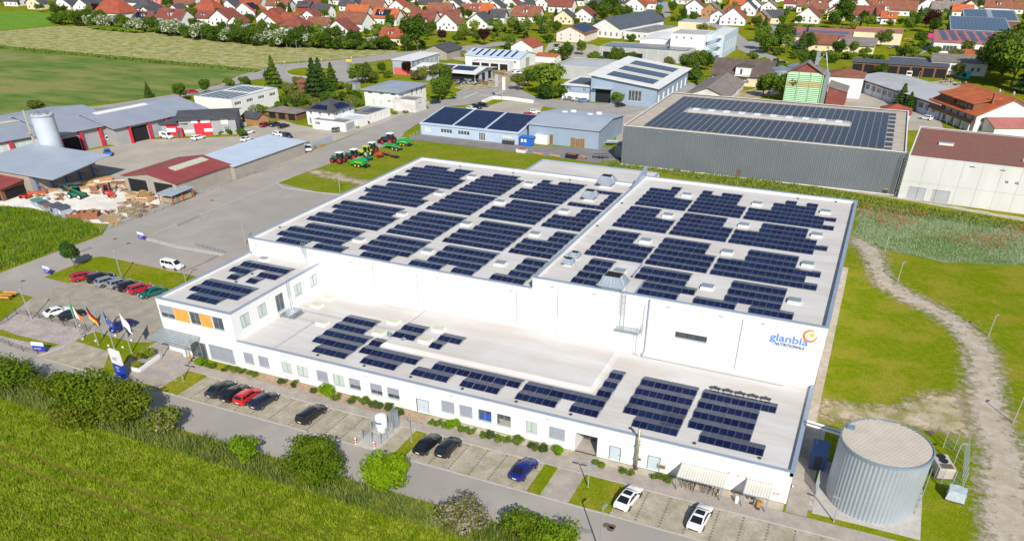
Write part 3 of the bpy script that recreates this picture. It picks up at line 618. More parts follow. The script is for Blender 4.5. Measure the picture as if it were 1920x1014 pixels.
# rain pipes, lightning rods, overflow slots
b=MB(); b.tube([(75.0,YH-.15,H4-.3),(75.0,YH-.15,5.0),(74.9,YH-1.2,4.62)],.13,8); b.build('rain_pipe',m_coping,fac)
b=MB(); b.tube([(74.9,YH-1.2,4.6),(86,YH-1.35,4.58),(96,YH-1.5,4.58)],.05,6); b.build('roof_conduit',m_steel,fac)
for x,z0,z1 in ((26.5,ZW+.5,11.2),(35.2,ZW+.5,11.),(53.5,ZW+.6,11.),(60.5,ZW+.6,13.),(88.67,ZW+.1,12.95),(74.3,7.5,12.4)):
    b=MB(); b.tube([(x,YH-.07,z0),(x,YH-.07,z1)],.05,5); b.build('lightning_conductor',m_grey,fac)
for x,z in ((1.6,10.8),(22,10.8),(39,10.8),(52.5,10.8)):
    b=MB(); FH.box(b,x-.28,x+.28,-.06,0,z,z+.12); b.build('overflow_slot',m_grey,fac)
for x in (59.5,77.8,97.3 if False else 66.3,85.5,91.4):
    b=MB(); FH.box(b,x-.3,x+.3,-.06,0,12.7,12.82); b.build('overflow_slot',m_grey,fac)
for x in (6.5,24.5,39.2,53.5,68.2,81,91.5):
    b=MB(); FF.box(b,x-.3,x+.3,-.05,0,4.05,4.14) if x>15 else FF.box(b,x-.3,x+.3,-.05,0,8.62,8.7); b.build('overflow_slot',m_steel,fac)
# lettering and emblem on the hall wall
m_lblue=mat('logo_blue',(.13,.28,.70),rough=.5); m_ldark=mat('logo_navy',(.03,.07,.25),rough=.5); m_lor=mat('logo_orange',(.85,.20,.02),rough=.5); m_lye=mat('logo_yellow',(.88,.50,.04),rough=.5)
wall_text('glanbia',1.55,FH,92.7,10.62,m_lblue,fac,width=5.2,bold=.025)
wall_text('NUTRITIONALS',.62,FH,93.5,9.95,m_ldark,fac,width=4.0,bold=.01,shear=.15)
swirl(fac,FH,97.9,12.15,.95,mo=m_lor,my=m_lye)
# skylights
def skylight(x,y,z,m,s=1.):
    b=MB(); b.tbox(-.95*s,.95*s,-.8*s,.8*s,0,.45,.94); o=b.build('skylight_kerb',m_flash,fac); o.location=(x,y,z)
    b=MB(); b.tbox(-.94*s,.94*s,-.79*s,.79*s,.451,.53,.92); b.build('dome',m,o)
for u,v in ((673.5,448),(885.5,330),(824,361),(754,399),(992,343),(937.7,377),(874.4,418),(801.5,469),(1003,437),(938.4,492),(1058,394)): p=G(u,v,ZL_+.4); skylight(p.x,p.y,ZL_,m_sky)
for u,v in ((1288,364),(1252.8,402),(1210.8,449.5),(1162,507),(1420,380.5),(1395,420.5),(1364,471),(1548,395.5),(1532,439),(1515,493.5),(1490,562),(1326.6,536)): p=G(u,v,ZR_+.4); skylight(p.x,p.y,ZR_,m_sky)
for u,v in ((738,600),(710.6,620.5),(823,618.5),(798,639),(605,602),(594,569.5),(616,556)): p=G(u,v,ZW+.5); skylight(p.x,p.y,ZW+(.42 if p.x>37 and p.y>9 else 0),m_skyy)
p=G(495,484,ZO+.4); skylight(p.x,p.y,ZO,m_sky,.8)
# exhaust hoods
def hood(u,v,z,s,hollow=True):
    p=G(u,v,z); b=MB(); 
    for ring in range(1): pass
    pr_=[(.72*s,0),(.72*s,.35*s),(1.42*s,.95*s),(.82*s,1.95*s)]
    vs=[];fs=[]
    for r,zz in pr_:
        for j in range(4): a=PI/4+j*PI/2; vs.append((r*1.35*math.cos(a)*1.15,r*1.35*math.sin(a),zz))
    for i in range(3): fs+=[(i*4+j,i*4+(j+1)%4,(i+1)*4+(j+1)%4,(i+1)*4+j) for j in range(4)]
    b.add(vs,fs); o=b.build('exhaust_hood',m_steel,fac); o.location=(p.x,p.y,z)
    b=MB(); r=.79*s*1.35; b.add([(r*1.15*math.cos(PI/4+j*PI/2),r*math.sin(PI/4+j*PI/2),1.86*s) for j in range(4)],[(0,1,2,3)]); b.build('hood_opening',m_dark,o)
    b=MB()
    for k in range(4):
        for t in (-.6,-.3,0,.3,.6):
            a0=Vector(vs[8+k]);a1=Vector(vs[8+(k+1)%4]);c0=Vector(vs[12+k]);c1=Vector(vs[12+(k+1)%4]); f=(t+1)/2
            b.tube([a0.lerp(a1,f),c0.lerp(c1,f)],.03*s,4)
    b.build('hood_rib',m_steel,o)
    b=MB(); b.box(-1.1*s,1.1*s,-.95*s,.95*s,0,.16*s); b.build('hood_kerb',m_flash,o)
hood(1149,545,ZR_,1.35); hood(1137,350,ZL_,1.25); hood(1106,375,ZL_,1.05); hood(1066,497,ZR_,.62); hood(1078,485,ZR_,.62)
# roof-edge drains, ventilation pipes, cable trays
for u,v,z in ((525,427,ZL_),(687,353,ZL_),(863,312.5,ZL_),(962.5,325,ZL_),(1069,338,ZL_),(1182,352.5,ZL_),(872,500,ZL_),(1166,381.5,ZR_),(1120,424,ZR_),(1059,482,ZR_),(1496,373,ZR_),(1567,379,ZR_),(596,666,ZW),(683,686,ZW),(770,707,ZW),(867,729,ZW),(968,753,ZW),(1070,777,ZW),(1182,803,ZW),(1302,831,ZW),(1424,859,ZW),(372,541,ZO),(473,514,ZO),(443,529,ZO)):
    p=G(u,v,z); b=MB(); b.lathe([(.22,0),(.26,.12),(.12,.2)],8); o=b.build('roof_drain',m_darkm,fac,smooth=False); o.location=(p.x,p.y,z)
for u,v,h in ((731,632,.75),(757,642,.65)):
    p=G(u,v,ZW); b=MB(); b.lathe([(.18,0),(.18,h*.6),(.42,h*.65),(.45,h),(.2,h*1.25)],10); o=b.build('roof_vent',m_steel,fac); o.location=(p.x,p.y,ZW)
b=MB(); b.box(21.5,22.0,.6,11.5,ZW+.002,ZW+.03); b.box(17.6,21.5,11.0,11.5,ZW+.002,ZW+.03); b.build('walkway_mat',mat('rubber_mat',(.42,.42,.42),(.5,.49,.47),scale=2,rough=.9),fac)
b=MB(); 
for seg in (((59.2,35.),(57.3,36.)),((69.9,36.0),(69.9,30.4)),((69.9,30.4),(72.2,30.4)),((72.2,30.4),(72.2,23.2))):
    (x0,y0),(x1,y1)=seg; b.box(min(x0,x1)-.15,max(x0,x1)+.15,min(y0,y1)-.15,max(y0,y1)+.15,ZR_+.02,ZR_+.14)
b.build('cable_tray',m_coping,fac)
b=MB(); b.box(17.5,36,14.1,14.25,ZW+.02,ZW+.1); b.box(71.3,71.45,12,YH-1,ZW+.02,ZW+.12); b.build('cable_tray',m_steel,fac)
# row of refrigeration fittings near the hall foot
for k in range(5):
    x=87.2+k*1.75; b=MB(); b.box(x-.75,x+.75,16.2,16.6,ZW+.25,ZW+.38); b.box(x-.6,x-.5,16.2,16.55,ZW,ZW+.25); b.box(x+.5,x+.6,16.2,16.55,ZW,ZW+.25); b.box(x-.3,x+.2,16.6,16.9,ZW+.2,ZW+.34); b.build('cooling_pipe_rack',m_darkm,fac)
# raised end post at the rear of the roof step
b=MB(); b.add([(XM-.1,YB-9,H4),(XM+.5,YB-9,H4),(XM+.5,YB-.1,H4),(XM-.1,YB-.1,H4),(XM-.1,YB-.1,H4+1.9),(XM+.5,YB-.1,H4+1.9)],[(0,1,5,4),(1,2,5),(0,4,3),(2,3,4,5)]); b.build('step_end_screen',m_coping,fac)
# loading dock parapet at the side
b=MB(); b.box(-5.5,-.05,18.5,36,0,1.2); b.build('dock_ramp_wall',m_white,fac); b=MB(); b.box(-5.6,-5.2,18.4,36,1.2,1.32); b.box(-5.2,-.05,18.4,18.8,1.2,1.32); b.build('dock_coping',m_coping,fac)
# ================================================================ solar modules: two half-cell glass fields in a pale frame
m_pvg=mat('pv_glass',(.008,.013,.044),(.013,.020,.060),scale=3,rough=.14,spec=.3,rnd=.2)
m_pvg.node_tree.nodes['Principled BSDF'].inputs['Specular Tint'].default_value=(.20,.45,1,1)
m_pvf=mat('pv_frame',(.20,.22,.28),rough=.45,metal=.4)
def pv_mesh(name,L,Wd,t=.035,tilt=0.,flip=False,fr=.022,mid=.03,split=True):
    b=MB(); b.mi=0; b.box(.03,L-.03,0,Wd,0,t); b.mi=1; z=t+.003
    if split:
        b.quad((.03+fr,fr,z),(L/2-mid/2,fr,z),(L/2-mid/2,Wd-fr,z),(.03+fr,Wd-fr,z)); b.quad((L/2+mid/2,fr,z),(L-.03-fr,fr,z),(L-.03-fr,Wd-fr,z),(L/2+mid/2,Wd-fr,z))
    else: b.quad((.03+fr,fr,z),(L-.03-fr,fr,z),(L-.03-fr,Wd-fr,z),(.03+fr,Wd-fr,z))
    c,s=math.cos(tilt),math.sin(tilt)
    b.v=[(x,y*c-zz*s,y*s+zz*c) for x,y,zz in b.v]
    if flip: b.v=[(L-x,-y,zz) for x,y,zz in b.v]
    return b.mesh(name,[m_pvf,m_pvg])
MOD=2.022
def make_pv(pitch,tilt=R(10)):
    w=(pitch/2-.06)/math.cos(tilt)
    return pv_mesh('panel_front',MOD,w,tilt=tilt),pv_mesh('panel_back',MOD,w,tilt=tilt,flip=True),w
PVC={}
def array(label,x,y,z,rows,pitch,group=None):
    k=round(pitch,2)
    if k not in PVC: PVC[k]=make_pv(pitch)
    fm,bm_,wd=PVC[k]
    t=thing('solar_array',label,'solar array',(x,y,z),0,group)
    for r,segs in enumerate(rows):
        segs=segs if isinstance(segs,list) else [segs]; yy=r*pitch
        for s,n in segs:
            for i in range(n):
                link('panel',fm,t,loc=((s+i)*MOD,yy+.04,.1)); link('panel',bm_,t,loc=((s+i)*MOD,yy+pitch-.04,.1))
            b=MB()
            for q in range(n+1): b.box((s+q)*MOD-.02 if q else s*MOD,(s+q)*MOD+.03,yy+.02,yy+pitch-.02,.02,.07)
            b.box(s*MOD,(s+n)*MOD,yy+pitch/2-.03,yy+pitch/2+.03,.025,.075)
            b.build('mounting_rail',m_steel,t)
    return t
rn={'A':'car park edge row','B':'second row from car park','C':'third row from car park','D':'row beside the roof step',
    'E':'row beside the roof step','F':'middle row','G':'meadow edge row'}
bn={1:'frontmost block',2:'second block from front',3:'third block from front',4:'rearmost block'}
P_={1:2.80,2:2.76,3:2.66,4:2.59}
YR={1:24.3,2:36.4,3:51.6,4:65.7}
AX={'A1':(2.76,[[(1,3),(5,3)],(0,7),(0,7),(1,6)]),'A2':(2.4,[(0,8),(0,8),(1,7),(0,7),(0,7)]),'A3':(4.05,[(0,7),(0,7),(-1,7),(-1,7),(0,6)]),'A4':(2.3,[(0,8),(0,8),(1,7),(0,7),(0,7),[(1,3),(5,2)]]),
'B1':(20.75,[(1,3),(0,5),(0,5),(0,5)]),'B2':(20.5,[(0,5)]*5),'B3':(20.3,[(0,5)]*5),'B4':(20.3,[(0,5)]*5+[(1,3)]),
'C1':(32.5,[[(0,3),(4,2)],(1,5),(1,5),(1,5)]),'C2':(32.4,[(0,6),(0,6),(0,6),(1,5),(1,5)]),'C3':(32.2,[(0,6)]*3+[(1,5)]*2),'C4':(32.3,[(0,6)]*3+[(1,5),(1,5),[(1,1),(3,3)]]),
'D1':(47.75,[(0,3),(1,2),(1,2),(1,2)]),'D2':(45.6,[(0,4)]*3+[(2,2)]*2),'D3':(45.5,[(0,4)]*3+[(2,2)]*2),'D4':(45.5,[(0,4),(3,1),(3,1),(3,1),(0,4)]),
'E1':(61.75,[(0,2)]*4),'E2':(59.65,[(0,5)]*3+[(0,3)]*2),'E3':(59.5,[(0,5)]*3+[(0,3)]*2),'E4':(59.6,[(0,5)]*3+[(0,3)]*2+[(2,1)]),
'F1':(72.4,[(0,3),(0,4),(-1,4),(-1,4)]),'F2':(70.2,[(0,5)]*3+[(0,4)]*2),'F3':(70.2,[(0,5)]*3+[(0,4)]*2),'F4':(70.2,[(0,5)]*3+[(0,4)]*2+[[(0,1),(2,2)]]),
'G1':(80.9,[[(0,3),(4,3)],(2,4),(2,4),(2,4)]),'G2':(80.9,[(0,8),(0,7),(0,8),(2,4),(2,4)]),'G3':(80.8,[(0,7),(0,8),(0,7),(2,4),(2,4)]),'G4':(80.9,[(0,8),(0,7),(0,8),(2,4),(2,4),[(3,1),(5,1)]])}
for k,(x,rows) in AX.items():
    n=int(k[1]); left=k[0] in 'ABCD'
    array('solar array on %s hall roof, %s, %s'%('lower' if left else 'higher',rn[k[0]],bn[n]),x,YR[n]+(0 if left or n==1 else .35 if n>2 else 0),ZL_ if left else ZR_,rows,P_[n],'solar arrays on the hall roofs')
LW=[('solar array on the front wing roof nearest the office block',25.75,2.35,[(1,3),(0,4),(0,4),(0,3),(0,3)]),
('solar array on the front wing roof beside the white roof vents',34.5,2.35,[(1,3),(0,5),(0,1)]),
('small four module wide solar array behind the white roof vents on the raised deck',36.75,11.1,[(0,2),(0,2)]),
('small L shaped solar array alone on the raised roof deck',43.95,10.2,[(0,1),(0,2)]),
('long low solar array behind the front parapet of the wing, next to the double door',45.3,2.35,[[(0,3),(4,3)],(1,7)]),
('hook shaped solar array running back along the raised roof deck',62.1,2.35,[[(0,3),(4,2)],(0,6),(5,1),(5,1),(5,1)]),
('tall solar block on the wing roof above the brown exhaust pipe',77.,2.3,[(1,3)]+[(0,4)]*4),
('tall solar block at the tank end of the front wing roof',85.9,2.3,[(1,4),(0,4),(0,4),(0,4),(0,5)])]
for i,(lb,x,y,rows) in enumerate(LW): array(lb,x,y,ZW+(.42 if i in(2,3) else 0),rows,2.72)
array('solar array on the office roof at the entrance end',2.05,2.3,ZO,[(1,3),(0,5),(0,5)],2.7)
array('stepped solar array on the office roof beside the hall wall',2.2,11.4,ZO,[[(1,1),(3,1)],[(0,2),(3,2)],(0,5)],2.8)
# ================================================================ cars
m_tyre=mat('tyre_rubber',(.02,.02,.021),rough=.9); m_rim=mat('alloy_rim',(.45,.46,.48),rough=.3,metal=.8)
m_cglass=mat('car_glass',(.012,.015,.018),rough=.05,spec=.7); m_lamp=mat('headlamp_glass',(.7,.72,.74),rough=.1,spec=.6); m_tail=mat('tail_lamp',(.45,.015,.015),rough=.2,spec=.6)
m_plate=mat('number_plate',(.75,.75,.7),rough=.5); m_trim=mat('black_trim',(.02,.02,.022),rough=.6)
PAINT={}
def paint(name,c,metal=.0):
    m=mat('paint_'+name,c,rough=.25,spec=.55,metal=metal)
    b=m.node_tree.nodes['Principled BSDF']; b.inputs['Coat Weight'].default_value=.6; b.inputs['Coat Roughness'].default_value=.04
    PAINT[name]=m; return m
for n_,c_,me_ in (('red',(.42,.012,.03),0),('bright_red',(.55,.02,.02),0),('black',(.010,.011,.013),0),('silver',(.38,.40,.43),.5),('green',(.005,.13,.10),.2),('white',(.78,.78,.78),0),('blue',(.01,.02,.19),.1),('navy',(.012,.02,.05),.1),('slate',(.035,.045,.055),.2),('grey',(.20,.20,.21),.4),('pickup_blue',(.02,.17,.55),0),('pale_blue',(.18,.30,.50),.3),('maroon',(.16,.012,.02),0)): paint(n_,c_,me_)
CARK={'hatch':dict(L=4.5,w=.93,h=1.5,xr0=.02,xr1=.13,xf1=.60,xf0=.76,bz=.98,hood=.80),
 'estate':dict(L=4.95,w=.93,h=1.48,xr0=.015,xr1=.07,xf1=.60,xf0=.74,bz=.96,hood=.80),
 'coupe':dict(L=4.75,w=.93,h=1.42,xr0=.06,xr1=.33,xf1=.57,xf0=.75,bz=.93,hood=.78),
 'suv':dict(L=4.7,w=.96,h=1.70,xr0=.015,xr1=.10,xf1=.60,xf0=.75,bz=1.1,hood=.95),
 'mpv':dict(L=4.9,w=.95,h=1.88,xr0=.005,xr1=.03,xf1=.68,xf0=.84,bz=1.12,hood=.95),
 'van':dict(L=5.2,w=1.0,h=2.0,xr0=.003,xr1=.02,xf1=.74,xf0=.88,bz=1.2,hood=1.0)}
CACHE={}
def sharp(me,a=35):
    me.polygons.foreach_set('use_smooth',[True]*len(me.polygons)); me.set_sharp_from_angle(angle=R(a)); return me
def car_parts(kind,panovan=False):
    if kind in CACHE: return CACHE[kind]
    k=CARK[kind]; L,w,h,bz=k['L'],k['w'],k['h'],k['bz']; X=lambda f:(f-.5)*L
    ST=[(0,.38,bz-.22,.76),(.012,.30,bz-.08,.9),(.05,.25,bz-.01,.97),(.16,.24,bz+.01,1),(.45,.23,bz,1.),(k['xf0']-.02,.23,bz-.02,1.),(k['xf0']+.05,.23,k['hood']+.10,.985),(.90,.24,k['hood']+.02,.95),(.975,.28,k['hood']-.10,.86),(1.0,.36,k['hood']-.24,.7)]
    b=MB(); rows=[]
    for f,zb,zt,q in ST:
        hw=w*q; zm=zb+(zt-zb)*.55
        rows.append([(X(f),-hw*.9,zb),(X(f),-hw,zb+.14),(X(f),-hw*1.0,zm),(X(f),-hw*.955,zt-.06),(X(f),-hw*.84,zt),(X(f),0,zt+.02),(X(f),hw*.84,zt),(X(f),hw*.955,zt-.06),(X(f),hw,zm),(X(f),hw,zb+.14),(X(f),hw*.9,zb)])
    n=11; vs=[p for r in rows for p in r]; fs=[]
    for i in range(len(rows)-1):
        fs+=[(i*n+j,(i+1)*n+j,(i+1)*n+j+1,i*n+j+1) for j in range(n-1)]; fs.append((i*n+n-1,(i+1)*n+n-1,(i+1)*n,i*n))
    fs+=[tuple(range(n)),tuple((len(rows)-1)*n+j for j in range(n-1,-1,-1))]; b.add(vs,fs)
    # greenhouse: belt ring, shoulder ring, roof ring
    bw,sw,rw=w*.88,w*.74,w*.60; zr=h
    def ring(x0,x1,hw,z,in_=.0): return [(X(x0),-hw,z),(X(x0+.04),-hw-in_,z),(X(x1-.06),-hw-in_,z),(X(x1),-hw*.9,z),(X(x1),hw*.9,z),(X(x1-.06),hw+in_,z),(X(x0+.04),hw+in_,z),(X(x0),hw,z)]
    a0=ring(k['xr0'],k['xf0'],bw,bz-.03); dz=zr-bz
    x0s=k['xr0']+(k['xr1']-k['xr0'])*.86; x1s=k['xf0']+(k['xf1']-k['xf0'])*.86
    a1=ring(x0s,x1s,sw,bz+dz*.86); a2=ring(k['xr1']+.02,k['xf1']-.03,rw,zr)
    vs=a0+a1+a2; fs=[]
    for i in range(2): fs+=[(i*8+j,i*8+(j+1)%8,(i+1)*8+(j+1)%8,(i+1)*8+j) for j in range(8)]
    fs.append(tuple(range(16,24))); b.add(vs,fs)
    bm=bmesh.new(); me=b.mesh('car_body',m_white); bm.from_mesh(me); bmesh.ops.recalc_face_normals(bm,faces=bm.faces[:]); bm.to_mesh(me); bm.free(); body=sharp(me,38)
    P=[]
    def lerp(p,q,t): return Vector(p)+(Vector(q)-Vector(p))*t
    def gq(i,j,t0,t1,s0,s1,off):
        lo=lambda s:lerp(a0[i],a0[j],s); hi=lambda s:lerp(a1[i],a1[j],s); g_=lambda s,t:lerp(lo(s),hi(s),t)
        q=[g_(s0,t0),g_(s1,t0),g_(s1,t1),g_(s0,t1)]; nn=(q[1]-q[0]).cross(q[3]-q[0]).normalized()*off; return [p+nn for p in q]
    def glass(name,quads):
        g=MB()
        for q in quads: g.quad(*q)
        P.append((name,g.mesh(name,m_cglass)))
    glass('windscreen',[gq(3,4,.06,1.02,.03,.97,.02)]); glass('rear_window',[gq(7,0,.22,.98,.08,.92,.02)])
    if kind=='van':
        glass('side_window',[gq(1,2,.12,.95,.62,.78,.015),gq(1,2,.12,.95,.80,.985,.015),gq(1,2,.12,.9,.35,.6,.015)]); glass('side_window',[gq(5,6,.12,.95,.015,.2,.015),gq(5,6,.12,.95,.22,.38,.015)])
    else:
        glass('side_window',[gq(1,2,.1,.95,.02,.30,.015),gq(1,2,.1,.95,.32,.63,.015),gq(1,2,.1,.95,.65,.98,.015)]); glass('side_window',[gq(5,6,.1,.95,.02,.35,.015),gq(5,6,.1,.95,.37,.68,.015),gq(5,6,.1,.95,.70,.98,.015)])
    wr=.33 if kind not in('suv','van') else .37
    wm=MB().lathe([(wr*.62,-.11),(wr*.95,-.11),(wr,-.06),(wr,.06),(wr*.95,.11),(wr*.62,.11)],18,axis='y',cap=False).mesh('tyre',m_tyre,True)
    rm=MB().lathe([(0.03,-.095),(wr*.35,-.09),(wr*.64,-.1),(wr*.64,.1),(wr*.35,.09),(.03,.095)],12,axis='y').mesh('rim',m_rim)
    tl=MB(); zt=bz-.20
    t1=MB().obox((X(.022),-w*.70,zt),.12,w*.36,.16,rz=.25).mesh('tail_light',m_tail); t2=MB().obox((X(.022),w*.70,zt),.12,w*.36,.16,rz=-.25).mesh('tail_light',m_tail)
    h1=MB().obox((X(.955),-w*.68,k['hood']-.14),.28,w*.34,.14,rz=-.45,ry=.2).mesh('headlight',m_lamp); h2=MB().obox((X(.955),w*.68,k['hood']-.14),.28,w*.34,.14,rz=.45,ry=.2).mesh('headlight',m_lamp)
    pl=MB().box(X(0)-.02,X(0)+.03,-.27,.27,bz-.45,bz-.32).mesh('number_plate',m_plate)
    mi1=MB().obox((X(k['xf0']-.09),-w*1.07,bz+.06),.16,.18,.13,rz=.2).mesh('mirror',m_trim); mi2=MB().obox((X(k['xf0']-.09),w*1.07,bz+.06),.16,.18,.13,rz=-.2).mesh('mirror',m_trim)
    gr=MB().box(X(1)-.06,X(1)+.012,-w*.45,w*.45,.40,.54).mesh('grille',m_trim)
    bp=MB().box(X(0)-.015,X(0)+.05,-w*.6,w*.6,.33,.47).mesh('bumper_trim',m_trim)
    ar=MB(); 
    for fx in (.19,.81):
        for s in (-1,1): ar.lathe([(wr*1.15,-.04),(wr*1.15,.04)],16,c=(X(fx),s*w*.965,wr),axis='y')
    P+=[('tail_light',t1),('tail_light',t2),('headlight',h1),('headlight',h2),('number_plate',pl),('mirror',mi1),('mirror',mi2),('grille',gr),('bumper_trim',bp)]
    CACHE[kind]=(body,P,wm,rm,wr,[(X(fx),s*(w-.085)) for fx in(.19,.81) for s in(-1,1)],ar.mesh('wheel_arch',m_trim),k,(a2,X)); return CACHE[kind]
BODY={}
def car(kind,col,rear,front,label,group=None,cat='car',z=0.03,roof=None,name=None,zz=.45,world=False,scale=1.):
    a,c=(Vector((*rear,0)),Vector((*front,0))) if world else (G(*rear,zz),G(*front,zz)); d=c-a; rz=math.atan2(d.y,d.x); m=(a+c)/2
    body,P,wm,rm,wr,wp,ar,k,(a2,X)=car_parts(kind)
    t=thing(name or ('van' if kind=='van' else 'car'),label,cat,(m.x,m.y,z),rz,group); t.scale=(scale,)*3
    if (kind,col) not in BODY:
        bb=body.copy(); bb.materials.clear(); bb.materials.append(PAINT[col]); BODY[(kind,col)]=bb
    link('body',BODY[(kind,col)],t); link('wheel_arch',ar,t,kind=None)
    for n_,me in P: link(n_,me,t)
    for x,y in wp:
        w_=link('wheel',wm,t,loc=(x,y,wr)); link('rim',rm,w_)
    if roof:
        b=MB(); q=[Vector(p) for p in a2]; c_=sum(q,Vector())/8; b.add([c_+(p-c_)*.93+Vector((0,0,.012)) for p in q],[tuple(range(8))]); b.build('roof_panel',m_cglass,t)
    return t
def zz1(X_,Y_): return (X_/3.99,440+Y_/3.99)
gl='cars in the car park beside the lawn'
for kind,col,r_,f_,lb in (('estate','red',(540,335),(728,292),'red estate car at the sign end of the lawn car park row'),('estate','black',(660,345),(838,302),'black estate car beside the red estate car in the lawn car park'),
 ('hatch','silver',(722,378),(895,330),'silver hatchback beside the black estate car in the lawn car park'),('hatch','silver',(815,392),(985,345),'silver hatchback between another silver car and a black car'),
 ('hatch','black',(880,412),(1060,362),'black hatchback between a silver car and a red car'),('hatch','red',(965,432),(1135,382),'red hatchback parked next to the dark green car'),('coupe','green',(1235,408),(1045,462),'dark green sports car at the building end of the lawn row')):
    car(kind,col,zz1(*r_),zz1(*f_),lb,gl,zz=.5,scale=1.07,z=.04)
car('coupe','white',zz1(335,605),zz1(525,548),'white sports hatchback behind the gravel bed fence','cars near the flagpoles')
car('coupe','black',zz1(445,628),zz1(640,572),'black sports car beside the white one behind the gravel bed','cars near the flagpoles')
car('coupe','blue',zz1(1020,645),zz1(810,725),'deep blue car parked behind the flagpoles','cars near the flagpoles')
car('mpv','white',zz1(1195,212),zz1(1390,250),'white passenger van parked on the open asphalt by the office',zz=.6)
def fcar(kind,col,x,label,y=-7.3,a=90,roof=None,s=1.06):
    d=Vector((math.cos(R(a)),math.sin(R(a)))); return car(kind,col,(x-d.x,y-d.y),(x+d.x,y+d.y),label,'cars in the bays along the factory front',world=True,z=.045,roof=roof,scale=s)
xs=lambda u,v:G(u,v,.5).x
fcar('coupe','slate',xs(406,735),'dark slate saloon in the bay nearest the entrance lawn',a=87); fcar('coupe','black',xs(433,743),'black car between a slate saloon and a red hatchback',a=88)
fcar('hatch','bright_red',xs(459.5,748),'bright red hatchback in the bays along the factory front',a=88); fcar('hatch','navy',xs(489,756),'navy hatchback at the end of the group of four cars',a=86)
fcar('estate','black',xs(583,778),'black estate car standing alone in a bay',a=86,y=-7.5); fcar('coupe','black',xs(798,837),'black saloon beside the lawn strip near the gas tank',a=86)
fcar('hatch','black',xs(838,842),'black hatchback beside the black saloon near the gas tank',a=88,y=-6.8); fcar('coupe','blue',xs(980,883),'deep blue saloon beside the paved crossing',a=83,y=-7.2)
fcar('coupe','white',xs(1179,932),'white coupe with dark glass roof beside the lamp lawn',a=81,y=-7.4,roof=True); fcar('coupe','white',xs(1314,966),'white coupe with dark glass roof near the bicycle shelters',a=84,y=-7.5,roof=True)
# ================================================================ lamps
m_pole=mat('lamp_pole',(.55,.57,.60),rough=.4,metal=.6); m_lens=mat('lamp_lens',(.75,.80,.85),rough=.2)
def lamp(u,v,h,label,heads=1,rz=0.,world=None,group='lamp posts',sign=False):
    p=Vector((*world,0)) if world else G(u,v); t=thing('lamp_post',label,'lamp post',(p.x,p.y,0),rz,group)
    b=MB(); b.tube([(0,0,0),(0,0,h)],.095,8,r2=.07); b.lathe([(.13,0),(.13,.1),(.08,.12)],8); b.build('pole',m_pole,t)
    for k in ([0] if heads==1 else [-1,1]):
        o=.45 if heads==1 else .55*k
        b=MB(); b.obox((o,0,h+.04),.85,.28,.10); hd=b.build('lamp_head',m_pole,t); b=MB(); b.obox((o*1.15,0,h-.025),.5,.2,.03); b.build('lens',m_lens,hd)
    if sign: MB().obox((0,-.09,h*.62),.5,.03,.3).build('sign_plate',mat('sign_teal',(.3,.55,.5),rough=.5),t)
    return t
lamp(59.6,599,5.8,'tall lamp post behind the gravel bed fence',rz=2.2); lamp(229,522,5.7,'lamp post with a small plate on the lawn behind the parked row',rz=2.4,sign=True)
lamp(193,633,5.6,'lamp post standing among the flagpoles',rz=1.2); lamp(344,715,3.5,'double headed lamp post on the lawn by the entrance path',heads=2,rz=.1)
lamp(771.5,827.7,3.7,'single lamp post on the lawn strip beside the gas tank',rz=2.6); lamp(0,0,3.6,'double headed lamp post on the square lawn by the paved crossing',heads=2,world=(76.5,-6.8))
lamp(1562.8,977.5,3.5,'lamp post in front of the big round tank',rz=2.9); lamp(1787,871.5,3.4,'lamp post inside the wire cage behind the tank',rz=.5)
lamp(1899,793,4.2,'lamp post on the grass beside the gravel track, nearest the tank',rz=1.); lamp(1853,630,3.8,'lamp post on the grass at the bend of the gravel track',rz=1.); lamp(1683,528,3.9,'lamp post on the lawn beside the narrow part of the track',rz=1.); lamp(1659,470,3.0,'lamp post at the edge of the poppy meadow',rz=1.)
lamp(638,361.6,5.,'lamp post on the grass wedge behind the hall',rz=.6); lamp(349,529,4.6,'lamp post between the lawn and the office roof',rz=.6); lamp(461,459,4.8,'lamp post at the corner of the hall by the ramp',rz=2.)
p=G(1124,1034); lamp(0,0,6.4,'lamp post on the grass verge of the front road',rz=1.4,world=(p.x,p.y))
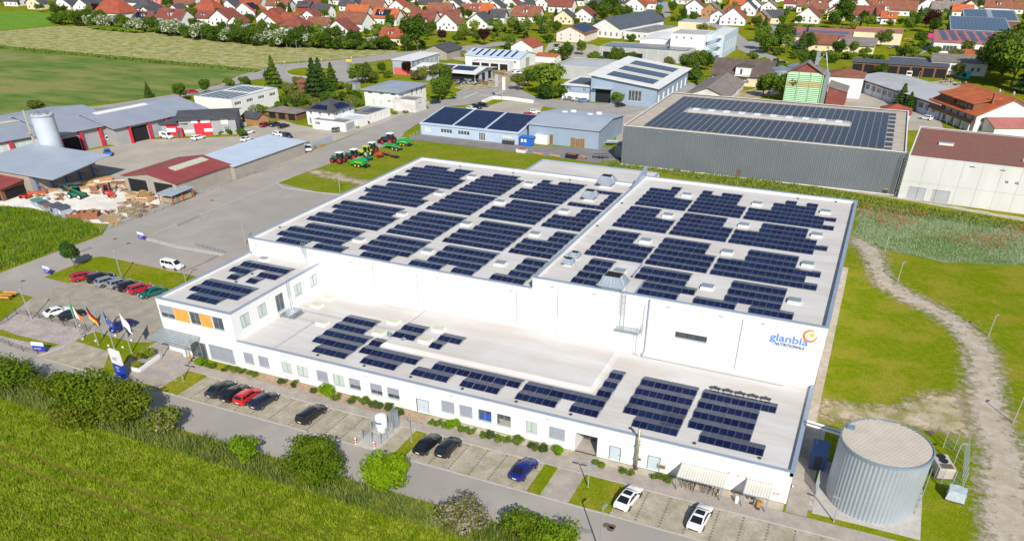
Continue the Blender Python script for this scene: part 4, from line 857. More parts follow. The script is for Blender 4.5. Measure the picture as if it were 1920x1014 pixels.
# ================================================================ flags
m_fg=mat('flag_green',(.02,.22,.06),rough=.9); m_fw=mat('flag_white',(.74,.74,.74),rough=.9); m_fo=mat('flag_orange',(.75,.16,.03),rough=.9); m_fk=mat('flag_black',(.015,.015,.015),rough=.9); m_fr=mat('flag_red',(.55,.02,.03),rough=.9); m_fy=mat('flag_gold',(.80,.48,.03),rough=.9); m_fb=mat('flag_blue',(.02,.06,.30),rough=.9)
def flag(u,v,h,label,mats,mode,stars=False,ph=0.):
    p=G(u,v); t=thing('flagpole',label,'flagpole',(p.x,p.y,0),0,'flagpoles')
    b=MB(); b.tube([(0,0,0),(0,0,h)],.10,8,r2=.06); b.ball((0,0,h+.05),.08); b.build('pole',m_pole,t); MB().lathe([(.2,0),(.2,.12),(.1,.16)],10).build('base_plate',m_pole,t)
    b=MB(); ns,nt_=12,6; FL,HO_=3.3,2.3
    def pt(s,q):
        z=h-.15-q*HO_*(1-.45*s)-s*FL*.80; r=s*FL*.42; wv=.13*math.sin(s*7+q*3+ph)*s
        return (r*.88+wv*.4,r*.25+wv,z)
    for i in range(ns):
        for j in range(nt_):
            f=(i+.5)/ns if mode=='s' else (j+.5)/nt_; b.mi=min(len(mats)-1,int(f*len(mats)))
            b.quad(pt(i/ns,j/nt_),pt((i+1)/ns,j/nt_),pt((i+1)/ns,(j+1)/nt_),pt(i/ns,(j+1)/nt_))
    c=b.build('cloth',mats,t,smooth=True); 
    if stars:
        b=MB()
        for k in range(12):
            a=k*PI/6; s,q=.5+.2*math.cos(a),.5+.28*math.sin(a)
            for o in(-.02,.02):
                x,y,z=pt(s,q); b.obox((x,y+o,z),.12,.01,.12,ry=.7)
        b.build('star_ring',m_fy,c)
    if mode=='logo':
        pass
    return t
flag(154,638,7.4,'flagpole with a green, white and orange flag',[m_fg,m_fw,m_fo],'s'); flag(185,646.8,7.5,'flagpole with a black, red and gold flag',[m_fk,m_fr,m_fy],'t',ph=1); flag(215,654.8,7.4,'flagpole with a blue flag bearing a ring of stars',[m_fb],'s',stars=True,ph=2); flag(247,661.3,7.5,'flagpole with a white company flag',[m_fw],'s',ph=3)
m_stone=mat('pale_stone',(.6,.58,.55),(.5,.48,.45),scale=3)
for u,v in ((156,637),(180,641),(204,650),(217,631),(231,653),(247,640),(150,612)):
    p=G(u,v); b=MB(); b.obox((0,0,.22),.36,.18,.18,rz=random.random()); b.box(-.06,.06,-.06,.06,0,.16)
    o=tag(b.build('ground_spotlight',m_fw),'small white ground spotlight on the flagpole lawn','spotlight','ground spotlights'); o.location=(p.x,p.y,.06)
# ================================================================ signs
m_sblue=mat('sign_blue',(.012,.045,.36),(.015,.055,.42),scale=1,rough=.4); m_swhite=mat('sign_white',(.76,.76,.77),rough=.45); m_sred=mat('sign_red',(.6,.05,.03),rough=.5)
def small_sign(u,v,label,w=2.0,h=1.5,rz=0.,tilt=0):
    p=G(u,v); t=thing('sign_board',label,'sign',(p.x,p.y,0),rz,'blue and white direction signs')
    fc=Face((-w/2,-.06),(1,0))
    b=MB(); b.box(-w/2,w/2,-.06,.06,.25,.25+h*.62); b.build('blue_panel',m_sblue,t); b=MB(); b.box(-w/2,w/2,-.061,.061,.25+h*.62,.25+h); b.build('white_panel',m_swhite,t)
    b=MB(); b.box(-w/2,w/2,-.07,.07,.25,.33); b.build('red_strip',m_sred,t)
    for s in(-1,1):
        b=MB(); b.box(s*w*.38-.05,s*w*.38+.05,-.05,.05,0,.25); b.build('post',m_pole,t)
    for k in range(2):
        b=MB(); b.box(-w*.38,w*(.1+.15*k),-.068,-.06,.6+.22*k,.66+.22*k); b.build('text_line',m_swhite,t)
    swirl(t,fc,w*.78,.25+h*.8,.14,d=-.015,mo=m_lor,my=m_lye); wall_text('glanbia',.26,fc,w*.3,.25+h*.74,m_lblue,t,width=w*.38,extr=.004)
    return t
small_sign(90.5,515,'blue and white sign board at the corner of the car park lawn',rz=-.1); small_sign(266,450,'blue and white sign board on the asphalt at the head of the long kerb',rz=-.1); small_sign(76,661,'blue and white sign board at the corner of the gravel bed',w=2.2,h=1.7,rz=.25)
p=G(229,706); t=thing('pylon_sign','tall white and blue company pylon sign in front of the entrance','sign',(p.x,p.y,0),-.12)
b=MB(); b.box(-1.15,1.15,-.2,.2,.12,2.3); b.build('blue_panel',m_sblue,t); b=MB(); b.box(-1.15,1.15,-.2,.2,2.34,4.7); b.build('white_panel',m_swhite,t); MB().box(-1.16,1.16,-.205,.205,2.3,2.34).build('orange_strip',m_lor,t); MB().box(-.95,.95,-.12,.12,0,.12).build('plinth',m_grey,t)
fc=Face((-1.15,-.2),(1,0)); wall_text('glanbia',.36,fc,.55,3.25,m_lblue,t,width=1.0,extr=.01); wall_text('NUTRITIONALS',.15,fc,.7,3.06,m_ldark,t,width=.8,extr=.006); swirl(t,fc,1.72,3.66,.2,d=-.02,mo=m_lor,my=m_lye)
for z,w_ in ((1.75,.9),(1.5,.7),(1.1,.8)): MB().box(-.55,-.55+w_,-.212,-.2,z,z+.07).build('text_line',m_swhite,t)
# ================================================================ fences
m_fpost=mat('fence_post_dark',(.05,.055,.06),rough=.6); m_fgal=mat('fence_galvanised',(.42,.48,.50),rough=.5,metal=.4); m_fgreen=mat('fence_green',(.10,.22,.18),rough=.6)
def fence(pts,h,label,step=2.5,m=None,wires=6,vert=.5,group=None,mesh=True,z=0.,pw=.04,name='wire_fence'):
    m=m or m_fgal; pts=[Vector((p[0],p[1],0)) for p in pts]; t=thing(name,label,'fence',(pts[0].x,pts[0].y,z),0,group); o=pts[0]
    for a,c in zip(pts,pts[1:]):
        n=max(1,round((c-a).length/step)); d=(c-a)/n; u=d.normalized()
        for i in range(n+1 if c is pts[-1] or True else n):
            q=a+d*i-o
            if i<n or c==pts[-1]: MB().box(q.x-pw,q.x+pw,q.y-pw,q.y+pw,0,h+.08).build('post',m,t)
            if i<n and mesh:
                b=MB(); r=q+d
                for k in range(wires): zz_=.08+(h-.1)*k/(wires-1); b.tube([q+Vector((0,0,zz_)),r+Vector((0,0,zz_))],.012,3,cap=False)
                nv=int(d.length/vert)
                for k in range(1,nv): s_=q+d*k/nv; b.tube([s_+Vector((0,0,.08)),s_+Vector((0,0,h-.02))],.009,3,cap=False)
                b.build('mesh_panel',m,t)
    return t
fence(GP((-20,622),(16,601),(32,589),(75,597),(98,604),(121,611),(164,619),(152,631)),1.2,'low dark wire fence on the car park side of the gravel bed',m=m_fpost,step=3.2)
fence(GP((0,640),(20,649),(44,658),(72,664)),1.0,'low dark wire fence between the gravel bed and the front road',m=m_fpost,step=3)
# planter wall and steps at the entrance
b=MB(); A_,B_,C_=G(245,693),G(262,697),G(303,668); b.build if False else None
kerb([A_,B_,C_],w=.35,h=.55,name='planter_wall',m=m_white)
for i,(u,v) in enumerate(((266,689),(274,694.5),(282,700))):
    a=G(u,v); c=G(u+50,v+14); d=(c-a).normalized(); n=Vector((-d.y,d.x,0))*.22; MB().prism([(a-n).xy,(c-n).xy,(c+n).xy,(a+n).xy],.03,.07+.012*i).build('step',mat('step_granite',(.30,.28,.27),(.36,.34,.33),scale=3),kind='structure')
# ================================================================ entrance canopy
t=thing('entrance_canopy','steel canopy with sloping glass louvres over the main entrance','canopy',(0,0,0))
zc=3.75
for x,y in ((1.47,-2.95),(6.9,-2.6)): MB().tube([(x-.25,y-.2,0),(x,y,zc-.3)],.09,8).build('post',m_steel,t)
b=MB(); b.tube([(-.2,-2.6,zc-.25),(7.8,-2.9,zc-.25)],.09,8); b.build('front_beam',m_steel,t); b=MB(); b.tube([(.0,-.25,zc+.35),(7.9,-.25,zc+.35)],.07,8); b.build('rear_beam',m_steel,t)
for i in range(5): x=.1+i*1.9; MB().tube([(x,-.15,zc+.25),(x-.15,-3.3,zc-.2)],.05,6).build('rafter',m_steel,t)
m_cg=mat('canopy_glass',(.35,.42,.44),rough=.1,spec=.6)
cgb=m_cg.node_tree.nodes['Principled BSDF']; cgb.inputs['Alpha'].default_value=.55
for i in range(6):
    y0=-.4-i*.52; zz=zc+.28-i*.075; b=MB(); b.add([(-.2,y0,zz),(8.0,y0-.05,zz),(8.0,y0-.45,zz-.05),(-.2,y0-.4,zz-.05),(-.2,y0,zz+.02),(8.0,y0-.05,zz+.02),(8.0,y0-.45,zz-.03),(-.2,y0-.4,zz-.03)],[(0,3,2,1),(4,5,6,7),(0,1,5,4),(2,3,7,6),(1,2,6,5),(3,0,4,7)]); b.build('glass_louvre',m_cg,t)
# glazed entrance recess, door leaf and porch furniture
MB().box(5.2,8.4,-.12,-.02,.06,2.9).build('glazed_screen',m_glass,t); b=MB()
for x in (5.2,6.25,7.3,8.35): b.box(x-.04,x+.04,-.17,-.12,.06,2.9)
b.box(5.2,8.4,-.168,-.12,2.85,2.93); b.build('screen_frame',m_frame,t)
tag(MB().box(4.0,4.7,-1.0,-.4,.06,1.0).build('porch_bin',mat('bin_white',(.7,.7,.68),rough=.5)),'white waste bin under the entrance canopy','bin')
t=thing('porch_table','small orange topped table under the entrance canopy','table',(6.2,-1.6,.06)); MB().lathe([(.0,.7),(.4,.7),(.4,.74),(0,.74)],12,cap=False).build('table_top',m_orange,t); MB().tube([(0,0,0),(0,0,.7)],.05,8).build('pedestal',m_darkm,t); MB().lathe([(.25,0),(.25,.03),(.06,.05)],10).build('base',m_darkm,t)
# ================================================================ picnic table on the lawn
m_wood=mat('honey_wood',(.50,.24,.05),(.60,.32,.09),scale=3,rough=.7,stretch=(1,8,8)); m_woodd=mat('dark_wood',(.12,.06,.03),(.18,.1,.05),scale=3,rough=.8)
p=G(14,560); t=thing('picnic_table','honey coloured wooden picnic table with benches on the lawn','picnic table',(p.x,p.y,.06),.35)
for k in range(4): MB().box(-1.3,1.3,-.42+k*.215,-.22+k*.215,.74,.8).build('tabletop_plank',m_wood,t)
for s in(-1,1):
    for k in range(2): MB().box(-1.3,1.3,s*.95-.2+k*.2,s*.95-.01+k*.2,.44,.49).build('bench_plank',m_wood,t)
    MB().box(-1.3,1.3,s*1.2-.03,s*1.2+.03,.6,.95).build('backrest',m_wood,t)
for x in(-1,1):
    b=MB(); b.box(x-.05,x+.05,-1.15,1.15,.36,.44); b.tube([(x,-.9,0),(x,-.25,.74)],.05,4); b.tube([(x,.9,0),(x,.25,.74)],.05,4); b.build('leg_frame',m_woodd,t)
# ================================================================ gas tank compound
m_tankw=mat('tank_white',(.76,.77,.78),(.70,.71,.72),scale=.8,rough=.4); m_conc=mat('concrete',(.42,.39,.35),(.50,.47,.43),scale=1.2,rough=.9,coord='World')
t=thing('gas_tank','white upright gas tank with a blue label inside a low fence','gas tank',(46.3,-7.3,.2))
b=MB(); b.lathe([(.2,.45),(.75,.5),(.85,.7),(.85,2.9),(.7,3.2),(.2,3.35)],20); b.build('vessel',m_tankw,t,smooth=True)
for k in range(3): a=k*2*PI/3+.4; MB().tube([(.7*math.cos(a),.7*math.sin(a),0),(.7*math.cos(a),.7*math.sin(a),.7)],.08,6).build('leg',m_tankw,t)
b=MB()
for k in range(7):
    a0,a1=-2.3+k*.2,-2.3+(k+1)*.2; r=.857; b.quad((r*math.cos(a0),r*math.sin(a0),2.1),(r*math.cos(a1),r*math.sin(a1),2.1),(r*math.cos(a1),r*math.sin(a1),2.42),(r*math.cos(a0),r*math.sin(a0),2.42))
b.build('blue_label',mat('label_blue',(.03,.20,.55),rough=.4),t)
b=MB(); b.tube([(.3,-.8,.5),(.3,-.95,1.0),(-.2,-.95,1.0),(-.2,-.9,1.5)],.06,6); b.tube([(.0,-.8,.3),(.0,-1.1,.3)],.05,6); b.build('valve_pipe',m_steel,t)
t=thing('vaporiser','finned grey vaporiser column beside the gas tank','vaporiser',(47.1,-5.3,.2))
for i in range(3):
    for j in range(3):
        x,y=-.36+i*.36,-.36+j*.36; b=MB(); b.tube([(x,y,.2),(x,y,3.0)],.05,6); b.box(x-.15,x+.15,y-.01,y+.01,.3,2.9); b.box(x-.01,x+.01,y-.15,y+.15,.3,2.9); b.build('finned_tube',m_steel,t)
MB().box(-.5,.5,-.5,.5,0,.2).build('base',m_conc,t)
MB().box(44.3,47.7,-10.75,-4.45,.0,.2).build('tank_plinth',m_conc,kind='structure')
fence([(44.5,-9.6),(44.5,-5.0),(47.5,-5.0)],1.7,'galvanised fence along the bay side of the gas tank',step=2.2,z=.2,pw=.07,wires=5,vert=.3); fence([(44.6,-9.7),(47.5,-9.6),(47.55,-5.1)],1.7,'galvanised fence along the road and lawn side of the gas tank',step=1.5,z=.2,pw=.09,wires=5,vert=.3)
for x in (44.1,47.1):
    t=thing('warning_bollard','short red and white striped bollard at the foot of the gas tank','bollard',(x,-10.62,.2 if x>44.3 else .03),0,'striped bollards')
    for k in range(5): MB().lathe([(.13,k*.2),(.13,k*.2+.2)],10).build('stripe',m_sred if k%2 else m_swhite,t)
# ================================================================ exhaust pipe on the facade
t=thing('exhaust_pipe','tall weathered steel exhaust pipe standing against the front wall','exhaust pipe',(80.9,-.55,.05))
b=MB(); b.tube([(0,0,0),(0,0,6.3)],.2,12); b.build('pipe',mat('weathered_steel',(.28,.24,.15),(.50,.48,.42),scale=2.5,metal=.5,rough=.5),t,smooth=True); b=MB(); b.lathe([(.3,0),(.3,.12),(.2,.15)],12); b.build('base_ring',m_darkm,t)
for z in (1.6,3.6): b=MB(); b.box(-.26,.26,-.26,.5,z,z+.08); b.build('wall_bracket',m_steel,t)
b=MB(); b.tube([(.15,.0,1.6),(.55,0,1.6)],.14,8); b.build('side_port',m_darkm,t)
t=thing('louvre_box','small brown wall box beside the exhaust pipe door','wall box',(84.2,-.12,.8)); MB().box(-.5,.5,-.1,.12,0,.62).build('housing',mat('box_grey',(.45,.45,.42),rough=.6),t); MB().box(-.42,.42,-.12,-.1,.06,.52).build('front_grille',mat('box_brown',(.20,.15,.07),rough=.7),t)
# ================================================================ bicycle shelters and bicycles
m_sheet=mat('corrugated_cream',(.60,.57,.49),(.68,.65,.57),scale=.8,rough=.6); m_sframe=mat('shelter_frame_blue',(.23,.32,.40),rough=.5,metal=.3)
def shelter(x0,x1,label):
    t=thing('bicycle_shelter',label,'bicycle shelter',(x0,-.2,.05)); L=x1-x0
    for x in (.05,L-.05):
        MB().box(x-.05,x+.05,-2.6,-2.5,0,2.15).build('post',m_sframe,t); MB().tube([(x,-2.55,2.1),(x,-.05,2.4)],.05,5).build('rafter',m_sframe,t); MB().tube([(x,-2.55,.1),(x,-.3,1.6)],.03,5).build('brace',m_sframe,t)
    MB().box(-.1,L+.1,-2.75,-2.65,2.02,2.16).build('front_beam',m_sframe,t); MB().box(-.1,L+.1,-.1,.0,2.38,2.5).build('rear_beam',m_sframe,t)
    n=int(L/.32); b=MB()
    for i in range(n*2+1):
        xa,xb=-.1+(L+.2)*i/(n*2+1),-.1+(L+.2)*(i+1)/(n*2+1); za,zb=(.05 if i%2 else 0),(0 if i%2 else .05)
        b.quad((xa,-2.75,2.18+za),(xb,-2.75,2.18+zb),(xb,-.02,2.47+zb),(xa,-.02,2.47+za)); b.quad((xa,-2.75,2.16+za),(xa,-.02,2.45+za),(xb,-.02,2.45+zb),(xb,-2.75,2.16+zb))
    b.build('corrugated_roof',m_sheet,t); return t
shelter(86.8,92.4,'longer bicycle shelter with corrugated cream roof against the front wall'); shelter(95.0,97.9,'shorter bicycle shelter with corrugated cream roof at the tank end')
def bike(x,y,rz,label,m):
    t=thing('bicycle',label,'bicycle',(x,y,.05),rz,'bicycles under the shelter')
    tw=MB(); 
    for xx in(-.52,.52):
        b=MB(); n=16; r=.33
        pts=[(xx+r*math.cos(2*PI*i/n),0,.34+r*math.sin(2*PI*i/n)) for i in range(n+1)]; b.tube(pts,.028,5,cap=False); w_=b.build('wheel',m_tyre,t)
    b=MB(); b.tube([(-.52,0,.34),(-.08,0,.3),(.38,0,.72),(-.2,0,.75),(-.08,0,.3)],.025,5); b.tube([(-.52,0,.34),(-.2,0,.75)],.02,5); b.tube([(.52,0,.34),(.36,0,.95)],.025,5); b.build('frame',m,t)
    b=MB(); b.tube([(.33,-.28,1.0),(.36,0,.97),(.33,.28,1.0)],.02,5); b.build('handlebar',m_trim,t); b=MB(); b.obox((-.25,0,.9),.28,.14,.06); b.tube([(-.2,0,.75),(-.25,0,.9)],.02,5); b.build('saddle',m_trim,t)
random.seed(5)
bm_=[m_trim,PAINT['silver'],PAINT['bright_red'],PAINT['navy'],m_trim,PAINT['silver'],m_trim,PAINT['red'],m_trim]
for i,x in enumerate((87.3,87.8,88.4,88.9,89.9,90.3,90.8,91.3,91.8)): bike(x,-1.5+random.uniform(-.15,.15),R(90+random.uniform(-14,14)),'bicycle parked under the longer shelter',bm_[i])
tag(MB().lathe([(.24,.05),(.26,.8),(.2,.95),(.05,1.0)],14).build('ash_bin',m_tankw),'white rounded bin between the two bicycle shelters','bin'); bpy.data.objects['ash_bin'].location=(94.3,-2.3,.05)
t=thing('bench','wooden slatted bench under the shorter shelter','bench',(97.0,-1.9,.05),R(90))
for k in range(3): MB().box(-.8,.8,-.2+k*.14,-.09+k*.14,.42,.46).build('seat_slat',m_wood,t)
for k in range(2): MB().box(-.8,.8,.22,.26,.55+k*.16,.67+k*.16).build('back_slat',m_wood,t)
for x in(-.7,.7): b=MB(); b.box(x-.03,x+.03,-.2,.25,0,.42); b.box(x-.03,x+.03,.26,.3,.3,.85); b.build('leg',m_darkm,t)
t=thing('ashtray_stand','slim dark ashtray stand under the shorter shelter','ashtray',(96.0,-1.7,.05)); MB().tube([(0,0,0),(0,0,.8)],.03,6).build('stem',m_darkm,t); MB().lathe([(.22,.78),(.22,.86)],10).build('bowl',m_darkm,t); MB().lathe([(.22,0),(.22,.04)],10).build('foot',m_darkm,t)
# fire-hose mark and red wall signs
for i,(x,z) in enumerate(((92.6,2.55),(93.75,2.5),(94.75,2.5))): b=MB(); b.lathe([(.0,-.03),(.16,-.03),(.16,0)],12,c=(x,-.02,z),axis='y'); tag(b.build('round_wall_plate',mat('plate_salmon',(.70,.38,.30),rough=.6)),'round salmon coloured plate on the front wall above the shelters','wall plate','round wall plates')
t=thing('fire_hydrant_sign','small red hydrant sign low on the wall by the shorter shelter','sign',(98.6,-.03,1.1)); MB().box(-.35,.35,-.03,.0,0,.22).build('plate',m_sred,t); MB().box(-.2,.2,-.04,-.03,.06,.16).build('mark',m_swhite,t)
# ================================================================ big round tank
m_tank=mat('tank_grey_steel',(.40,.45,.50),(.45,.50,.55),scale=.3,rough=.45,metal=.45); m_tankr=mat('tank_roof_cream',(.60,.53,.43),(.68,.62,.54),scale=.5,rough=.6)
TX,TY,TR,TH=109.31,5.41,5.13,8.35
t=thing('sprinkler_tank','large round ribbed grey steel water tank beside the factory','water tank',(TX,TY,.1))
n=132; b=MB(); 
ringv=[]
for z in (0,TH-.05):
    for j in range(n*2): a=PI*j/n; r=TR+(.05 if (j//2)%2 else -.02); ringv.append((r*math.cos(a),r*math.sin(a),z))
b.add(ringv,[(j,(j+1)%(2*n),2*n+(j+1)%(2*n),2*n+j) for j in range(2*n)]); b.build('shell',m_tank,t)
b=MB(); b.lathe([(TR+.08,TH-.3),(TR+.12,TH-.28),(TR+.12,TH+.02),(TR-.05,TH+.05),(TR-.05,TH-.3)],64,cap=False); b.build('rim',mat('tank_rim',(.26,.35,.42),rough=.5,metal=.4),t,smooth=False)
MB().lathe([(0,TH-.10),(TR-.05,TH-.10)],64,cap=False).build('roof_base',mat('roof_groove',(.20,.16,.115),rough=.8),t)
ns=34
for i in range(ns):
    y=-TR+.15+(2*TR-.3)*(i+.5)/ns; hw=math.sqrt(max(.05,(TR-.1)**2-y*y)); hp=(2*TR-.3)/ns*.29
    MB().box(-hw,hw,y-hp,y+hp,TH-.12,TH-.075).build('roof_rib',m_tankr,t)
MB().box(-4.6,-3.7,1.2,2.2,TH-.03,TH+.08).build('roof_hatch',m_sframe,t)
sheet('tank_slab',[(TX-6.2,TY-5.9),(TX+5.9,TY-5.9),(TX+6.2,TY+6),(TX-6.2,TY+6)],.1,m_conc,th=.1)
t=thing('pipe_bridge','pair of white pipes bridging from the factory to the round tank','pipe bridge',(100.2,11.0,0))
for k in range(2): MB().tube([(0,k*.5,5.2+k*.2),(5.5,-1.2+k*.5,5.4+k*.2)],.16,10).build('pipe',m_tankw,t)
for x in (1.8,4.2): MB().tube([(x,.2-.2*x,0),(x,.2-.2*x,5.2)],.08,6).build('support',m_sframe,t)
t=thing('pump_house','dark blue pump container in the shade beside the round tank','pump house',(102.6,10.5,.05)); MB().box(-1.,1.,-1.8,1.8,0,2.4).build('body',mat('container_blue',(.05,.10,.25),rough=.5),t); MB().box(-1.05,1.05,-1.85,1.85,2.4,2.5).build('roof',mat('container_roof_blue',(.07,.14,.33),rough=.5),t); MB().box(-.45,.45,-1.84,-1.8,.1,2.1).build('door',m_darkm,t)
t=thing('steel_gate','narrow galvanised bar gate between factory and round tank','gate',(103.2,3.2,.05),R(95))
for x in(0,2.4): MB().box(x-.05,x+.05,-.05,.05,0,2.2).build('post',m_fgal,t)
for z in(.15,2.1): MB().box(.05,2.35,-.03,.03,z,z+.06).build('rail',m_fgal,t)
for k in range(12): MB().box(.2+k*.18,.24+k*.18,-.02,.02,.2,2.1).build('bar',m_fgal,t)
# wire cage behind the tank with the cooling unit
CG=GP((1741,872),(1795,935),(1812,905),(1808,845),(1770,835))
fence(GP((1741,880),(1762,912),(1803,918),(1808,850),(1768,838)),2.6,'tall galvanised mesh cage behind the round tank',step=1.6,wires=9,vert=.25)
fence(GP((1716,965),(1738,905)),2.2,'short galvanised mesh fence running off the round tank',step=1.6,wires=8,vert=.25)
p=G(1762,885); t=thing('cooling_unit','beige cooling unit with two round fans inside the cage','cooling unit',(p.x,p.y,.05),.3)
MB().box(-1.0,1.0,-1.7,1.7,.2,1.7).build('housing',mat('unit_beige',(.50,.44,.38),(.56,.5,.44),scale=2,rough=.6),t)
for y in (1.1,.1): MB().lathe([(.55,1.7),(.55,1.82),(.42,1.83),(.0,1.76)],18,c=(0,y,0),cap=False).build('fan',m_trim,t)
MB().box(-.75,.75,-1.55,-.55,1.7,1.75).build('vent_panel',mat('unit_brown',(.13,.11,.08),rough=.7),t); 
for x in(-.8,.8):
    for y in (-1.5,1.5): MB().box(x-.08,x+.08,y-.08,y+.08,0,.2).build('foot',m_darkm,t)
p=G(1790,935); t=thing('covered_container','square container wrapped in pale grey sheeting on the grass','covered container',(p.x,p.y,.02),-.12)
random.seed(11); b=MB(); b.tbox(-1.05,1.05,-.85,.85,.18,1.55,.93); me=b.mesh('sheeting',mat('grey_tarp',(.40,.47,.52),(.48,.55,.60),scale=1.5,rough=.6,bump=.08,bscale=1.6)); bm=bmesh.new(); bm.from_mesh(me); bmesh.ops.subdivide_edges(bm,edges=bm.edges[:],cuts=5,use_grid_fill=True)
for v in bm.verts:
    v.co+=Vector((random.uniform(-.05,.05),random.uniform(-.05,.05),random.uniform(-.05,.05) if v.co.z>.3 else 0))
bm.to_mesh(me); bm.free(); link('sheeting',sharp(me,50),t); MB().box(-1.1,1.1,-.9,.9,0,.16).build('pallet',m_woodd,t)
p=G(1704+40,812); o=tag(MB().lathe([(.35,0),(.55,.02),(.55,.12),(.38,.12)],16).build('well_ring',m_iron),'rusty round well ring on the bare ground behind the tank','well cover'); o.location=(p.x,p.y,.04)
t=thing('wall_lamp','small black and white lamp on the tank end corner of the wing','wall lamp',(100.05,.9,2.2)); MB().lathe([(.18,-.2),(.18,.1)],10,axis='x').build('body',m_trim,t); MB().ball((.2,0,0),.12).build('lens',m_tankw,t)

# hand rail on the ramp kerb
t=thing('ramp_railing','pale steel hand rail along the loading ramp kerb','railing',(G(365,461).x,G(365,461).y,.1),math.atan2((G(422,477)-G(365,461)).y,(G(422,477)-G(365,461)).x)); L_=(G(422,477)-G(365,461)).length
for z in(.5,1.0): MB().tube([(0,0,z),(L_,0,z)],.04,5).build('rail',m_steel,t)
for k in range(9): MB().tube([(L_*k/8,0,0),(L_*k/8,0,1.0)],.04,5).build('post',m_steel,t)
# ================================================================ generic building builder
def tile_mat(name,c1,c2,sc=2.2):
    m=mat(name,c1,c2,scale=.7,rough=.8,c3=tuple(x*.72 for x in c1),scale3=.35,amt3=.5,coord='World'); return m
T_red=tile_mat('tile_red',(.30,.068,.038),(.38,.10,.055)); T_or=tile_mat('tile_orange',(.43,.105,.038),(.52,.145,.055)); T_br=tile_mat('tile_brown',(.22,.085,.052),(.30,.12,.072)); T_mar=tile_mat('tile_maroon',(.20,.055,.045),(.27,.085,.065)); T_dk=tile_mat('tile_charcoal',(.065,.065,.075),(.10,.10,.11)); T_gb=tile_mat('tile_grey_brown',(.20,.17,.15),(.28,.245,.215))
T_brown2=tile_mat('tile_dark_brown',(.10,.075,.065),(.15,.12,.105))
S_blue=add_wave(mat('sheet_blue_grey',(.40,.45,.52),(.46,.51,.58),scale=.15,rough=.5,metal=.2,coord='World'),1.2,.03,'X')
S_grey=add_wave(mat('sheet_grey',(.33,.36,.42),(.38,.41,.47),scale=.15,rough=.5,metal=.2,coord='World'),1.2,.03,'X')
S_lgrey=mat('sheet_light_grey',(.42,.42,.43),(.48,.48,.49),scale=.15,rough=.6,coord='World',c3=(.35,.35,.36),scale3=.08)
S_red=add_wave(mat('sheet_red',(.26,.05,.045),(.32,.07,.06),scale=.2,rough=.55,coord='World'),1.2,.03,'X')
S_pink=mat('sheet_faded_red',(.36,.12,.11),(.44,.17,.15),scale=.2,rough=.6,coord='World')
S_white=mat('sheet_white',(.66,.65,.63),(.74,.73,.71),scale=.2,rough=.6,coord='World')
S_slate=mat('slate_dark',(.075,.085,.105),(.10,.115,.14),scale=.3,rough=.6,coord='World')
S_felt=mat('felt_grey',(.20,.20,.19),(.27,.265,.25),scale=.25,rough=.9,coord='World',c3=(.15,.15,.13),scale3=.2)
S_lblue=mat('sheet_pale_blue',(.46,.54,.64),(.52,.60,.70),scale=.2,rough=.5,coord='World')
W_white=mat('wall_white',(.76,.75,.74),(.70,.69,.67),scale=.3,rough=.9,coord='World'); W_dirty=mat('wall_dirty_white',(.58,.56,.54),(.68,.66,.64),scale=.5,rough=.9,coord='World',c3=(.45,.42,.38),scale3=.3); W_cream=mat('wall_cream',(.72,.62,.44),(.66,.56,.40),scale=.4,rough=.9,coord='World'); W_pink=mat('wall_pink',(.74,.62,.56),(.70,.58,.52),scale=.4,rough=.9,coord='World')
W_blue=add_wave(mat('wall_blue_grey_sheet',(.27,.35,.45),(.31,.39,.49),scale=.2,rough=.6,coord='World',metal=.1),1.0,.02,'X'); W_lblue=mat('wall_pale_blue',(.40,.49,.60),(.44,.53,.64),scale=.25,rough=.7,coord='World')
W_dark=add_wave(mat('wall_anthracite_sheet',(.165,.18,.205),(.19,.205,.23),scale=.12,rough=.5,metal=.3,coord='World'),.55,.04,'X'); W_grey=mat('wall_grey',(.30,.30,.31),(.35,.35,.355),scale=.3,rough=.8,coord='World'); W_conc=mat('wall_pale_concrete',(.56,.555,.54),(.64,.635,.62),scale=.2,rough=.9,coord='World',c3=(.55,.54,.52),scale3=.15,stretch=(1,1,.25)); W_red=mat('wall_red',(.50,.02,.04),(.56,.03,.055),scale=.5,rough=.7); W_wood=mat('wall_brown_timber',(.16,.075,.04),(.22,.11,.06),scale=1.5,rough=.85,stretch=(4,4,.6)); W_timber=mat('wall_orange_timber',(.36,.17,.07),(.44,.23,.11),scale=1.5,rough=.85,stretch=(4,4,.6)); W_skyb=mat('wall_sky_blue',(.16,.42,.68),rough=.85); W_salmon=mat('wall_salmon',(.70,.22,.20),rough=.85); W_redb=mat('wall_barn_red',(.42,.04,.04),rough=.85); W_brick=mat('wall_brown_sheet',(.32,.285,.245),(.37,.33,.285),scale=.3,rough=.8); W_green=mat('wall_pale_green',(.36,.58,.36),(.42,.63,.42),scale=.4,rough=.7,coord='World'); W_yel=mat('wall_yellow',(.72,.60,.28),rough=.85)
def slab(b,q,th):
    """roof slab from 4 corners (counter-clockwise seen from above), thickness downwards"""
    q=[Vector(p) for p in q]; lo=[p-Vector((0,0,th)) for p in q]; n=len(q)
    b.add(q+lo,[tuple(range(n)),tuple(range(2*n-1,n-1,-1))]+[(n+i,n+(i+1)%n,(i+1)%n,i) for i in range(n)])
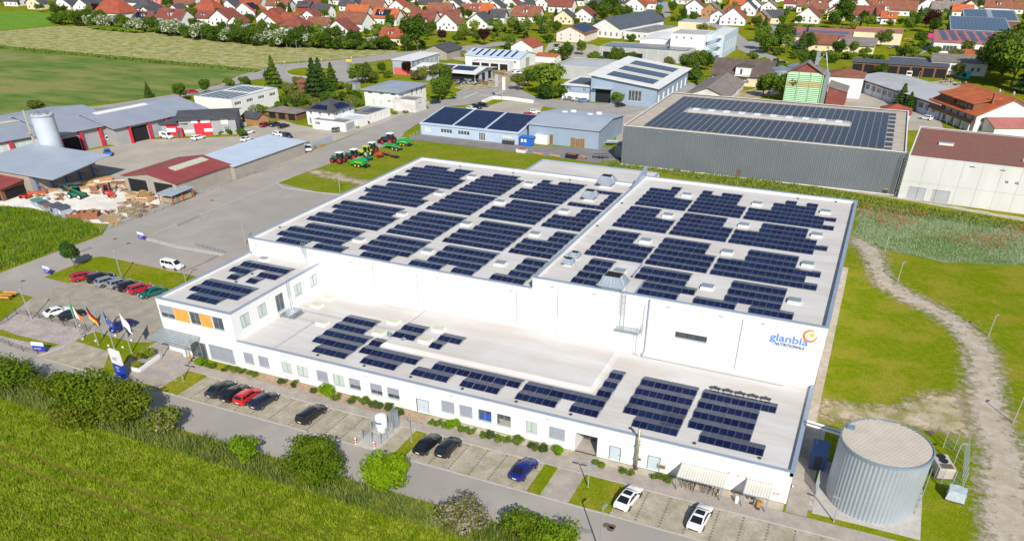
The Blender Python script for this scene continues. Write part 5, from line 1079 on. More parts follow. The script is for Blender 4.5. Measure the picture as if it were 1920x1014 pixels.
def roof_pv(par,q,u0,u1,v0,v1,nx,ny,name='solar_panel',gap=.05,join=False):
    q=[Vector(p) for p in q]; nn=(q[1]-q[0]).cross(q[3]-q[0]).normalized()
    f=lambda u,v:(q[0].lerp(q[1],u)).lerp(q[3].lerp(q[2],u),v)
    du,dv=(u1-u0)/nx,(v1-v0)/ny; b=MB()
    for i in range(nx):
        for j in range(ny):
            a=[f(u0+du*(i+.03),v0+dv*(j+.05)),f(u0+du*(i+.97),v0+dv*(j+.05)),f(u0+du*(i+.97),v0+dv*(j+.95)),f(u0+du*(i+.03),v0+dv*(j+.95))]
            if not join: b=MB()
            slab(b,[p+nn*.14 for p in a],.05)
            if not join: b.build(name,m_pvg,par)
    if join: b.build(name,m_pvg,par,kind='stuff')
def bld(name,label,cat,x,y,L,D,H,ang=0.,roof='flat',rise=1.5,ov=.5,wm=None,rm=None,wins=(),group=None,z0=.0,coping=None,chim=None,th=.22,simple=False,fm=None,H2=None,par_h=.35):
    """box building; local x along the front, local y to the rear. wins: (face,n,w,h,z,style[,x0,x1])"""
    wm=wm or W_white; rm=rm or S_lgrey; t=thing(name,label,cat,(x,y,z0),R(ang),group)
    FC={'F':(Face((0,0),(1,0)),L),'R':(Face((L,0),(0,1)),D),'B':(Face((L,D),(-1,0)),L),'L':(Face((0,D),(0,-1)),D)}
    ops={k:[] for k in FC}; todo=[]
    for wi in wins:
        k,n,w_,h_,zz,st=wi[:6]; fc,LL=FC[k]; a,bb=(wi[6],wi[7]) if len(wi)>6 else (0,LL)
        for i in range(n):
            c=a+(bb-a)*(i+.5)/n; o=(c-w_/2,c+w_/2,zz,zz+h_); ops[k].append(o); todo.append((fc,o,st))
    b=MB(); dep=.16
    HF,HR,HB,HLf=H,H,H,H
    for k,(fc,LL) in FC.items(): wall_open(b,fc,LL,0,H,ops[k],dep)
    S=[]  # roof slopes
    if roof=='gx':
        r=H+rise; b.add([(0,0,H),(0,D,H),(0,D/2,r)],[(0,2,1)]); b.add([(L,0,H),(L,D,H),(L,D/2,r)],[(0,1,2)])
        e=rise/(D/2)*ov; S=[[(-ov,-ov,H-e),(L+ov,-ov,H-e),(L+ov,D/2,r),(-ov,D/2,r)],[(L+ov,D+ov,H-e),(-ov,D+ov,H-e),(-ov,D/2,r),(L+ov,D/2,r)]]
    elif roof=='gy':
        r=H+rise; b.add([(0,0,H),(L,0,H),(L/2,0,r)],[(0,1,2)]); b.add([(0,D,H),(L,D,H),(L/2,D,r)],[(0,2,1)])
        e=rise/(L/2)*ov; S=[[(L+ov,-ov,H-e),(L+ov,D+ov,H-e),(L/2,D+ov,r),(L/2,-ov,r)],[(-ov,D+ov,H-e),(-ov,-ov,H-e),(L/2,-ov,r),(L/2,D+ov,r)]]
    elif roof=='hip':
        m=min(L,D)/2; e=rise/m*ov; r=H+rise
        if L>=D: a1,a2=(D/2,D/2,r),(L-D/2,D/2,r)
        else: a1,a2=(L/2,L/2,r),(L/2,D-L/2,r)
        c0,c1,c2,c3=(-ov,-ov,H-e),(L+ov,-ov,H-e),(L+ov,D+ov,H-e),(-ov,D+ov,H-e)
        S=[[c0,c1,a2,a1],[c1,c2,a2],[c2,c3,a1,a2],[c3,c0,a1]] if L>=D else [[c0,c1,a1],[c1,c2,a2,a1],[c2,c3,a2],[c3,c0,a1,a2]]
        if abs(L-D)<.3: S=[[c0,c1,a1],[c1,c2,a1],[c2,c3,a1],[c3,c0,a1]]
    elif roof=='my':   # single slope rising to the rear by rise
        b.add([(0,D,H),(L,D,H),(L,D,H+rise),(0,D,H+rise)],[(0,3,2,1)]); b.add([(0,0,H),(0,D,H),(0,D,H+rise)],[(0,2,1)]); b.add([(L,0,H),(L,D,H),(L,D,H+rise)],[(0,1,2)])
        e=rise/D*ov; S=[[(-ov,-ov,H-e),(L+ov,-ov,H-e),(L+ov,D+ov,H+rise+e),(-ov,D+ov,H+rise+e)]]
    elif roof=='mx':   # single slope, left side higher by rise
        b.add([(0,0,H),(L,0,H),(0,0,H+rise)],[(0,1,2)]); b.add([(0,D,H),(L,D,H),(0,D,H+rise)],[(0,2,1)]); b.add([(0,0,H),(0,D,H),(0,D,H+rise),(0,0,H+rise)],[(0,3,2,1)])
        e=rise/L*ov; S=[[(-ov,-ov,H+rise+e),(L+ov,-ov,H-e),(L+ov,D+ov,H-e),(-ov,D+ov,H+rise+e)]]
    b.build('wall',wm,t)
    RF=[]
    if roof=='flat':
        MB().box(.22,L-.22,.22,D-.22,H-.3,H-par_h+.02).build('roof',rm,t)
        bb=MB(); slab_frame(bb,-.06,L+.06,-.06,D+.06,H+.001,H+.11,.34); bb.build('coping',coping or m_coping,t)
        z=H-par_h+.02; S=[[(.3,.3,z),(L-.3,.3,z),(L-.3,D-.3,z),(.3,D-.3,z)]]; RF=[t]
    else:
        for q in S:
            bb=MB(); slab(bb,[(p[0],p[1],p[2]+th) for p in q],th); RF.append(bb.build('roof_slope',rm,t))
        S=[[(p[0],p[1],p[2]+th) for p in q] for q in S]
    for fc,o,st in todo:
        if simple:
            bb=MB(); fc.box(bb,o[0]+.01,o[1]-.01,dep-.05,dep,o[2]+.01,o[3]-.01); bb.build('window' if st!='door' else 'door',m_glass if st!='door' else W_wood,t)
        elif st=='door': bb=MB(); fc.box(bb,o[0]+.01,o[1]-.01,dep-.06,dep,o[2],o[3]-.01); bb.build('door',W_wood,t)
        elif st=='gate': bb=MB(); fc.box(bb,o[0]+.01,o[1]-.01,dep-.06,dep,o[2],o[3]-.01); bb.build('roller_door',m_gate,t)
        elif st=='open': bb=MB(); fc.box(bb,o[0]+.01,o[1]-.01,dep,dep+.05,o[2],o[3]-.01); bb.build('dark_opening',m_dark,t)
        else: window(t,fc,*o[:4],style='glass' if st=='glass' else st,dep=dep,fm=fm or m_framew,mull=1 if o[1]-o[0]<2.2 else 3,sill=False,fw=.09)
    if chim:
        for cx,cy in chim:
            ch=MB(); ch.box(cx-.35,cx+.35,cy-.35,cy+.35,H,H+rise+1.0); ch.build('chimney',T_br,t)
    ca,sa=math.cos(R(ang)),math.sin(R(ang)); FOOT.append((x+(L/2)*ca-(D/2)*sa,y+(L/2)*sa+(D/2)*ca,L/2+1.5,D/2+1.5,R(ang)))
    return t,S,RF
m_gate=mat('roller_door_grey',(.38,.40,.43),(.43,.45,.48),scale=.3,rough=.5,metal=.2); add_wave(m_gate,2.2,.03,'Z')
# ================================================================ estate buildings behind and beside the factory
m_joint=mat('joint_anthracite',(.20,.215,.24),rough=.5,metal=.3)
# dark hall with a solar roof
t,S,RF=bld('dark_hall','long anthracite metal hall with a flat roof full of solar panels','hall',33.3,144,75.6,57,10.9,wm=W_dark,rm=mat('gravel_roof',(.42,.36,.28),(.50,.44,.36),scale=.4,rough=.95,coord='World'),coping=m_flash,wins=[('F',1,1.1,2.1,.05,'door',33,36)])
for k in range(46):
    x=.15+k*1.64; b=MB(); b.box(x-.03,x+.03,-.03,0,.2,10.9); b.build('panel_joint',m_joint,t)
b=MB(); b.box(0,75.6,-.08,0,0,.22); b.build('plinth',m_flash,t)
for x in (11,22,38,45.5,53,60): b=MB(); b.box(x-.5,x+.5,-.06,0,10.0,10.12); b.build('overflow_slot',m_grey,t)
b=MB(); b.box(12.,60.,28.4,31.2,10.58,11.35); rl=b.build('ridge_rooflight',S_lgrey,t)
for k in range(10): x=13.5+k*4.7; MB().box(x,x+1.9,28.6,30.9,11.351,11.5).build('vent_flap',m_flash,rl)
m_pvflat=mat('pv_glass_flat',(.008,.012,.036),(.012,.017,.048),scale=3,rough=.3,spec=.12)
pv2=pv_mesh('hall_panel',1.87,1.86,split=False,fr=.03); pv2.materials[1]=m_pvflat
sa=thing('solar_array','big field of solar panels covering the dark hall roof','solar array',(33.3,144,10.56))
cells=[]
for c in range(34):
    x=5.0+c*1.98
    for r_ in range(25):
        y=3.2+r_*1.98
        if 11.2<x+1<60.8 and 26.4<y+.8<32.2: continue
        if c>=33 and r_%3==1: continue
        cells.append((x,y))
cells.sort(key=lambda q:q[1])
for x,y in cells[:300]: link('panel',pv2,sa,loc=(x,y,.12))
b=MB()
for x,y in cells[300:]:
    b.mi=0; b.box(x+.03,x+1.84,y,y+1.86,.12,.155); b.mi=1; b.quad((x+.06,y+.03,.158),(x+1.81,y+.03,.158),(x+1.81,y+1.83,.158),(x+.06,y+1.83,.158))
b.build('rear_panels',[m_pvf,m_pvflat],sa,kind='stuff')
# pale concrete store with a sedum roof
m_sedum=mat('sedum_roof',(.17,.115,.085),(.25,.11,.08),scale=.45,rough=.95,coord='World',bump=.08,bscale=2,c3=(.33,.07,.05),scale3=.3,amt3=.5,fine=(2.5,.25),stretch=(.7,1.6,1))
t,S,RF=bld('concrete_store','pale concrete storage building with a red sedum roof','storage building',109.7,142.4,48,38,10.6,ang=-4,wm=W_conc,rm=m_sedum,coping=m_flash,wins=[('F',2,4.1,3.1,.05,'gate',1.2,12.6),('F',5,.8,.75,6.6,'glass',22,33)])
for x in (4.3,8.6,12.9,17.2,21.5,25.8,30.1): MB().box(x-.03,x+.03,-.012,0,.1,10.5).build('panel_joint',m_grey,t)
MB().box(0,48,-.011,0,4.4,4.45).build('panel_joint',m_grey,t)
for x in (14.8,21.5): MB().box(x-.6,x+.6,-.08,0,9.6,9.74).build('overflow_slot',m_darkm,t)
b=MB(); b.box(6,9.6,18,20,10.2,10.75); sk=b.build('rooflight',m_flash,t); MB().box(6.2,9.4,18.2,19.8,10.75,10.85).build('dome',m_sky,sk)
for x,y in ((28,15),(26,9)): MB().lathe([(.3,10.2),(.3,10.8),(.45,10.9),(.1,11.1)],8,c=(x,y,0)).build('roof_vent',m_flash,t)
ladder(t,(-.45,.0,0),10.6,(0,-1),cage=True)
# waiting shelter, bins
p=G(1560,350); t=thing('glass_shelter','small glazed smoking shelter against the dark hall','shelter',(p.x,p.y,.03))
for x in(0,3.2,6.4):
    for y in(0,1.8): MB().box(x-.05,x+.05,y-.05,y+.05,0,2.3).build('post',m_steel,t)
for k in range(3): MB().box(.05+k*2.1,2.05+k*2.1,-.2,2.1,2.35,2.42).build('roof_pane',mat('frosted_pane',(.55,.62,.62),rough=.3),t)
MB().box(0,6.4,-.02,.02,.3,1.3).build('front_panel',mat('frosted_panel',(.52,.55,.60),rough=.4),t); MB().box(.2,6.2,1.2,1.6,.4,.5).build('bench_seat',m_woodd,t)
for i,(u,v,lb) in enumerate(((1640,361,'row'),(1649,362,''),(1658,363.5,''))):
    p=G(u,v); t=thing('wheelie_bin','dark recycling bin with a yellow lid beside the dark hall','bin',(p.x,p.y,.03),0,'recycling bins by the dark hall'); MB().tbox(-.55,.55,-.5,.5,.1,1.25,1.12).build('body',m_darkm,t); MB().box(-.66,.66,-.6,.6,1.25,1.36).build('lid',mat('bin_yellow',(.55,.42,.03),rough=.6),t)
p=G(1671,364); t=thing('waste_container','open grey waste container with a green lid beside the recycling bins','container',(p.x,p.y,.03)); MB().tbox(-1.1,1.1,-.8,.8,.1,1.1,1.1).build('body',m_steel,t); MB().box(-1.2,1.2,-.9,.9,1.1,1.2).build('lid',mat('lid_green',(.02,.25,.12),rough=.6),t)
# pale blue office hall with three solar fields
t,S,RF=bld('blue_office_hall','low pale blue building whose sloping roof carries three solar fields','office hall',-40.2,153,36,17,3.4,roof='my',rise=2.2,ov=.35,wm=W_lblue,rm=S_lblue,wins=[('F',1,2.2,1.6,1.1,'curtain',1,4.6),('F',1,4.4,1.3,1.2,'glass',6.5,13),('F',1,4.4,1.3,1.2,'glass',13,19.5),('F',1,2.4,2.4,.1,'glass',21,25),('F',1,3.8,1.5,1.2,'curtain',30,35)])
for k in range(3): roof_pv(RF[0],S[0],.02+k*.328,.325+k*.328,.06,.97,9,10,join=False)
t,S,RF=bld('grey_blue_hall','grey blue metal hall with roof vents beside the solar office','hall',-2.6,158,24,25,5.6,roof='gx',rise=1.3,ov=.5,wm=W_blue,rm=S_blue,wins=[('F',1,3.4,2.9,.05,'door',4.5,9)])
for x,y in ((6,17),(8,20),(15,17),(17,20.5)): MB().box(x-.8,x+.8,y-.5,y+.5,6.2,7.0).build('roof_vent',m_flash,t)
p=G(985,272); t=thing('site_cabin','bright blue site cabin in front of the grey blue hall','site cabin',(p.x-1.5,p.y-1.2,.03)); MB().box(0,4.2,0,2.4,.1,2.6).build('body',mat('cabin_blue',(.02,.12,.52),rough=.5),t); MB().box(-.1,4.8,-.3,2.6,2.6,2.75).build('roof',mat('cabin_roof_blue',(.03,.18,.55),rough=.5),t)
for x in(.5,1.6): MB().box(x,x+.75,-.03,0,1.1,2.0).build('window',m_framew,t)
p=G(1014,271); t=thing('white_container','white storage container beside the blue site cabin','container',(p.x-2.2,p.y-.5,.03)); b=MB(); b.box(0,4.6,0,2.4,.1,2.8); b.build('body',S_white,t); 
for k in range(2): MB().box(.3+k*2.1,2.3+k*2.1,-.04,0,.25,2.65).build('door_leaf',W_white,t)
def bin4(u,v,lb,m=m_darkm):
    p=G(u,v); t=thing('waste_bin',lb,'bin',(p.x,p.y,.03),0,'dark waste bins by the grey blue hall'); MB().tbox(-.95,.95,-.7,.7,.2,1.3,1.1).build('body',m,t); b=MB(); b.tbox(-1.08,1.08,-.8,.8,1.3,1.55,.85); b.build('lid',m_grey,t)
    for x in(-.7,.7): MB().lathe([(.12,-.05),(.12,.05)],8,c=(x,-.6,.12),axis='y').build('wheel',m_tyre,t)
for u,v,lb in ((949,270,'dark waste bin at the corner of the pale blue office hall'),(959,271,'second dark waste bin beside the corner of the blue office hall'),(1045,269,'dark waste bin between white container and pallet stack'),(1062,271,'dark waste bin directly beside the tall pallet stack')): bin4(u,v,lb)
m_pal=mat('pallet_wood',(.40,.24,.10),(.52,.34,.16),scale=2,rough=.85); m_pal2=mat('weathered_wood',(.30,.22,.14),(.42,.33,.22),scale=2,rough=.9)
def pallets(u,v,n,lb,m=None,rz=0.,w=1.2,d=1.0,cols=1,world=None,group='pallet stacks'):
    p=Vector(world) if world else G(u,v); t=thing('pallet_stack',lb,'pallets',(p[0],p[1],.03),rz,group); m=m or m_pal
    for c in range(cols):
        for i in range(n-(c%2)):
            b=MB(); z=i*.2; x=c*(w+.1)
            for k in range(4): b.box(x-w/2,x+w/2,-d/2+k*d/3.4,-d/2+k*d/3.4+d/5,z+.13,z+.17)
            for k in range(3): b.box(x-w/2+k*w/2.3,x-w/2+k*w/2.3+.12,-d/2,d/2,z,z+.13)
            b.build('pallet',m,t)
pallets(1075,275,14,'tall stack of new pallets against the grey blue hall',w=1.5,d=1.2,cols=3); pallets(1098,276,6,'lower stack of pallets beside the tall stack',w=1.4,d=1.2,cols=3)
# trailers
def trailer(u,v,rz,lb,m,L=5.,w=2.1,side=.4):
    p=G(u,v); t=thing('trailer',lb,'trailer',(p.x,p.y,.03),rz); MB().box(-L/2,L/2,-w/2,w/2,.6,.75).build('bed',m_grey,t)
    for y in(-w/2,w/2-.05): MB().box(-L/2,L/2,y,y+.05,.75,.75+side).build('side_board',m,t)
    for x in(-.5,.5):
        for y in(-w/2-.1,w/2+.1): MB().lathe([(.36,-.1),(.36,.1)],12,c=(x,y,.36),axis='y').build('wheel',m_tyre,t)
    MB().tube([(L/2,0,.6),(L/2+1.3,0,.5)],.06,6).build('drawbar',m_darkm,t)
    return t
tr=trailer(1143,271,.35,'low grey machine trailer with red and white ramps','' or m_steel,L=7)
for y in(-.7,.7): MB().obox((-3.6,y,1.3),.12,.5,1.6,ry=-.2).build('loading_ramp',m_sred,tr)
trailer(1127,296,.3,'blue drawbar trailer on the grass edge by the dark apron',PAINT['navy'],L=5,side=.2)
p=G(978,286); t=thing('grit_box','white tub with a rusty load on the grass edge','tub',(p.x,p.y,.05)); MB().tbox(-1.5,1.5,-.8,.8,.0,.9,1.15).build('tub',S_white,t); MB().tbox(-1.5,1.5,-.75,.75,.85,1.3,.5).build('load',T_br,t)
for u,v,lb in ((1010,290,'pale plank bundle on the apron edge, nearer the rusty tub'),(1042,294,'pale plank bundle on the apron edge, nearer the black skip')):
    p=G(u,v); t=thing('plank_bundle',lb,'planks',(p.x,p.y,.05),-.12,'plank bundles on the apron')
    for k in range(5): MB().box(-1.9,1.9,-.5+k*.2,-.32+k*.2,.1,.5).build('plank',m_pal,t)
    for x in(-2.0,1.9): MB().box(x,x+.15,-.6,.6,0,.7).build('end_frame',m_steel,t)
p=G(1072,297); t=thing('black_skip','black skip of scrap on the apron edge','skip',(p.x,p.y,.05),-.1); MB().tbox(-1.6,1.6,-.8,.8,0,1.2,1.15).build('tub',m_trim,t); MB().tbox(-1.6,1.6,-.8,.8,1.1,1.35,.7).build('load',T_br,t)
for u,v,lb in ((1087,297,'pile of rusty scrap between the black skip and the blue trailer'),):
    p=G(u,v); t=thing('scrap_pile',lb,'scrap',(p.x,p.y,.05)); random.seed(2)
    for k in range(14): b=MB(); b.obox((random.uniform(-1.8,1.8),random.uniform(-.8,.8),random.uniform(.15,.7)),random.uniform(.6,1.8),.25,.2,rz=random.uniform(0,3),ry=random.uniform(-.4,.4)); b.build('scrap_piece',random.choice([T_br,T_or,m_pal]),t)
# white villa, annexe and houses round the garden
bld('villa','white two storey villa with a flat grey hipped roof','villa',-84,185.6,15.6,20.5,6.,roof='hip',rise=1.,ov=1.0,wm=W_white,rm=S_grey,th=.3,wins=[('F',3,1.9,.8,4.6,'glass'),('F',2,1.2,2.4,.3,'curtain',2,9),('F',1,1.8,.6,2.2,'glass',9,13),('R',3,1.3,2.6,3.0,'glass',8,19),('R',1,2.0,1.6,3.4,'curtain',1,5)])
bld('villa_annexe','windowless dirty white annexe in front of the villa','annexe',-69.6,182.6,10,8,4.2,wm=W_dirty,rm=S_felt,coping=m_flash,wins=[('R',1,2.6,.7,2.4,'glass')])
t,S,RF=bld('white_workshop','white flat roofed workshop with strip windows and solar rows','workshop',-134,148.3,17.6,26,6.,wm=W_white,rm=S_white,coping=m_coping,wins=[('R',4,3.6,1.1,3.6,'glass')])
for k in range(6): roof_pv(t,S[0],.08+.135*k,.17+.135*k,.06,.5,1,14)
for k in range(5): roof_pv(t,S[0],.10+.135*k,.19+.135*k,.6,.95,1,11)
t,S,RF=bld('pyramid_house','white cube house with a dark pyramid roof and solar panels','house',-84.2,149.4,11.4,12.6,5.4,roof='hip',rise=2.3,ov=.9,wm=W_white,rm=T_dk,wins=[('F',3,1.1,1.1,3.5,'glass'),('F',2,1.,2.1,.3,'glass',0,5),('R',3,1.0,1.3,3.4,'glass')])
roof_pv(RF[0],[*S[0][:2],Vector(S[0][2]),Vector(S[0][2])],.2,.8,.08,.45,7,2); roof_pv(RF[1],[S[1][0],S[1][1],S[1][2],S[1][-1]],.18,.8,.08,.5,8,2)
bld('garage','low white garage with a grey roller door','garage',-78.8,145,13.5,6.8,2.9,wm=W_white,rm=S_felt,coping=m_flash,wins=[('R',1,5,2.4,.05,'gate'),('F',1,2.2,1.0,1.4,'glass',.5,4)])
bld('glazed_link','pale glass roofed link behind the garage','annexe',-75,152,10,6.4,2.7,wm=W_white,rm=S_lblue,coping=m_flash)
t,S,RF=bld('white_bungalow','long white bungalow with narrow windows and solar rows','bungalow',-74.5,158.6,9.4,15,2.9,wm=W_white,rm=S_felt,coping=m_flash,wins=[('R',4,.8,1.5,.8,'glass')])
for k in range(4): roof_pv(t,S[0],.28,.95,.4+.14*k,.49+.14*k,5,1)
t,S,RF=bld('garden_pavilion','open timber pavilion with a grey board roof','pavilion',-104,152,13,8,2.6,roof='hip',rise=.7,ov=.6,wm=W_wood,rm=T_gb,wins=[('F',3,3.,2.0,.1,'open')])
bld('garden_shed','orange timber shed with a dark roof by the car park','shed',-106,141,7.6,5,2.4,roof='gx',rise=1.3,ov=.4,wm=W_timber,rm=T_dk,ang=-8)
p=G(566,178); bld('garden_tower','tall narrow brown timber hut among the garden trees','hut',p.x-1.8,p.y,3.6,3.4,4.6,roof='my',rise=.7,ov=.4,wm=W_wood,rm=T_br)
p=G(654,168); bld('garden_store','small grey garden store among the trees','shed',p.x-2.5,p.y,6,4,2.3,wm=W_grey,rm=S_felt)
# metal dealer's yard
t,S,RF=bld('red_and_grey_store','long store with white roof, grey upper wall and red lower wall','storage building',-114.2,254.8,10.6,26,6.1,roof='my',rise=.3,ov=.4,wm=S_blue,rm=S_white,wins=[('R',6,3.0,2.6,3.0,'glass')])
MB().box(.6,10.7,-.12,-.02,0,3.0).build('red_lower_wall',mat('faded_red_board',(.60,.13,.13),rough=.8),t)
t,S,RF=bld('metal_yard_hall','low pale roofed hall of the metal yard with two solar fields','hall',-97,246.4,30,19,4.4,roof='gx',rise=1.2,ov=1.6,wm=S_blue,rm=S_white,wins=[('F',3,6,3.6,.1,'open',12,30),('R',3,3.4,3.2,.2,'open')])
roof_pv(RF[0],S[0],.24,.55,.35,.9,9,5); roof_pv(RF[0],S[0],.585,.9,.35,.9,9,5)
t,S,RF=bld('pale_blue_hall','white hall with pale blue roof and slanting solar strips','hall',-95.5,293,30,20,4.6,roof='gx',rise=2.,ov=.4,wm=W_white,rm=S_lblue,wins=[('F',1,6,1.1,2.4,'glass',21,29),('R',1,5,4,.1,'gate')])
for k in range(7): roof_pv(RF[0],S[0],.06+.125*k,.1+.125*k,.1 if k else .5,.92,1,6)
bld('flat_canopy','white flat canopy in front of the pale blue hall','canopy',-88,285,20,7,3.4,wm=S_white,rm=S_white,coping=m_flash,wins=[('F',4,4.2,2.9,.05,'open')])
bld('brown_gable_store','brown rendered store with a black gable roof','storage building',-126,304,14,17,4.,roof='gy',rise=2.6,ov=.6,wm=W_brick,rm=T_dk,wins=[('F',1,6,1.,1.3,'glass')])
bld('flat_white_hall','plain hall with a flat pale grey roof','hall',-41.5,277,23,26,5.4,wm=S_lgrey,rm=S_lgrey,coping=m_flash)
bld('low_red_roof_house','long low white house with a flat orange roof','house',-67.6,318,11,9,3.,roof='gx',rise=.8,ov=.4,wm=W_white,rm=T_or)
bld('gable_house_red','white house with a red gable roof and grey verge boards','house',-91,339,12.6,15,4.,roof='gy',rise=3.2,ov=.5,wm=W_white,rm=T_red,wins=[('F',2,1.2,1.2,1.2,'glass')])
# blue warehouse
t,S,RF=bld('blue_warehouse','blue metal warehouse with a wide pale roof carrying three solar bands','warehouse',-6.8,230.4,27,52,6.9,roof='mx',rise=3.0,ov=1.2,wm=W_blue,rm=S_white,wins=[('F',1,6.4,4.8,.05,'open',1.5,9),('F',1,5.4,3.8,1.6,'glass',15,21.5),('R',7,2.6,3.4,.6,'curtain')],fm=m_framew)
for k in range(3): roof_pv(RF[0],S[0],.2,.86,.10+.29*k,.28+.29*k,14,6)
for k in range(2): b=MB(); q=[Vector(p) for p in S[0]]; f=lambda u,v:(q[0].lerp(q[1],u)).lerp(q[3].lerp(q[2],u),v)+Vector((0,0,.04)); slab(b,[f(.2,.31+.29*k),f(.86,.31+.29*k),f(.86,.355+.29*k),f(.2,.355+.29*k)],.05); b.build('rooflight_strip',m_skyy,RF[0])
b=MB(); slab(b,[(1.2,-2.2,5.6),(9.4,-2.2,5.6),(9.4,0,5.9),(1.2,0,5.9)],.15); b.build('door_canopy',S_blue,t)
t,S,RF=bld('blue_white_office','two storey office, blue above and white below, beside the blue warehouse','office',-19.6,232,12.6,22,5.2,roof='mx',rise=-.0001,ov=.6,wm=W_blue,rm=S_white,wins=[('F',2,1.2,1.6,3.1,'glass'),('F',2,1.0,1.3,.9,'glass')])
MB().box(-.06,12.4,-.06,-.01,0,2.6).build('white_base_wall',W_white,t); MB().box(1.5,12,3,18,5.45,5.5).build('slate_roof_inset',S_slate,t)
# tall white works and neighbours
t,S,RF=bld('long_white_shed','long low white shed with an open dark front and flat solar roof','shed',-42,344,47,22,5.6,wm=S_lgrey,rm=S_felt,coping=S_white,wins=[('F',3,7,3.4,.1,'open',2,24)])
roof_pv(t,S[0],.05,.95,.3,.85,20,2)
for k in range(8): MB().box(2+k*6,2.15+k*6,-.12,-.02,0,5.6).build('pilaster',m_flash,t)
bld('white_roof_hall','white roofed hall behind the long shed','hall',-28,372,20,32,7.,roof='gy',rise=1.,ov=.3,wm=W_white,rm=S_white)
t,S,RF=bld('tall_white_works','tall windowless white works building with a stair tower','works building',-9,364,18,22,11.4,wm=W_white,rm=S_lgrey,coping=m_flash,wins=[('F',3,1.0,1.2,9.0,'glass',1,13),('F',2,1.,1.,2.6,'glass',9,17)])
t,S,RF=bld('blue_grey_works','blue grey works hall with an outside steel stair','works building',9.2,369,9,40,11.2,wm=S_lblue,rm=S_white,coping=m_flash,wins=[('R',7,1.1,5.5,2.4,'glass',4,38)])
for k in range(5):
    b=MB(); a=(1+k%2*6,-1.4,k*2.0); c=(7-k%2*6,-1.4,k*2.0+2); b.tube([a,c],.12,4); b.tube([(a[0],-2.3,a[2]),(c[0],-2.3,c[2])],.12,4); b.tube([(a[0],-2.3,a[2]+1),(c[0],-2.3,c[2]+1)],.05,4); b.build('stair_flight',m_steel,t); MB().box(c[0]-.9,c[0]+.9,-2.4,-.05,c[2]-.08,c[2]).build('landing',m_steel,t)
t,S,RF=bld('community_hall','large white hall with a long dark slate gable roof','hall',-77,432,20,62,6.4,ang=-11,roof='gy',rise=4.6,ov=1.2,wm=W_white,rm=S_slate,wins=[('F',5,1.3,2.2,1.,'glass'),('R',7,1.6,2.,1.2,'glass')])
bld('hall_annexe','white flat roofed annexe along the slate roofed hall','annexe',-54,428,16,44,4.4,ang=-11,wm=W_white,rm=S_felt,wins=[('F',4,1.4,1.6,1.4,'glass')])
bld('cream_hall_block','cream flat roofed block behind the slate roofed hall','building',-30,466,17,17,7.4,wm=W_cream,rm=S_blue,wins=[('F',2,1.6,1.4,1.4,'glass')])
t,S,RF=bld('pink_house','pale pink house with a big solar field on its roof','house',-88.4,400,18,24,5.,roof='gy',rise=3.6,ov=.9,wm=W_pink,rm=T_br,wins=[('F',3,1.,1.2,3.0,'glass'),('F',3,1.,1.2,.9,'glass'),('R',4,1.,1.2,.9,'glass')])
roof_pv(RF[0],S[0],.05,.95,.12,.95,10,5)
# brown house and barn by the grain silos
t,S,RF=bld('brown_farmhouse','broad dark brown roofed farmhouse with a white balcony dormer','farmhouse',29,292,25,16,4.6,roof='gx',rise=5.,ov=1.,wm=W_cream,rm=T_brown2,chim=[(13,8),(22,8)],wins=[('F',4,1.2,1.3,1.2,'glass')])
MB().box(10,16.5,-.4,5,4.3,7.8).build('dormer',W_white,t); MB().box(9.6,17,-1.,5.4,7.8,8.0).build('dormer_roof',T_brown2,t); MB().box(10,16.5,-2.,-.4,4.2,4.4).build('balcony',W_white,t); MB().box(12,13,-.45,-.4,4.8,6.9).build('dormer_door',m_glass,t)
bld('brown_barn','long barn with a grey brown gable roof','barn',28.6,247,15.8,38,3.,roof='gy',rise=2.8,ov=.8,wm=W_dirty,rm=T_gb,wins=[('R',3,2.,1.6,.8,'open')])
t=thing('grain_tower','pale green slatted grain drying tower with brown gable roof','grain tower',(64.4,260.4,0))
MB().box(0,13.6,0,8,0,11.6).build('wall',W_green,t); b=MB(); b.add([(0,0,11.6),(13.6,0,11.6),(6.8,0,15.2)],[(0,1,2)]); b.add([(0,8,11.6),(13.6,8,11.6),(6.8,8,15.2)],[(0,2,1)]); b.build('gable',T_mar,t)
for q in ([(14.4,-.8,11.1),(14.4,8.8,11.1),(6.8,8.8,15.3),(6.8,-.8,15.3)],[(-.8,8.8,11.1),(-.8,-.8,11.1),(6.8,-.8,15.3),(6.8,8.8,15.3)]): b=MB(); slab(b,q,.2); b.build('roof_slope',T_gb,t)
m_ochre=mat('louvre_ochre',(.45,.36,.16),(.5,.42,.22),scale=1,rough=.8)
for c in range(3):
    for r_ in range(16):
        z=.4+r_*.68; MB().add([(.35+c*4.4,-.05,z+.5),(4.2+c*4.4,-.05,z+.5),(4.2+c*4.4,-.42,z),(.35+c*4.4,-.42,z),(.35+c*4.4,-.02,z+.44),(4.2+c*4.4,-.02,z+.44)],[(0,3,2,1),(3,4,5,2)]).build('louvre',m_ochre if 9<=r_<=11 else W_green,t)
for x in (0,4.4,8.8,13.3): MB().box(x,x+.25,-.5,.0,0,11.6).build('frame_post',W_green,t)
t=thing('bucket_elevator','galvanised elevator shaft on the side of the grain tower','elevator',(78.3,261.5,0)); MB().box(0,1.6,0,5.5,0,11.2).build('shaft',m_steel,t); MB().tube([(-4,3,15),(-1.5,3,18.5),(.8,2,11.2)],.35,6).build('spout',m_steel,t); MB().box(-4.8,-3.4,2.2,3.8,14,18.5).build('head',m_steel,t)
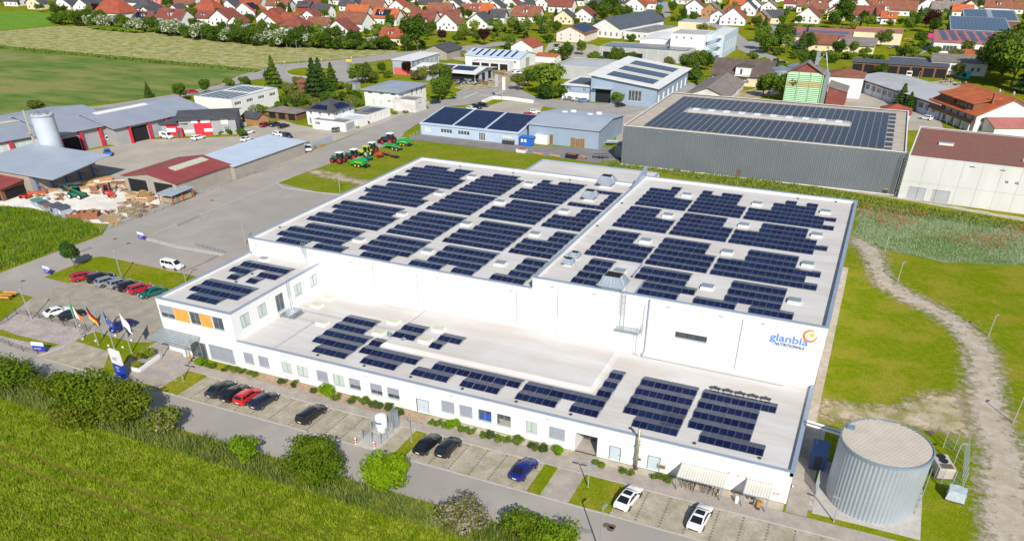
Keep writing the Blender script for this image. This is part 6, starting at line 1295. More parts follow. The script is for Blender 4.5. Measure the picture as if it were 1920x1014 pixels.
for i,(x,y,r_,h) in enumerate(((58.7,287,3.6,8.6),(63.5,297,3.6,8.6))):
    t=thing('grain_silo',['corrugated steel grain silo with conical lid beside the green tower','corrugated steel grain silo standing behind another silo'][i],'silo',(x,y,0),0,'grain silos'); MB().lathe([(r_,0),(r_,h)],24,cap=False).build('shell',m_tank,t); MB().lathe([(r_+.15,h),(.5,h+1.3),(.1,h+1.4)],24).build('lid',m_steel,t)
    for k in range(6): MB().lathe([(r_+.05,.6+k*1.4),(r_+.05,.75+k*1.4)],24,cap=False).build('hoop',m_steel,t)
bld('mill_store','white store with brown tiled hip roof behind the grain tower','storage building',78,282,14,14,8,roof='hip',rise=2.,ov=.5,wm=W_white,rm=T_br)
bld('mill_lean_to','brown clad lean to between grain tower and long hall','lean-to',80.4,262,7,14,5.4,roof='mx',rise=1.6,ov=.3,wm=T_mar,rm=T_gb)
t,S,RF=bld('long_grey_hall','long hall with pale grey roof and a row of dark windows','hall',88,305,62,23,5.,ang=-58,roof='gx',rise=1.2,ov=.9,wm=mat('wall_bluish_white',(.52,.57,.66),(.56,.61,.70),scale=.3,rough=.8),rm=S_lgrey,wins=[('F',14,3.2,2.0,1.8,'glass',1,61)])
MB().box(-.5,62.5,-.12,-.02,4.2,5.0).build('brown_fascia',W_wood,t)
for k in range(8): MB().box(.4+k*7.7,.7+k*7.7,-.14,-.02,0,4.2).build('pilaster',m_grey,t)
t,S,RF=bld('orange_roof_inn','large white inn with orange tiled roof, dormers and balcony','inn',119,258.5,27,23,6.,ang=-62,roof='gx',rise=4.8,ov=1.6,wm=W_white,rm=T_or,wins=[('F',6,1.3,1.6,3.4,'glass'),('F',5,1.6,2.,.3,'glass'),('R',5,1.3,1.3,3.3,'glass'),('R',4,1.3,1.5,.6,'glass')],chim=[(24,6)])
for x0,x1 in ((1.2,11),(12.5,23)):
    d=MB().box(x0,x1,.3,5,6.2,8.6).build('dormer',W_wood,t); b=MB(); slab(b,[(x0-.5,-.5,8.5),(x1+.5,-.5,8.5),(x1+.5,10,10.3),(x0-.5,10,10.3)],.2); b.build('dormer_roof',T_or,d)
    for k in range(4): xx=x0+.5+k*(x1-x0-1)/4; MB().box(xx,xx+1.5,.25,.3,6.7,8.2).build('dormer_window',m_glass,d)
MB().box(-.5,27.5,-1.7,0,2.9,3.1).build('balcony_floor',W_wood,t); MB().box(-.5,27.5,-1.75,-1.68,3.1,4.1).build('balcony_rail',W_wood,t)
for k in range(7): MB().box(k*4.4,.35+k*4.4,-1.7,-1.35,0,2.9).build('pillar',W_white,t)
for x,y in ((17,12),(22,14)): MB().ball((x,y,11.4),.7,.25,.7).build('satellite_dish',m_flash,t)
bld('low_red_house','low house with faded red roof in front of the inn','house',137.5,229,16,12,3.2,ang=24,roof='gx',rise=1.8,ov=.6,wm=W_white,rm=S_pink)
bld('red_tent_roof_hut','small hut with a low red hipped roof behind the dark hall','hut',101,210,9,9,8.6,roof='hip',rise=1.8,ov=.5,wm=W_white,rm=T_red)
t,S,RF=bld('open_machine_shed','long open machine shed with a dark lean roof','machine shed',84,352,42,7,4.8,roof='my',rise=.5,ov=.5,wm=W_wood,rm=S_slate,wins=[('F',8,4.4,3.8,.1,'open')])
bld('slate_annexe','flat slate roofed annexe behind the machine shed','annexe',100,362.5,18.5,18,4.8,wm=W_white,rm=S_slate,coping=S_slate)
bld('brown_roof_workshop','white workshop with low brown grey roof and big windows','workshop',119,366,24,27,5.4,roof='gx',rise=1.8,ov=.5,wm=W_white,rm=T_gb,wins=[('F',2,5.5,2.2,2.,'glass',1,15),('F',2,1.4,1.8,1.8,'glass',17,22)])
bld('red_hip_house','house with a low orange hipped roof behind the brown roofed workshop','house',128,402,20,14,4.6,roof='hip',rise=1.8,ov=.6,wm=W_white,rm=T_or)
t,S,RF=bld('zigzag_solar_hall','wide faded red roofed hall with slanting rows of solar panels','hall',121,446,42,36,5.4,roof='my',rise=2.4,ov=.5,wm=W_white,rm=S_pink,wins=[('F',4,7,3,.8,'glass',4,40)])
for k in range(8):
    for j in range(5): u0=.06+k*.115+(.0 if j%2 else 0)+.012*(4-j); roof_pv(RF[0],S[0],u0,u0+.075,.16+j*.16,.30+j*.16,2,1)
t,S,RF=bld('solar_barn','big brown barn with a solar roof','barn',130,490,32,52,7.6,roof='my',rise=3,ov=.4,wm=W_wood,rm=S_grey)
roof_pv(RF[0],S[0],.02,.98,.04,.96,16,12,join=False)
t,S,RF=bld('rear_solar_barn','second brown barn with a solar roof, behind the first','barn',140,557,32,46,7.6,roof='my',rise=3,ov=.4,wm=W_wood,rm=S_grey)
roof_pv(RF[0],S[0],.03,.45,.1,.92,7,9); roof_pv(RF[0],S[0],.55,.97,.1,.92,7,9)
t,S,RF=bld('red_solar_workshop','low red roofed workshop with two long solar rows','workshop',38,441,38,34,5.,roof='my',rise=1.6,ov=.6,wm=W_white,rm=S_pink,wins=[('F',4,2,1.4,1.6,'glass',22,37)])
roof_pv(RF[0],S[0],.06,.92,.12,.36,18,2); roof_pv(RF[0],S[0],.28,.95,.46,.7,14,2)
bld('red_flat_store','store with a flat red roof and yellow edge boards','storage building',77,470,27,30,6.,wm=W_cream,rm=S_pink,coping=mat('edge_yellow',(.70,.42,.05),rough=.6))
bld('brown_dormer_house','low house with a big brown roof and two small dormers','house',51,424,19,18,4.,roof='gx',rise=3.6,ov=1.,wm=W_cream,rm=T_br,wins=[('F',3,1.2,1.3,1.2,'glass')])
bld('grey_roof_house','cream house with a weathered grey brown roof','house',75,424,16,20,4.,roof='gx',rise=2.8,ov=.8,wm=W_cream,rm=T_gb,wins=[('F',4,1.2,1.3,1.3,'glass')])
m_rust=mat('rust',(.22,.08,.04),(.30,.13,.07),scale=1.5,rough=.9)
# ================================================================ carpentry yard
def columns(t,L,n,H,w=.7,d=.9):
    for k in range(n): x=k*(L-w)/(n-1); MB().box(x,x+w,-d,0,0,H).build('red_column',W_red,t)
t,S,RF=bld('workshop_hall','grey roofed workshop hall with white wall panels and red columns','hall',-139,56,28,36,5.6,ang=77,roof='gx',rise=2.6,ov=1.0,wm=W_grey,rm=S_grey,wins=[('F',3,8,4.6,.1,'curtain')]); columns(t,28,4,5.2)
MB().box(-1,29,12.5,14.5,7.75,7.95).build('rooflight_strip',m_skyy,t)
t,S,RF=bld('workshop_hall','grey roofed workshop hall with red columns and grey roller doors','hall',-126.6,84,20,40,6.,ang=80.5,roof='gx',rise=2.7,ov=1.3,wm=W_grey,rm=S_grey,wins=[('F',1,5.2,4.2,.05,'open',.7,6.6),('F',1,5.2,4.2,.05,'gate',7,13)]); columns(t,20,4,5.8)
MB().box(13.9,19.1,-.08,0,3.2,5.6).build('board_rack',W_brick,t); MB().box(14.2,18.2,-.12,-.08,1.6,2.8).build('company_banner',m_swhite,t)
for k in range(3): MB().box(14.5+k*1.15,15.4+k*1.15,-.14,-.12,1.9,2.5).build('banner_mark',[m_trim,m_sred,m_trim][k],t)
t,S,RF=bld('workshop_hall','grey roofed workshop hall with a dark open gateway','hall',-119.3,98.5,35,28,5.6,ang=83,roof='gx',rise=2.4,ov=1.1,wm=W_grey,rm=S_grey,wins=[('F',1,6.2,4.6,.05,'open',5.2,11.6),('F',1,6,4.4,.05,'gate',12,18.5)])
for x in (4.6,11.7,18.4): MB().box(x,x+.6,-.8,0,0,5.3).build('red_column',W_red,t)
q=[Vector(p) for p in S[0]]; f=lambda u,v:(q[0].lerp(q[1],u)).lerp(q[3].lerp(q[2],u),v)+Vector((0,0,.06)); b=MB(); slab(b,[f(.1,.84),f(.62,.84),f(.62,.97),f(.1,.97)],.06); b.build('rooflight_strip',m_flash,RF[0])
t=thing('sawdust_silo','tall white round sawdust silo with a side ladder','silo',(-118,75,0)); m_silo=mat('silo_white',(.42,.47,.54),(.48,.53,.60),scale=.3,rough=.6)
MB().lathe([(3.0,0),(3.0,13.8),(2.8,14.0)],28).build('shell',m_silo,t,smooth=False); MB().lathe([(3.15,13.5),(3.15,13.85)],28,cap=False).build('top_rail',W_brick,t)
for a in (0,1.6,3.2,4.8): MB().lathe([(.9,13.95),(.9,14.5),(.3,14.8)],12,c=(1.5*math.cos(a),1.5*math.sin(a),0)).build('filter_pot',m_steel,t)
ladder(t,(-2.1,-2.15,0),13.8,(-.7,-.7),cage=True)
for z in (4.5,9): MB().box(-4.2,-2.0,-3.6,-2.0,z,z+.15).build('landing',W_brick,t)
MB().tube([(-3.4,-2.6,0),(-3.4,-2.6,15.2)],.3,8).build('feed_pipe',W_brick,t)
t,S,RF=bld('red_grey_office','carpentry office with grey and red panels and a dark roof','office',-111.5,117.2,18,15,5.2,ang=35.5,roof='gx',rise=1.2,ov=.9,wm=W_grey,rm=T_dk,wins=[('F',1,2.2,1.6,.9,'glass',13.6,16.6)])
MB().box(4.6,10.2,-.06,0,.05,5.1).build('red_panel',W_red,t)
for x0,x1,z0,z1 in ((4.0,6.0,3.9,4.9),(7.,10.,3.9,4.9),(1.2,4.4,1.0,1.9),(7.6,10.3,1.1,2.1),(13.4,15.6,3.3,4.9)): MB().box(x0,x1,-.1,-.06,z0,z1).build('white_panel',W_white,t)
t,S,RF=bld('red_grey_wing','low office wing with a red and white panel','office',-118.2,114.6,9,10,4.,ang=28,roof='gx',rise=1.4,ov=.9,wm=W_grey,rm=T_dk)
MB().box(2.6,6.2,-.06,0,.05,3.9).build('red_panel',W_red,t); MB().box(2.5,6.3,-.1,-.06,1.2,2.4).build('white_panel',W_white,t)
t=thing('entrance_booth','small red entrance booth between the two office wings','entrance',(-110.6,116.2,.03),R(32)); MB().box(-1.,1.,-1.3,.2,0,2.8).build('body',W_red,t); MB().box(-.6,.6,-1.34,-1.3,.1,2.3).build('door',m_glass,t)
t,S,RF=bld('timber_store','large open sided timber store with a blue grey metal roof','timber store',-122,52,24,20,5.,ang=-1,roof='my',rise=.9,ov=.6,wm=W_brick,rm=S_blue)
b=MB(); slab(b,[(24.6,-.6,5.2),(34.2,-.6,5.2),(30.5,20.6,6.15),(24.6,20.6,6.15)],.22); b.build('canopy_roof',S_blue,t)
for k in range(5): MB().box(24.05,24.4,1.2+k*4.3,1.55+k*4.3,0,4.8).build('blue_post',PAINT['pickup_blue'],t); MB().box(24.4,26.6,1.25+k*4.3,1.5+k*4.3,2.0,2.2).build('rack_arm',T_or,t)
t,S,RF=bld('red_roof_store','carpentry store with a wine red metal gable roof','store',-78.5,64,18,19.5,4.,roof='gy',rise=1.5,ov=.5,wm=W_brick,rm=S_red,wins=[('F',2,6.5,3.4,.1,'open')])
q=[Vector(p) for p in S[0]]; b=MB(); slab(b,[(.2+q[0].lerp(q[3],.62+dv).x-.2,6+15*du,q[0].lerp(q[3],.62+dv).z+.2) for du,dv in ((0,0),(.8,0),(.8,.25),(0,.25))],.2); b.build('barrel_rooflight',m_skyy,RF[0])
t,S,RF=bld('blue_roof_store','long low store with a pale blue metal roof along the road fence','store',-72.3,83.8,13.2,31,3.7,roof='mx',rise=.6,ov=.5,wm=W_brick,rm=S_lblue)
t,S,RF=bld('red_lean_to','open lean to with a red roof at the grass bank','lean-to',-112,42.5,12.5,9,3.,ang=8,roof='my',rise=.6,ov=.5,wm=W_wood,rm=S_red,wins=[('F',2,5,2.4,.05,'open'),('R',1,7,2.4,.05,'open')])
t=thing('rack_shelter','small grey roofed rack shelter by the yard gate','shelter',(-62.5,59.5,0)); b=MB(); slab(b,[(-.3,-.5,2.5),(5,-.5,2.5),(5,7.5,2.8),(-.3,7.5,2.8)],.15); b.build('roof',S_blue,t)
for x in(.2,4.5):
    for y in (0,3.4,7): MB().box(x-.1,x+.1,y-.1,y+.1,0,2.5).build('post',T_or,t)
for k in range(3): MB().box(.4,4.3,.3+k*2.3,2.2+k*2.3,.3,1.4).build('rack_load',m_pal2,t)
# timber piles
def timber(x,y,L,n,lay,rz,lb,m,h=.16,w=.25,group='timber piles'):
    t=thing('timber_pile',lb,'timber pile',(x,y,.03),rz,group); random.seed(int(x*7+y))
    for k in range(lay):
        for i in range(n-(k%2)):
            o=random.uniform(-.25,.25); MB().box(-L/2+o,L/2+o,(i-n/2)*w+.01,(i-n/2+1)*w-.01,k*(h+.03),k*(h+.03)+h).build('beam',m,t)
    return t
timber(-92.2,66.4,8,6,5,1.2,'neat pile of pale sawn beams along the open timber store',m_pal); timber(-89.6,61.4,6,6,3,.9,'low pile of pale beams beside the white sheet stack',m_pal); timber(-86.5,64.5,4.5,5,3,.9,'short pile of beams with rusty crates beside it',m_pal2)
timber(-77,67.5,7,6,3,-.4,'pile of long weathered boards under the red roof edge',m_pal2); timber(-73.5,65,8,6,2,-.35,'second pile of long weathered boards in front of the red roof',m_pal2); timber(-70,62.5,7,8,2,-.3,'pile of fresh yellow boards beside the rack shelter',m_pal)
timber(-65.5,44.5,6,8,3,-.5,'heap of grey weathered boards at the road fence',m_pal2); timber(-61.6,43.8,5,8,4,-.4,'heap of sawn offcuts at the road fence corner',m_pal); timber(-68.5,42.0,5,6,2,-.5,'low heap of grey boards beside the rusty skip',m_pal2); timber(-95.6,66.5,9,5,4,1.35,'long board pile close to the racks of the timber store',m_pal2); timber(-95.2,57.8,6,5,4,1.3,'board pile under the front corner of the timber store canopy',m_pal)
t=thing('sheet_stack','long white wrapped sheet stack in front of the timber store','sheet stack',(-94.6,62.6,.03),.95); MB().box(-5,5,-.7,.7,.3,.75).build('wrapped_sheets',m_swhite,t)
for x in(-4,-1.3,1.3,4): MB().box(x-.1,x+.1,-.7,.7,0,.3).build('bearer',m_woodd,t)
for u,v,n,lb,c in ((0,0,7,'tall weathered pallet stack at the yard fence',2),(0,0,5,'weathered pallet stack in front of the tall one',2),(0,0,6,'pallet stack of fresh pallets beside the rack shelter',2),(0,0,4,'low pallet stack near the yard gate',2),(0,0,5,'weathered pallet stack at the gravel edge',2)):
    i=['tall weathered pallet stack at the yard fence','weathered pallet stack in front of the tall one','pallet stack of fresh pallets beside the rack shelter','low pallet stack near the yard gate','weathered pallet stack at the gravel edge'].index(lb)
    pallets(0,0,n+2,lb,m_pal if i==2 else m_pal2,rz=.2,w=1.5,d=1.3,cols=c,world=((-64,53.5),(-62.2,50.8),(-70.2,61.6),(-60.4,48.6),(-65.2,50.2))[i])
for k,(x,y,L_,n_,l_,a_,lb,mm) in enumerate(((-87.8,65.5,5,5,3,.9,'pile of brown planks between timber store and crates',m_pal2),(-85.2,67.6,4,6,4,.5,'tight bundle of reddish planks by the shaded yard wall',m_rust),(-80.5,66.2,6,5,3,-.45,'board pile leaning towards the wine red roof',m_pal),(-75.5,62.6,5,6,2,-.3,'grey plank pile in front of the open red store',m_pal2),(-67.2,58.6,4,6,3,.2,'short plank pile beside the weathered pallets',m_pal),(-66.5,64.6,5,7,3,-.3,'yellow plank pile beside the rack shelter roof',m_pal),(-63.2,46.2,4.5,6,3,.1,'plank pile behind the offcut heap at the fence',m_pal2),(-72.6,60.2,3,5,4,.4,'square plank bundle nearest the forklift',m_pal))): timber(x,y,L_,n_,l_,a_,lb,mm)
rgy=random.Random(31); cl=['weathered','fresh','reddish','grey']
for k,(x,y) in enumerate(((-84,58.8),(-82.6,63.4),(-79.2,63.8),(-76.8,58),(-70.4,57.6),(-69.2,55.4),(-67.6,48.4),(-64.6,47.4),(-70.4,45.2),(-72.6,47.2),(-90.6,53.4),(-88.2,51.2),(-94.4,50.6),(-80,69.2),(-74.8,67.6),(-60.6,52.6),(-61.2,55.8),(-66.6,61.2))):
    t=thing('offcut_heap','%s heap of timber offcuts %s'%(['Low','Broken','Loose','Small','Tangled','Flat'][k%6].lower(),['beside the telehandler','near the rust crates','behind the forklift','between forklift and red roofed store','near the weathered pallets','beside the fresh pallets','behind the rusty skip','near the fence corner boards','beside the rusty open skip','on the gravel behind the skips','near the orange hull','beside the mixing tub','by the red implement','against the shaded wall','below the wine red eave','near the road fence','beside the rack shelter','behind the plank bundles'][k]),'offcuts',(x,y,.03))
    for j in range(9): MB().obox((rgy.uniform(-1,1),rgy.uniform(-.8,.8),.12+.06*j),rgy.uniform(1.,2.6),rgy.uniform(.12,.35),.12,rz=rgy.uniform(0,3),ry=rgy.uniform(-.12,.12)).build('offcut',rgy.choice([m_pal,m_pal2,m_pal2,m_rust,m_woodd]),t)
# skips and containers along the bank
def skip(x,y,rz,m,lb,lm,L=3.2,w=1.8,h=1.3):
    t=thing('skip',lb,'skip',(x,y,.03),rz); b=MB()
    b.add([(-L/2,-w/2,.1),(L/2,-w/2,.1),(L/2,w/2,.1),(-L/2,w/2,.1),(-L/2-.35,-w/2,h),(L/2+.35,-w/2,h),(L/2+.35,w/2,h),(-L/2-.35,w/2,h)],[(0,3,2,1),(0,1,5,4),(1,2,6,5),(2,3,7,6),(3,0,4,7)]); b.build('tub',m,t); MB().box(-L/2+.05,L/2-.05,-w/2+.05,w/2-.05,.15,h*.75).build('load',lm,t)
    for x_ in(-L/4,L/4): MB().box(x_-.08,x_+.08,-w/2-.06,w/2+.06,.3,h).build('rib',m,t)
skip(-68.6,43.6,.5,m_rust,'rusty brown skip with blue sides by the board heaps',m_pal2,L=4.2,w=2.2,h=1.7); skip(-71.6,42.2,.5,m_rust,'rusty open skip with a white inside',S_white,L=3.4)
for i,(x,y) in enumerate(((-77.6,42.2),(-74.4,41.8))):
    t=thing('lidded_container',['grey lidded waste container with a dark hatch','grey lidded waste container with a white door'][i],'container',(x,y,.03),-.3); MB().box(-1.5,1.5,-1.2,1.2,.1,2.2).build('body',S_blue,t); b=MB(); slab(b,[(-1.6,-1.3,2.3),(1.6,-1.3,2.3),(1.6,1.3,2.7),(-1.6,1.3,2.7)],.1); b.build('lid',S_slate,t); MB().box(-.6,.4,-1.24,-1.2,1.0,1.9).build('hatch',m_dark if i==0 else m_swhite,t)
for i,(x,y) in enumerate(((-81.5,43.4),(-85.2,44.6),(-88.6,45.4))):
    t=thing('covered_skip',['low grey skip covered with rusty sheets','low grey skip with a dark cover','pale skip with a green tarpaulin'][i],'skip',(x,y,.03),-.35); MB().tbox(-1.6,1.6,-1.1,1.1,.05,1.3,1.1).build('tub',S_blue,t); MB().tbox(-1.7,1.7,-1.2,1.2,1.3,1.55,.9).build('cover',[m_rust,S_slate,mat('tarp_green',(.10,.25,.18),rough=.7)][i],t)
for i,(x,y) in enumerate(((-93.5,56.4),(-91.2,57.2),(-88.9,56.4),(-86.8,60.8),(-84.6,62.4))):
    t=thing('steel_crate',['pale steel crate heap nearest the timber store wall','rust brown steel crate beside the pale crates','dark blue steel crate by the telehandler','rust coloured crate with offcuts','small rust brown crate nearest the forklift'][i],'crate',(x,y,.03),.2*i); MB().tbox(-.9,.9,-.7,.7,.05,1.1,1.05).build('box',[m_steel,m_rust,PAINT['navy'],m_rust,m_rust][i],t); MB().tbox(-.8,.8,-.6,.6,1.05,1.25,.6).build('load',m_pal2 if i!=0 else m_steel,t)
p=Vector((-91,49)); t=thing('mixing_tub','shallow grey oval mixing tub on the white gravel','tub',(p.x,p.y,.03)); MB().lathe([(.9,0),(1.3,.55),(1.2,.55),(.85,.08)],16).build('tub',m_steel,t)
t=thing('orange_canoe','orange kayak shaped hull lying by the red lean to','hull',(-97.6,52.4,.03),.4); b=MB(); b.tbox(-2.2,2.2,-.5,.5,.0,.7,1.2); b.build('hull',PAINT['bright_red'] if False else T_or,t)
t=thing('red_implement','red loader implement in front of the lean to','implement',(-97.2,48.6,.03),.2); MB().box(-1.4,1.4,-.8,.8,.3,.8).build('frame',PAINT['bright_red'],t); MB().tube([(-1,0,.8),(.6,0,1.7)],.15,6).build('arm',m_trim,t)
for x in(-.9,.9): MB().lathe([(.35,-.12),(.35,.12)],10,c=(x,-.9,.35),axis='y').build('wheel',m_tyre,t)
t=thing('forklift','red side loading forklift on the white gravel','forklift',(-79.4,59.4,.03),-.35); MB().box(-2.0,2.2,-1.2,.2,.45,1.2).build('chassis',PAINT['bright_red'],t); MB().box(.6,2.2,-1.2,-.1,1.2,1.5).build('engine_cover',PAINT['bright_red'],t); MB().box(-1.9,-.5,-1.15,-.1,1.2,2.6).build('cab',m_cglass,t); MB().box(-2.0,-.4,-1.2,-.05,2.6,2.72).build('cab_roof',PAINT['bright_red'],t)
for x in (-.3,.3): MB().box(x-.08,x+.08,.2,.4,.3,3.2).build('mast',m_trim,t)
for x in(-1.5,1.6):
    for y in(-1.1,.3): MB().lathe([(.45,-.15),(.45,.15)],12,c=(x,y,.45),axis='y').build('wheel',m_tyre,t)
t=thing('telehandler','green telescopic handler with white wheels on the gravel','telehandler',(-85.0,54.0,.03),.15); m_tg=paint('machine_green',(.01,.17,.09)); MB().tbox(-2.2,2.1,-.9,.9,.7,1.4,.95).build('chassis',m_tg,t); MB().tbox(-1.0,.7,-.2,.95,1.4,2.7,.85).build('cab',m_cglass,t); MB().tbox(-.95,.65,-.15,.9,2.7,2.82,.95).build('cab_roof',m_tg,t); MB().tube([(2.0,-.5,1.5),(-2.9,-.5,3.0)],.24,6).build('boom',m_tg,t); MB().box(-3.5,-2.7,-1.2,.2,2.5,3.1).build('fork_head',m_trim,t)
for x in(-1.5,1.5):
    for y in(-1.05,1.05):
        w_=MB().lathe([(.4,-.2),(.65,-.2),(.65,.2),(.4,.2)],14,c=(x,y,.65),axis='y').build('wheel',m_tyre,t); MB().lathe([(.38,-.22),(.38,.22)],12,c=(x,y,.65),axis='y').build('rim',m_swhite,w_)
# yard fence and gate along the road
fence([(-57.6,37),(-58.2,46),(-57.6,49.6),(-57.6,58),(-58.8,66)],1.8,'wire fence of the carpentry yard along the estate road by the white gravel',step=3,m=m_fgal)
fence([(-58.6,66.4),(-59,84),(-57.4,100)],1.4,'wire fence along the pale blue roofed store',step=3.4,m=m_fgal)
t=thing('panel_fence','grey slatted sliding gate by the stored pallets','gate',(-60.7,117.6,0),R(94))
for k in range(15): MB().box(k,.1+k,-.05,.05,0,2.).build('post',m_fgal,t); MB().box(.1+k,1+k,-.02,.02,.15,1.9).build('slat_panel',S_blue,t)
t=thing('drying_racks','racks of orange scaffold parts along the store wall','racks',(-59.6,103,.03),R(92)); random.seed(4)
for k in range(26): MB().obox((k*.45,random.uniform(-.3,.3),random.uniform(.3,1.9)),.3,.5,random.uniform(.3,.7),rz=random.uniform(-.5,.5)).build('scaffold_part',random.choice([T_or,T_or,m_grey,m_darkm]),t)
for x in (0,4,8,11.5): MB().box(x-.05,x+.05,-.5,.5,0,2.2).build('rack_post',m_grey,t)
for i,(x,y,lb) in enumerate(((-61.3,88.5,'white topped bench frame on the verge by the blue roofed store'),(-63.5,76.5,'white sheet trestle by the red roofed store'))):
    t=thing('trestle',lb,'trestle',(x,y,.03),R(85)); MB().box(-3.4,3.4,-.6,.6,.75,.85).build('top_board',m_swhite,t); MB().box(-3.4,-2.2,-.62,.62,.84,.9).build('red_end',m_rust,t)
    for x_ in(-3,-1,1,3):
        for y_ in(-.5,.5): MB().box(x_-.06,x_+.06,y_-.06,y_+.06,0,.75).build('leg',m_woodd,t)
t=thing('sheet_trestle','rust red topped trestle by the red roofed store corner','trestle',(-65.2,71.,.03),R(85)); MB().box(-2.6,2.6,-.6,.6,.5,.6).build('top_board',m_rust,t)
for x_ in(-2,0,2): MB().box(x_-.08,x_+.08,-.5,.5,0,.5).build('leg',m_woodd,t)
pallets(0,0,7,'pallet stack behind the slatted gate',m_pal2,w=1.5,d=1.2,cols=4,world=(-66,121.5)); pallets(0,0,5,'fresh pallet stack behind the slatted gate',m_pal,w=1.5,d=1.2,cols=2,world=(-62.3,125.5))
t=thing('brick_pallet','grey wrapped blocks beside the garden shed','block stack',(-110.5,137.6,.03),-.1); 
for k in range(4): MB().box(k*2.1,k*2.1+1.9,0,1.8,0,1.2).build('block_bundle',S_blue,t)
# yard vehicles
car('van','white',(297,253),(327,259),'white works van parked beside the open hall gateway',cat='van',zz=.6)
gy='cars in the carpentry yard'
car('estate','white',(360,262),(384,256),'white estate car in front of the red panelled office',gy); car('estate','white',(452,252),(479,245),'white estate car at the corner of the grey office',gy); car('coupe','white',(452,265),(473,258),'white car beyond the shrubs of the grey office',gy)
car('hatch','maroon',(487,238),(508,232),'dark maroon car nearest the block stack by the garden fence',gy); car('estate','navy',(505,238),(526,230),'navy estate car between two dark cars at the garden fence',gy); car('coupe','black',(521,240),(543,234),'black saloon nearest the white garage at the garden fence',gy)
car('hatch','white',(515,251),(530,254),'white hatchback behind the pale blue store roof',gy); car('hatch','navy',(532,253),(546,257),'navy hatchback behind the pale blue store roof',gy)
car('hatch','grey',(621,247),(645,241),'grey hatchback in front of the white garage'); car('hatch','maroon',(677,233),(690,229),'dark car in the opening beside the garage')
t=thing('pickup_truck','bright blue flatbed pickup truck at the corner of the timber store','pickup truck',(G(203,291).x,G(203,291).y,.03),R(-35)); MB().tbox(.2,2.6,-.95,.95,.5,1.2,.96).build('hood_body',PAINT['pickup_blue'],t); MB().tbox(.0,1.7,-.92,.92,1.2,2.1,.8).build('cab',PAINT['pickup_blue'],t); MB().tbox(.12,1.78,-.93,.93,1.3,1.95,.82).build('cab_windows',m_cglass,t); MB().box(-2.8,-.05,-1.0,1.0,.8,1.0).build('flat_bed',PAINT['pickup_blue'],t); MB().box(-2.6,-.2,-.8,.8,1.0,1.25).build('load',m_pal,t)
for x in(-1.8,1.7):
    for y in(-.9,.9): MB().lathe([(.38,-.13),(.38,.13)],12,c=(x,y,.38),axis='y').build('wheel',m_tyre,t)
t=thing('tipper_van','white tipper van with a blue load at the end of the pale blue store','van',(G(572,287).x-1,G(572,287).y+3,.03),R(-50)); MB().tbox(.6,2.6,-.95,.95,.5,2.1,.82).build('cab',PAINT['white'],t); MB().tbox(1.2,2.66,-.9,.9,1.3,2.0,.85).build('windscreen',m_cglass,t); MB().box(-2.8,.5,-1.,1.,.8,1.5).build('tipper_body',PAINT['white'],t); MB().box(-2.6,.3,-.85,.85,1.5,2.0).build('load',PAINT['navy'],t)
for x in(-1.8,1.7):
    for y in(-.9,.9): MB().lathe([(.38,-.13),(.38,.13)],12,c=(x,y,.38),axis='y').build('wheel',m_tyre,t)
# ================================================================ tractors on the lawn
paint('tractor_green',(.03,.11,.06)); paint('bright_green',(.02,.32,.06)); paint('lime',(.45,.55,.03)); m_wred=mat('wheel_red',(.60,.02,.04),rough=.5); m_wyel=mat('wheel_yellow',(.75,.55,.03),rough=.5); m_wcream=mat('wheel_cream',(.60,.58,.45),rough=.5)
def wheel(t,x,y,r,w,m,name='wheel'):
    b=MB(); b.lathe([(r*.6,-w/2),(r*.95,-w/2),(r,-w*.3),(r,w*.3),(r*.95,w/2),(r*.6,w/2)],18,c=(x,y,r),axis='y',cap=False)
    for k in range(14): a=2*PI*k/14; b.obox((x+r*math.cos(a),y,r+r*math.sin(a)),.14,w*.9,.12,ry=-a)
    w_=b.build(name,m_tyre,t); MB().lathe([(r*.25,-w*.42),(r*.62,-w*.3),(r*.62,w*.3),(r*.25,w*.42)],14,c=(x,y,r),axis='y').build('rim',m,w_)
def tractor(x,y,rz,col,lb,rim,loader=False,roofw=True,s=1.1,implement=None):
    t=thing('tractor',lb,'tractor',(x,y,.04),rz,'tractors parked on the lawn'); t.scale=(s,)*3; P_=PAINT[col]
    b=MB(); b.tbox(.2,2.3,-.42,.42,1.0,1.75,.9,cy=0); b.tbox(2.1,2.45,-.36,.36,.95,1.6,.85); b.build('bonnet',P_,t); MB().box(-.9,2.2,-.3,.3,.6,1.0).build('chassis',m_trim,t)
    MB().tbox(-1.1,.35,-.75,.75,1.3,2.75,.86).build('cab_glass',m_cglass,t); MB().tbox(-1.2,.45,-.82,.82,2.75,2.95,.92).build('cab_roof',m_swhite if roofw else P_,t)
    for sx in(-1.05,.28):
        for sy in(-.68,.68): MB().box(sx-.05,sx+.05,sy-.05,sy+.05,1.3,2.75).build('cab_pillar',P_,t)
    for sy in(-1,1):
        b=MB(); b.tbox(-1.5,.1,sy*.95-.28,sy*.95+.28,1.5,1.75,.8); b.build('fender',P_,t); wheel(t,-.75,sy*.98,.9,.55,rim); wheel(t,1.75,sy*.85,.62,.42,rim,'front_wheel')
    MB().tube([(.55,-.5,1.6),(.55,-.5,2.7)],.05,6).build('exhaust',m_trim,t)
    if loader:
        for sy in(-.6,.6): MB().tube([(.2,sy,1.9),(1.9,sy,1.7),(2.9,sy,.7)],.08,5).build('loader_arm',m_trim,t)
        MB().box(2.7,3.3,-.9,.9,.2,.9).build('bucket',m_trim,t)
    return t
tractor(-43.6,110.6,R(178),'tractor_green','dark green tractor with red rims coupled to the bright green baler',m_wred); tractor(-41.8,115.4,R(182),'tractor_green','dark green tractor with white roof between a green and a lime tractor',m_wred)
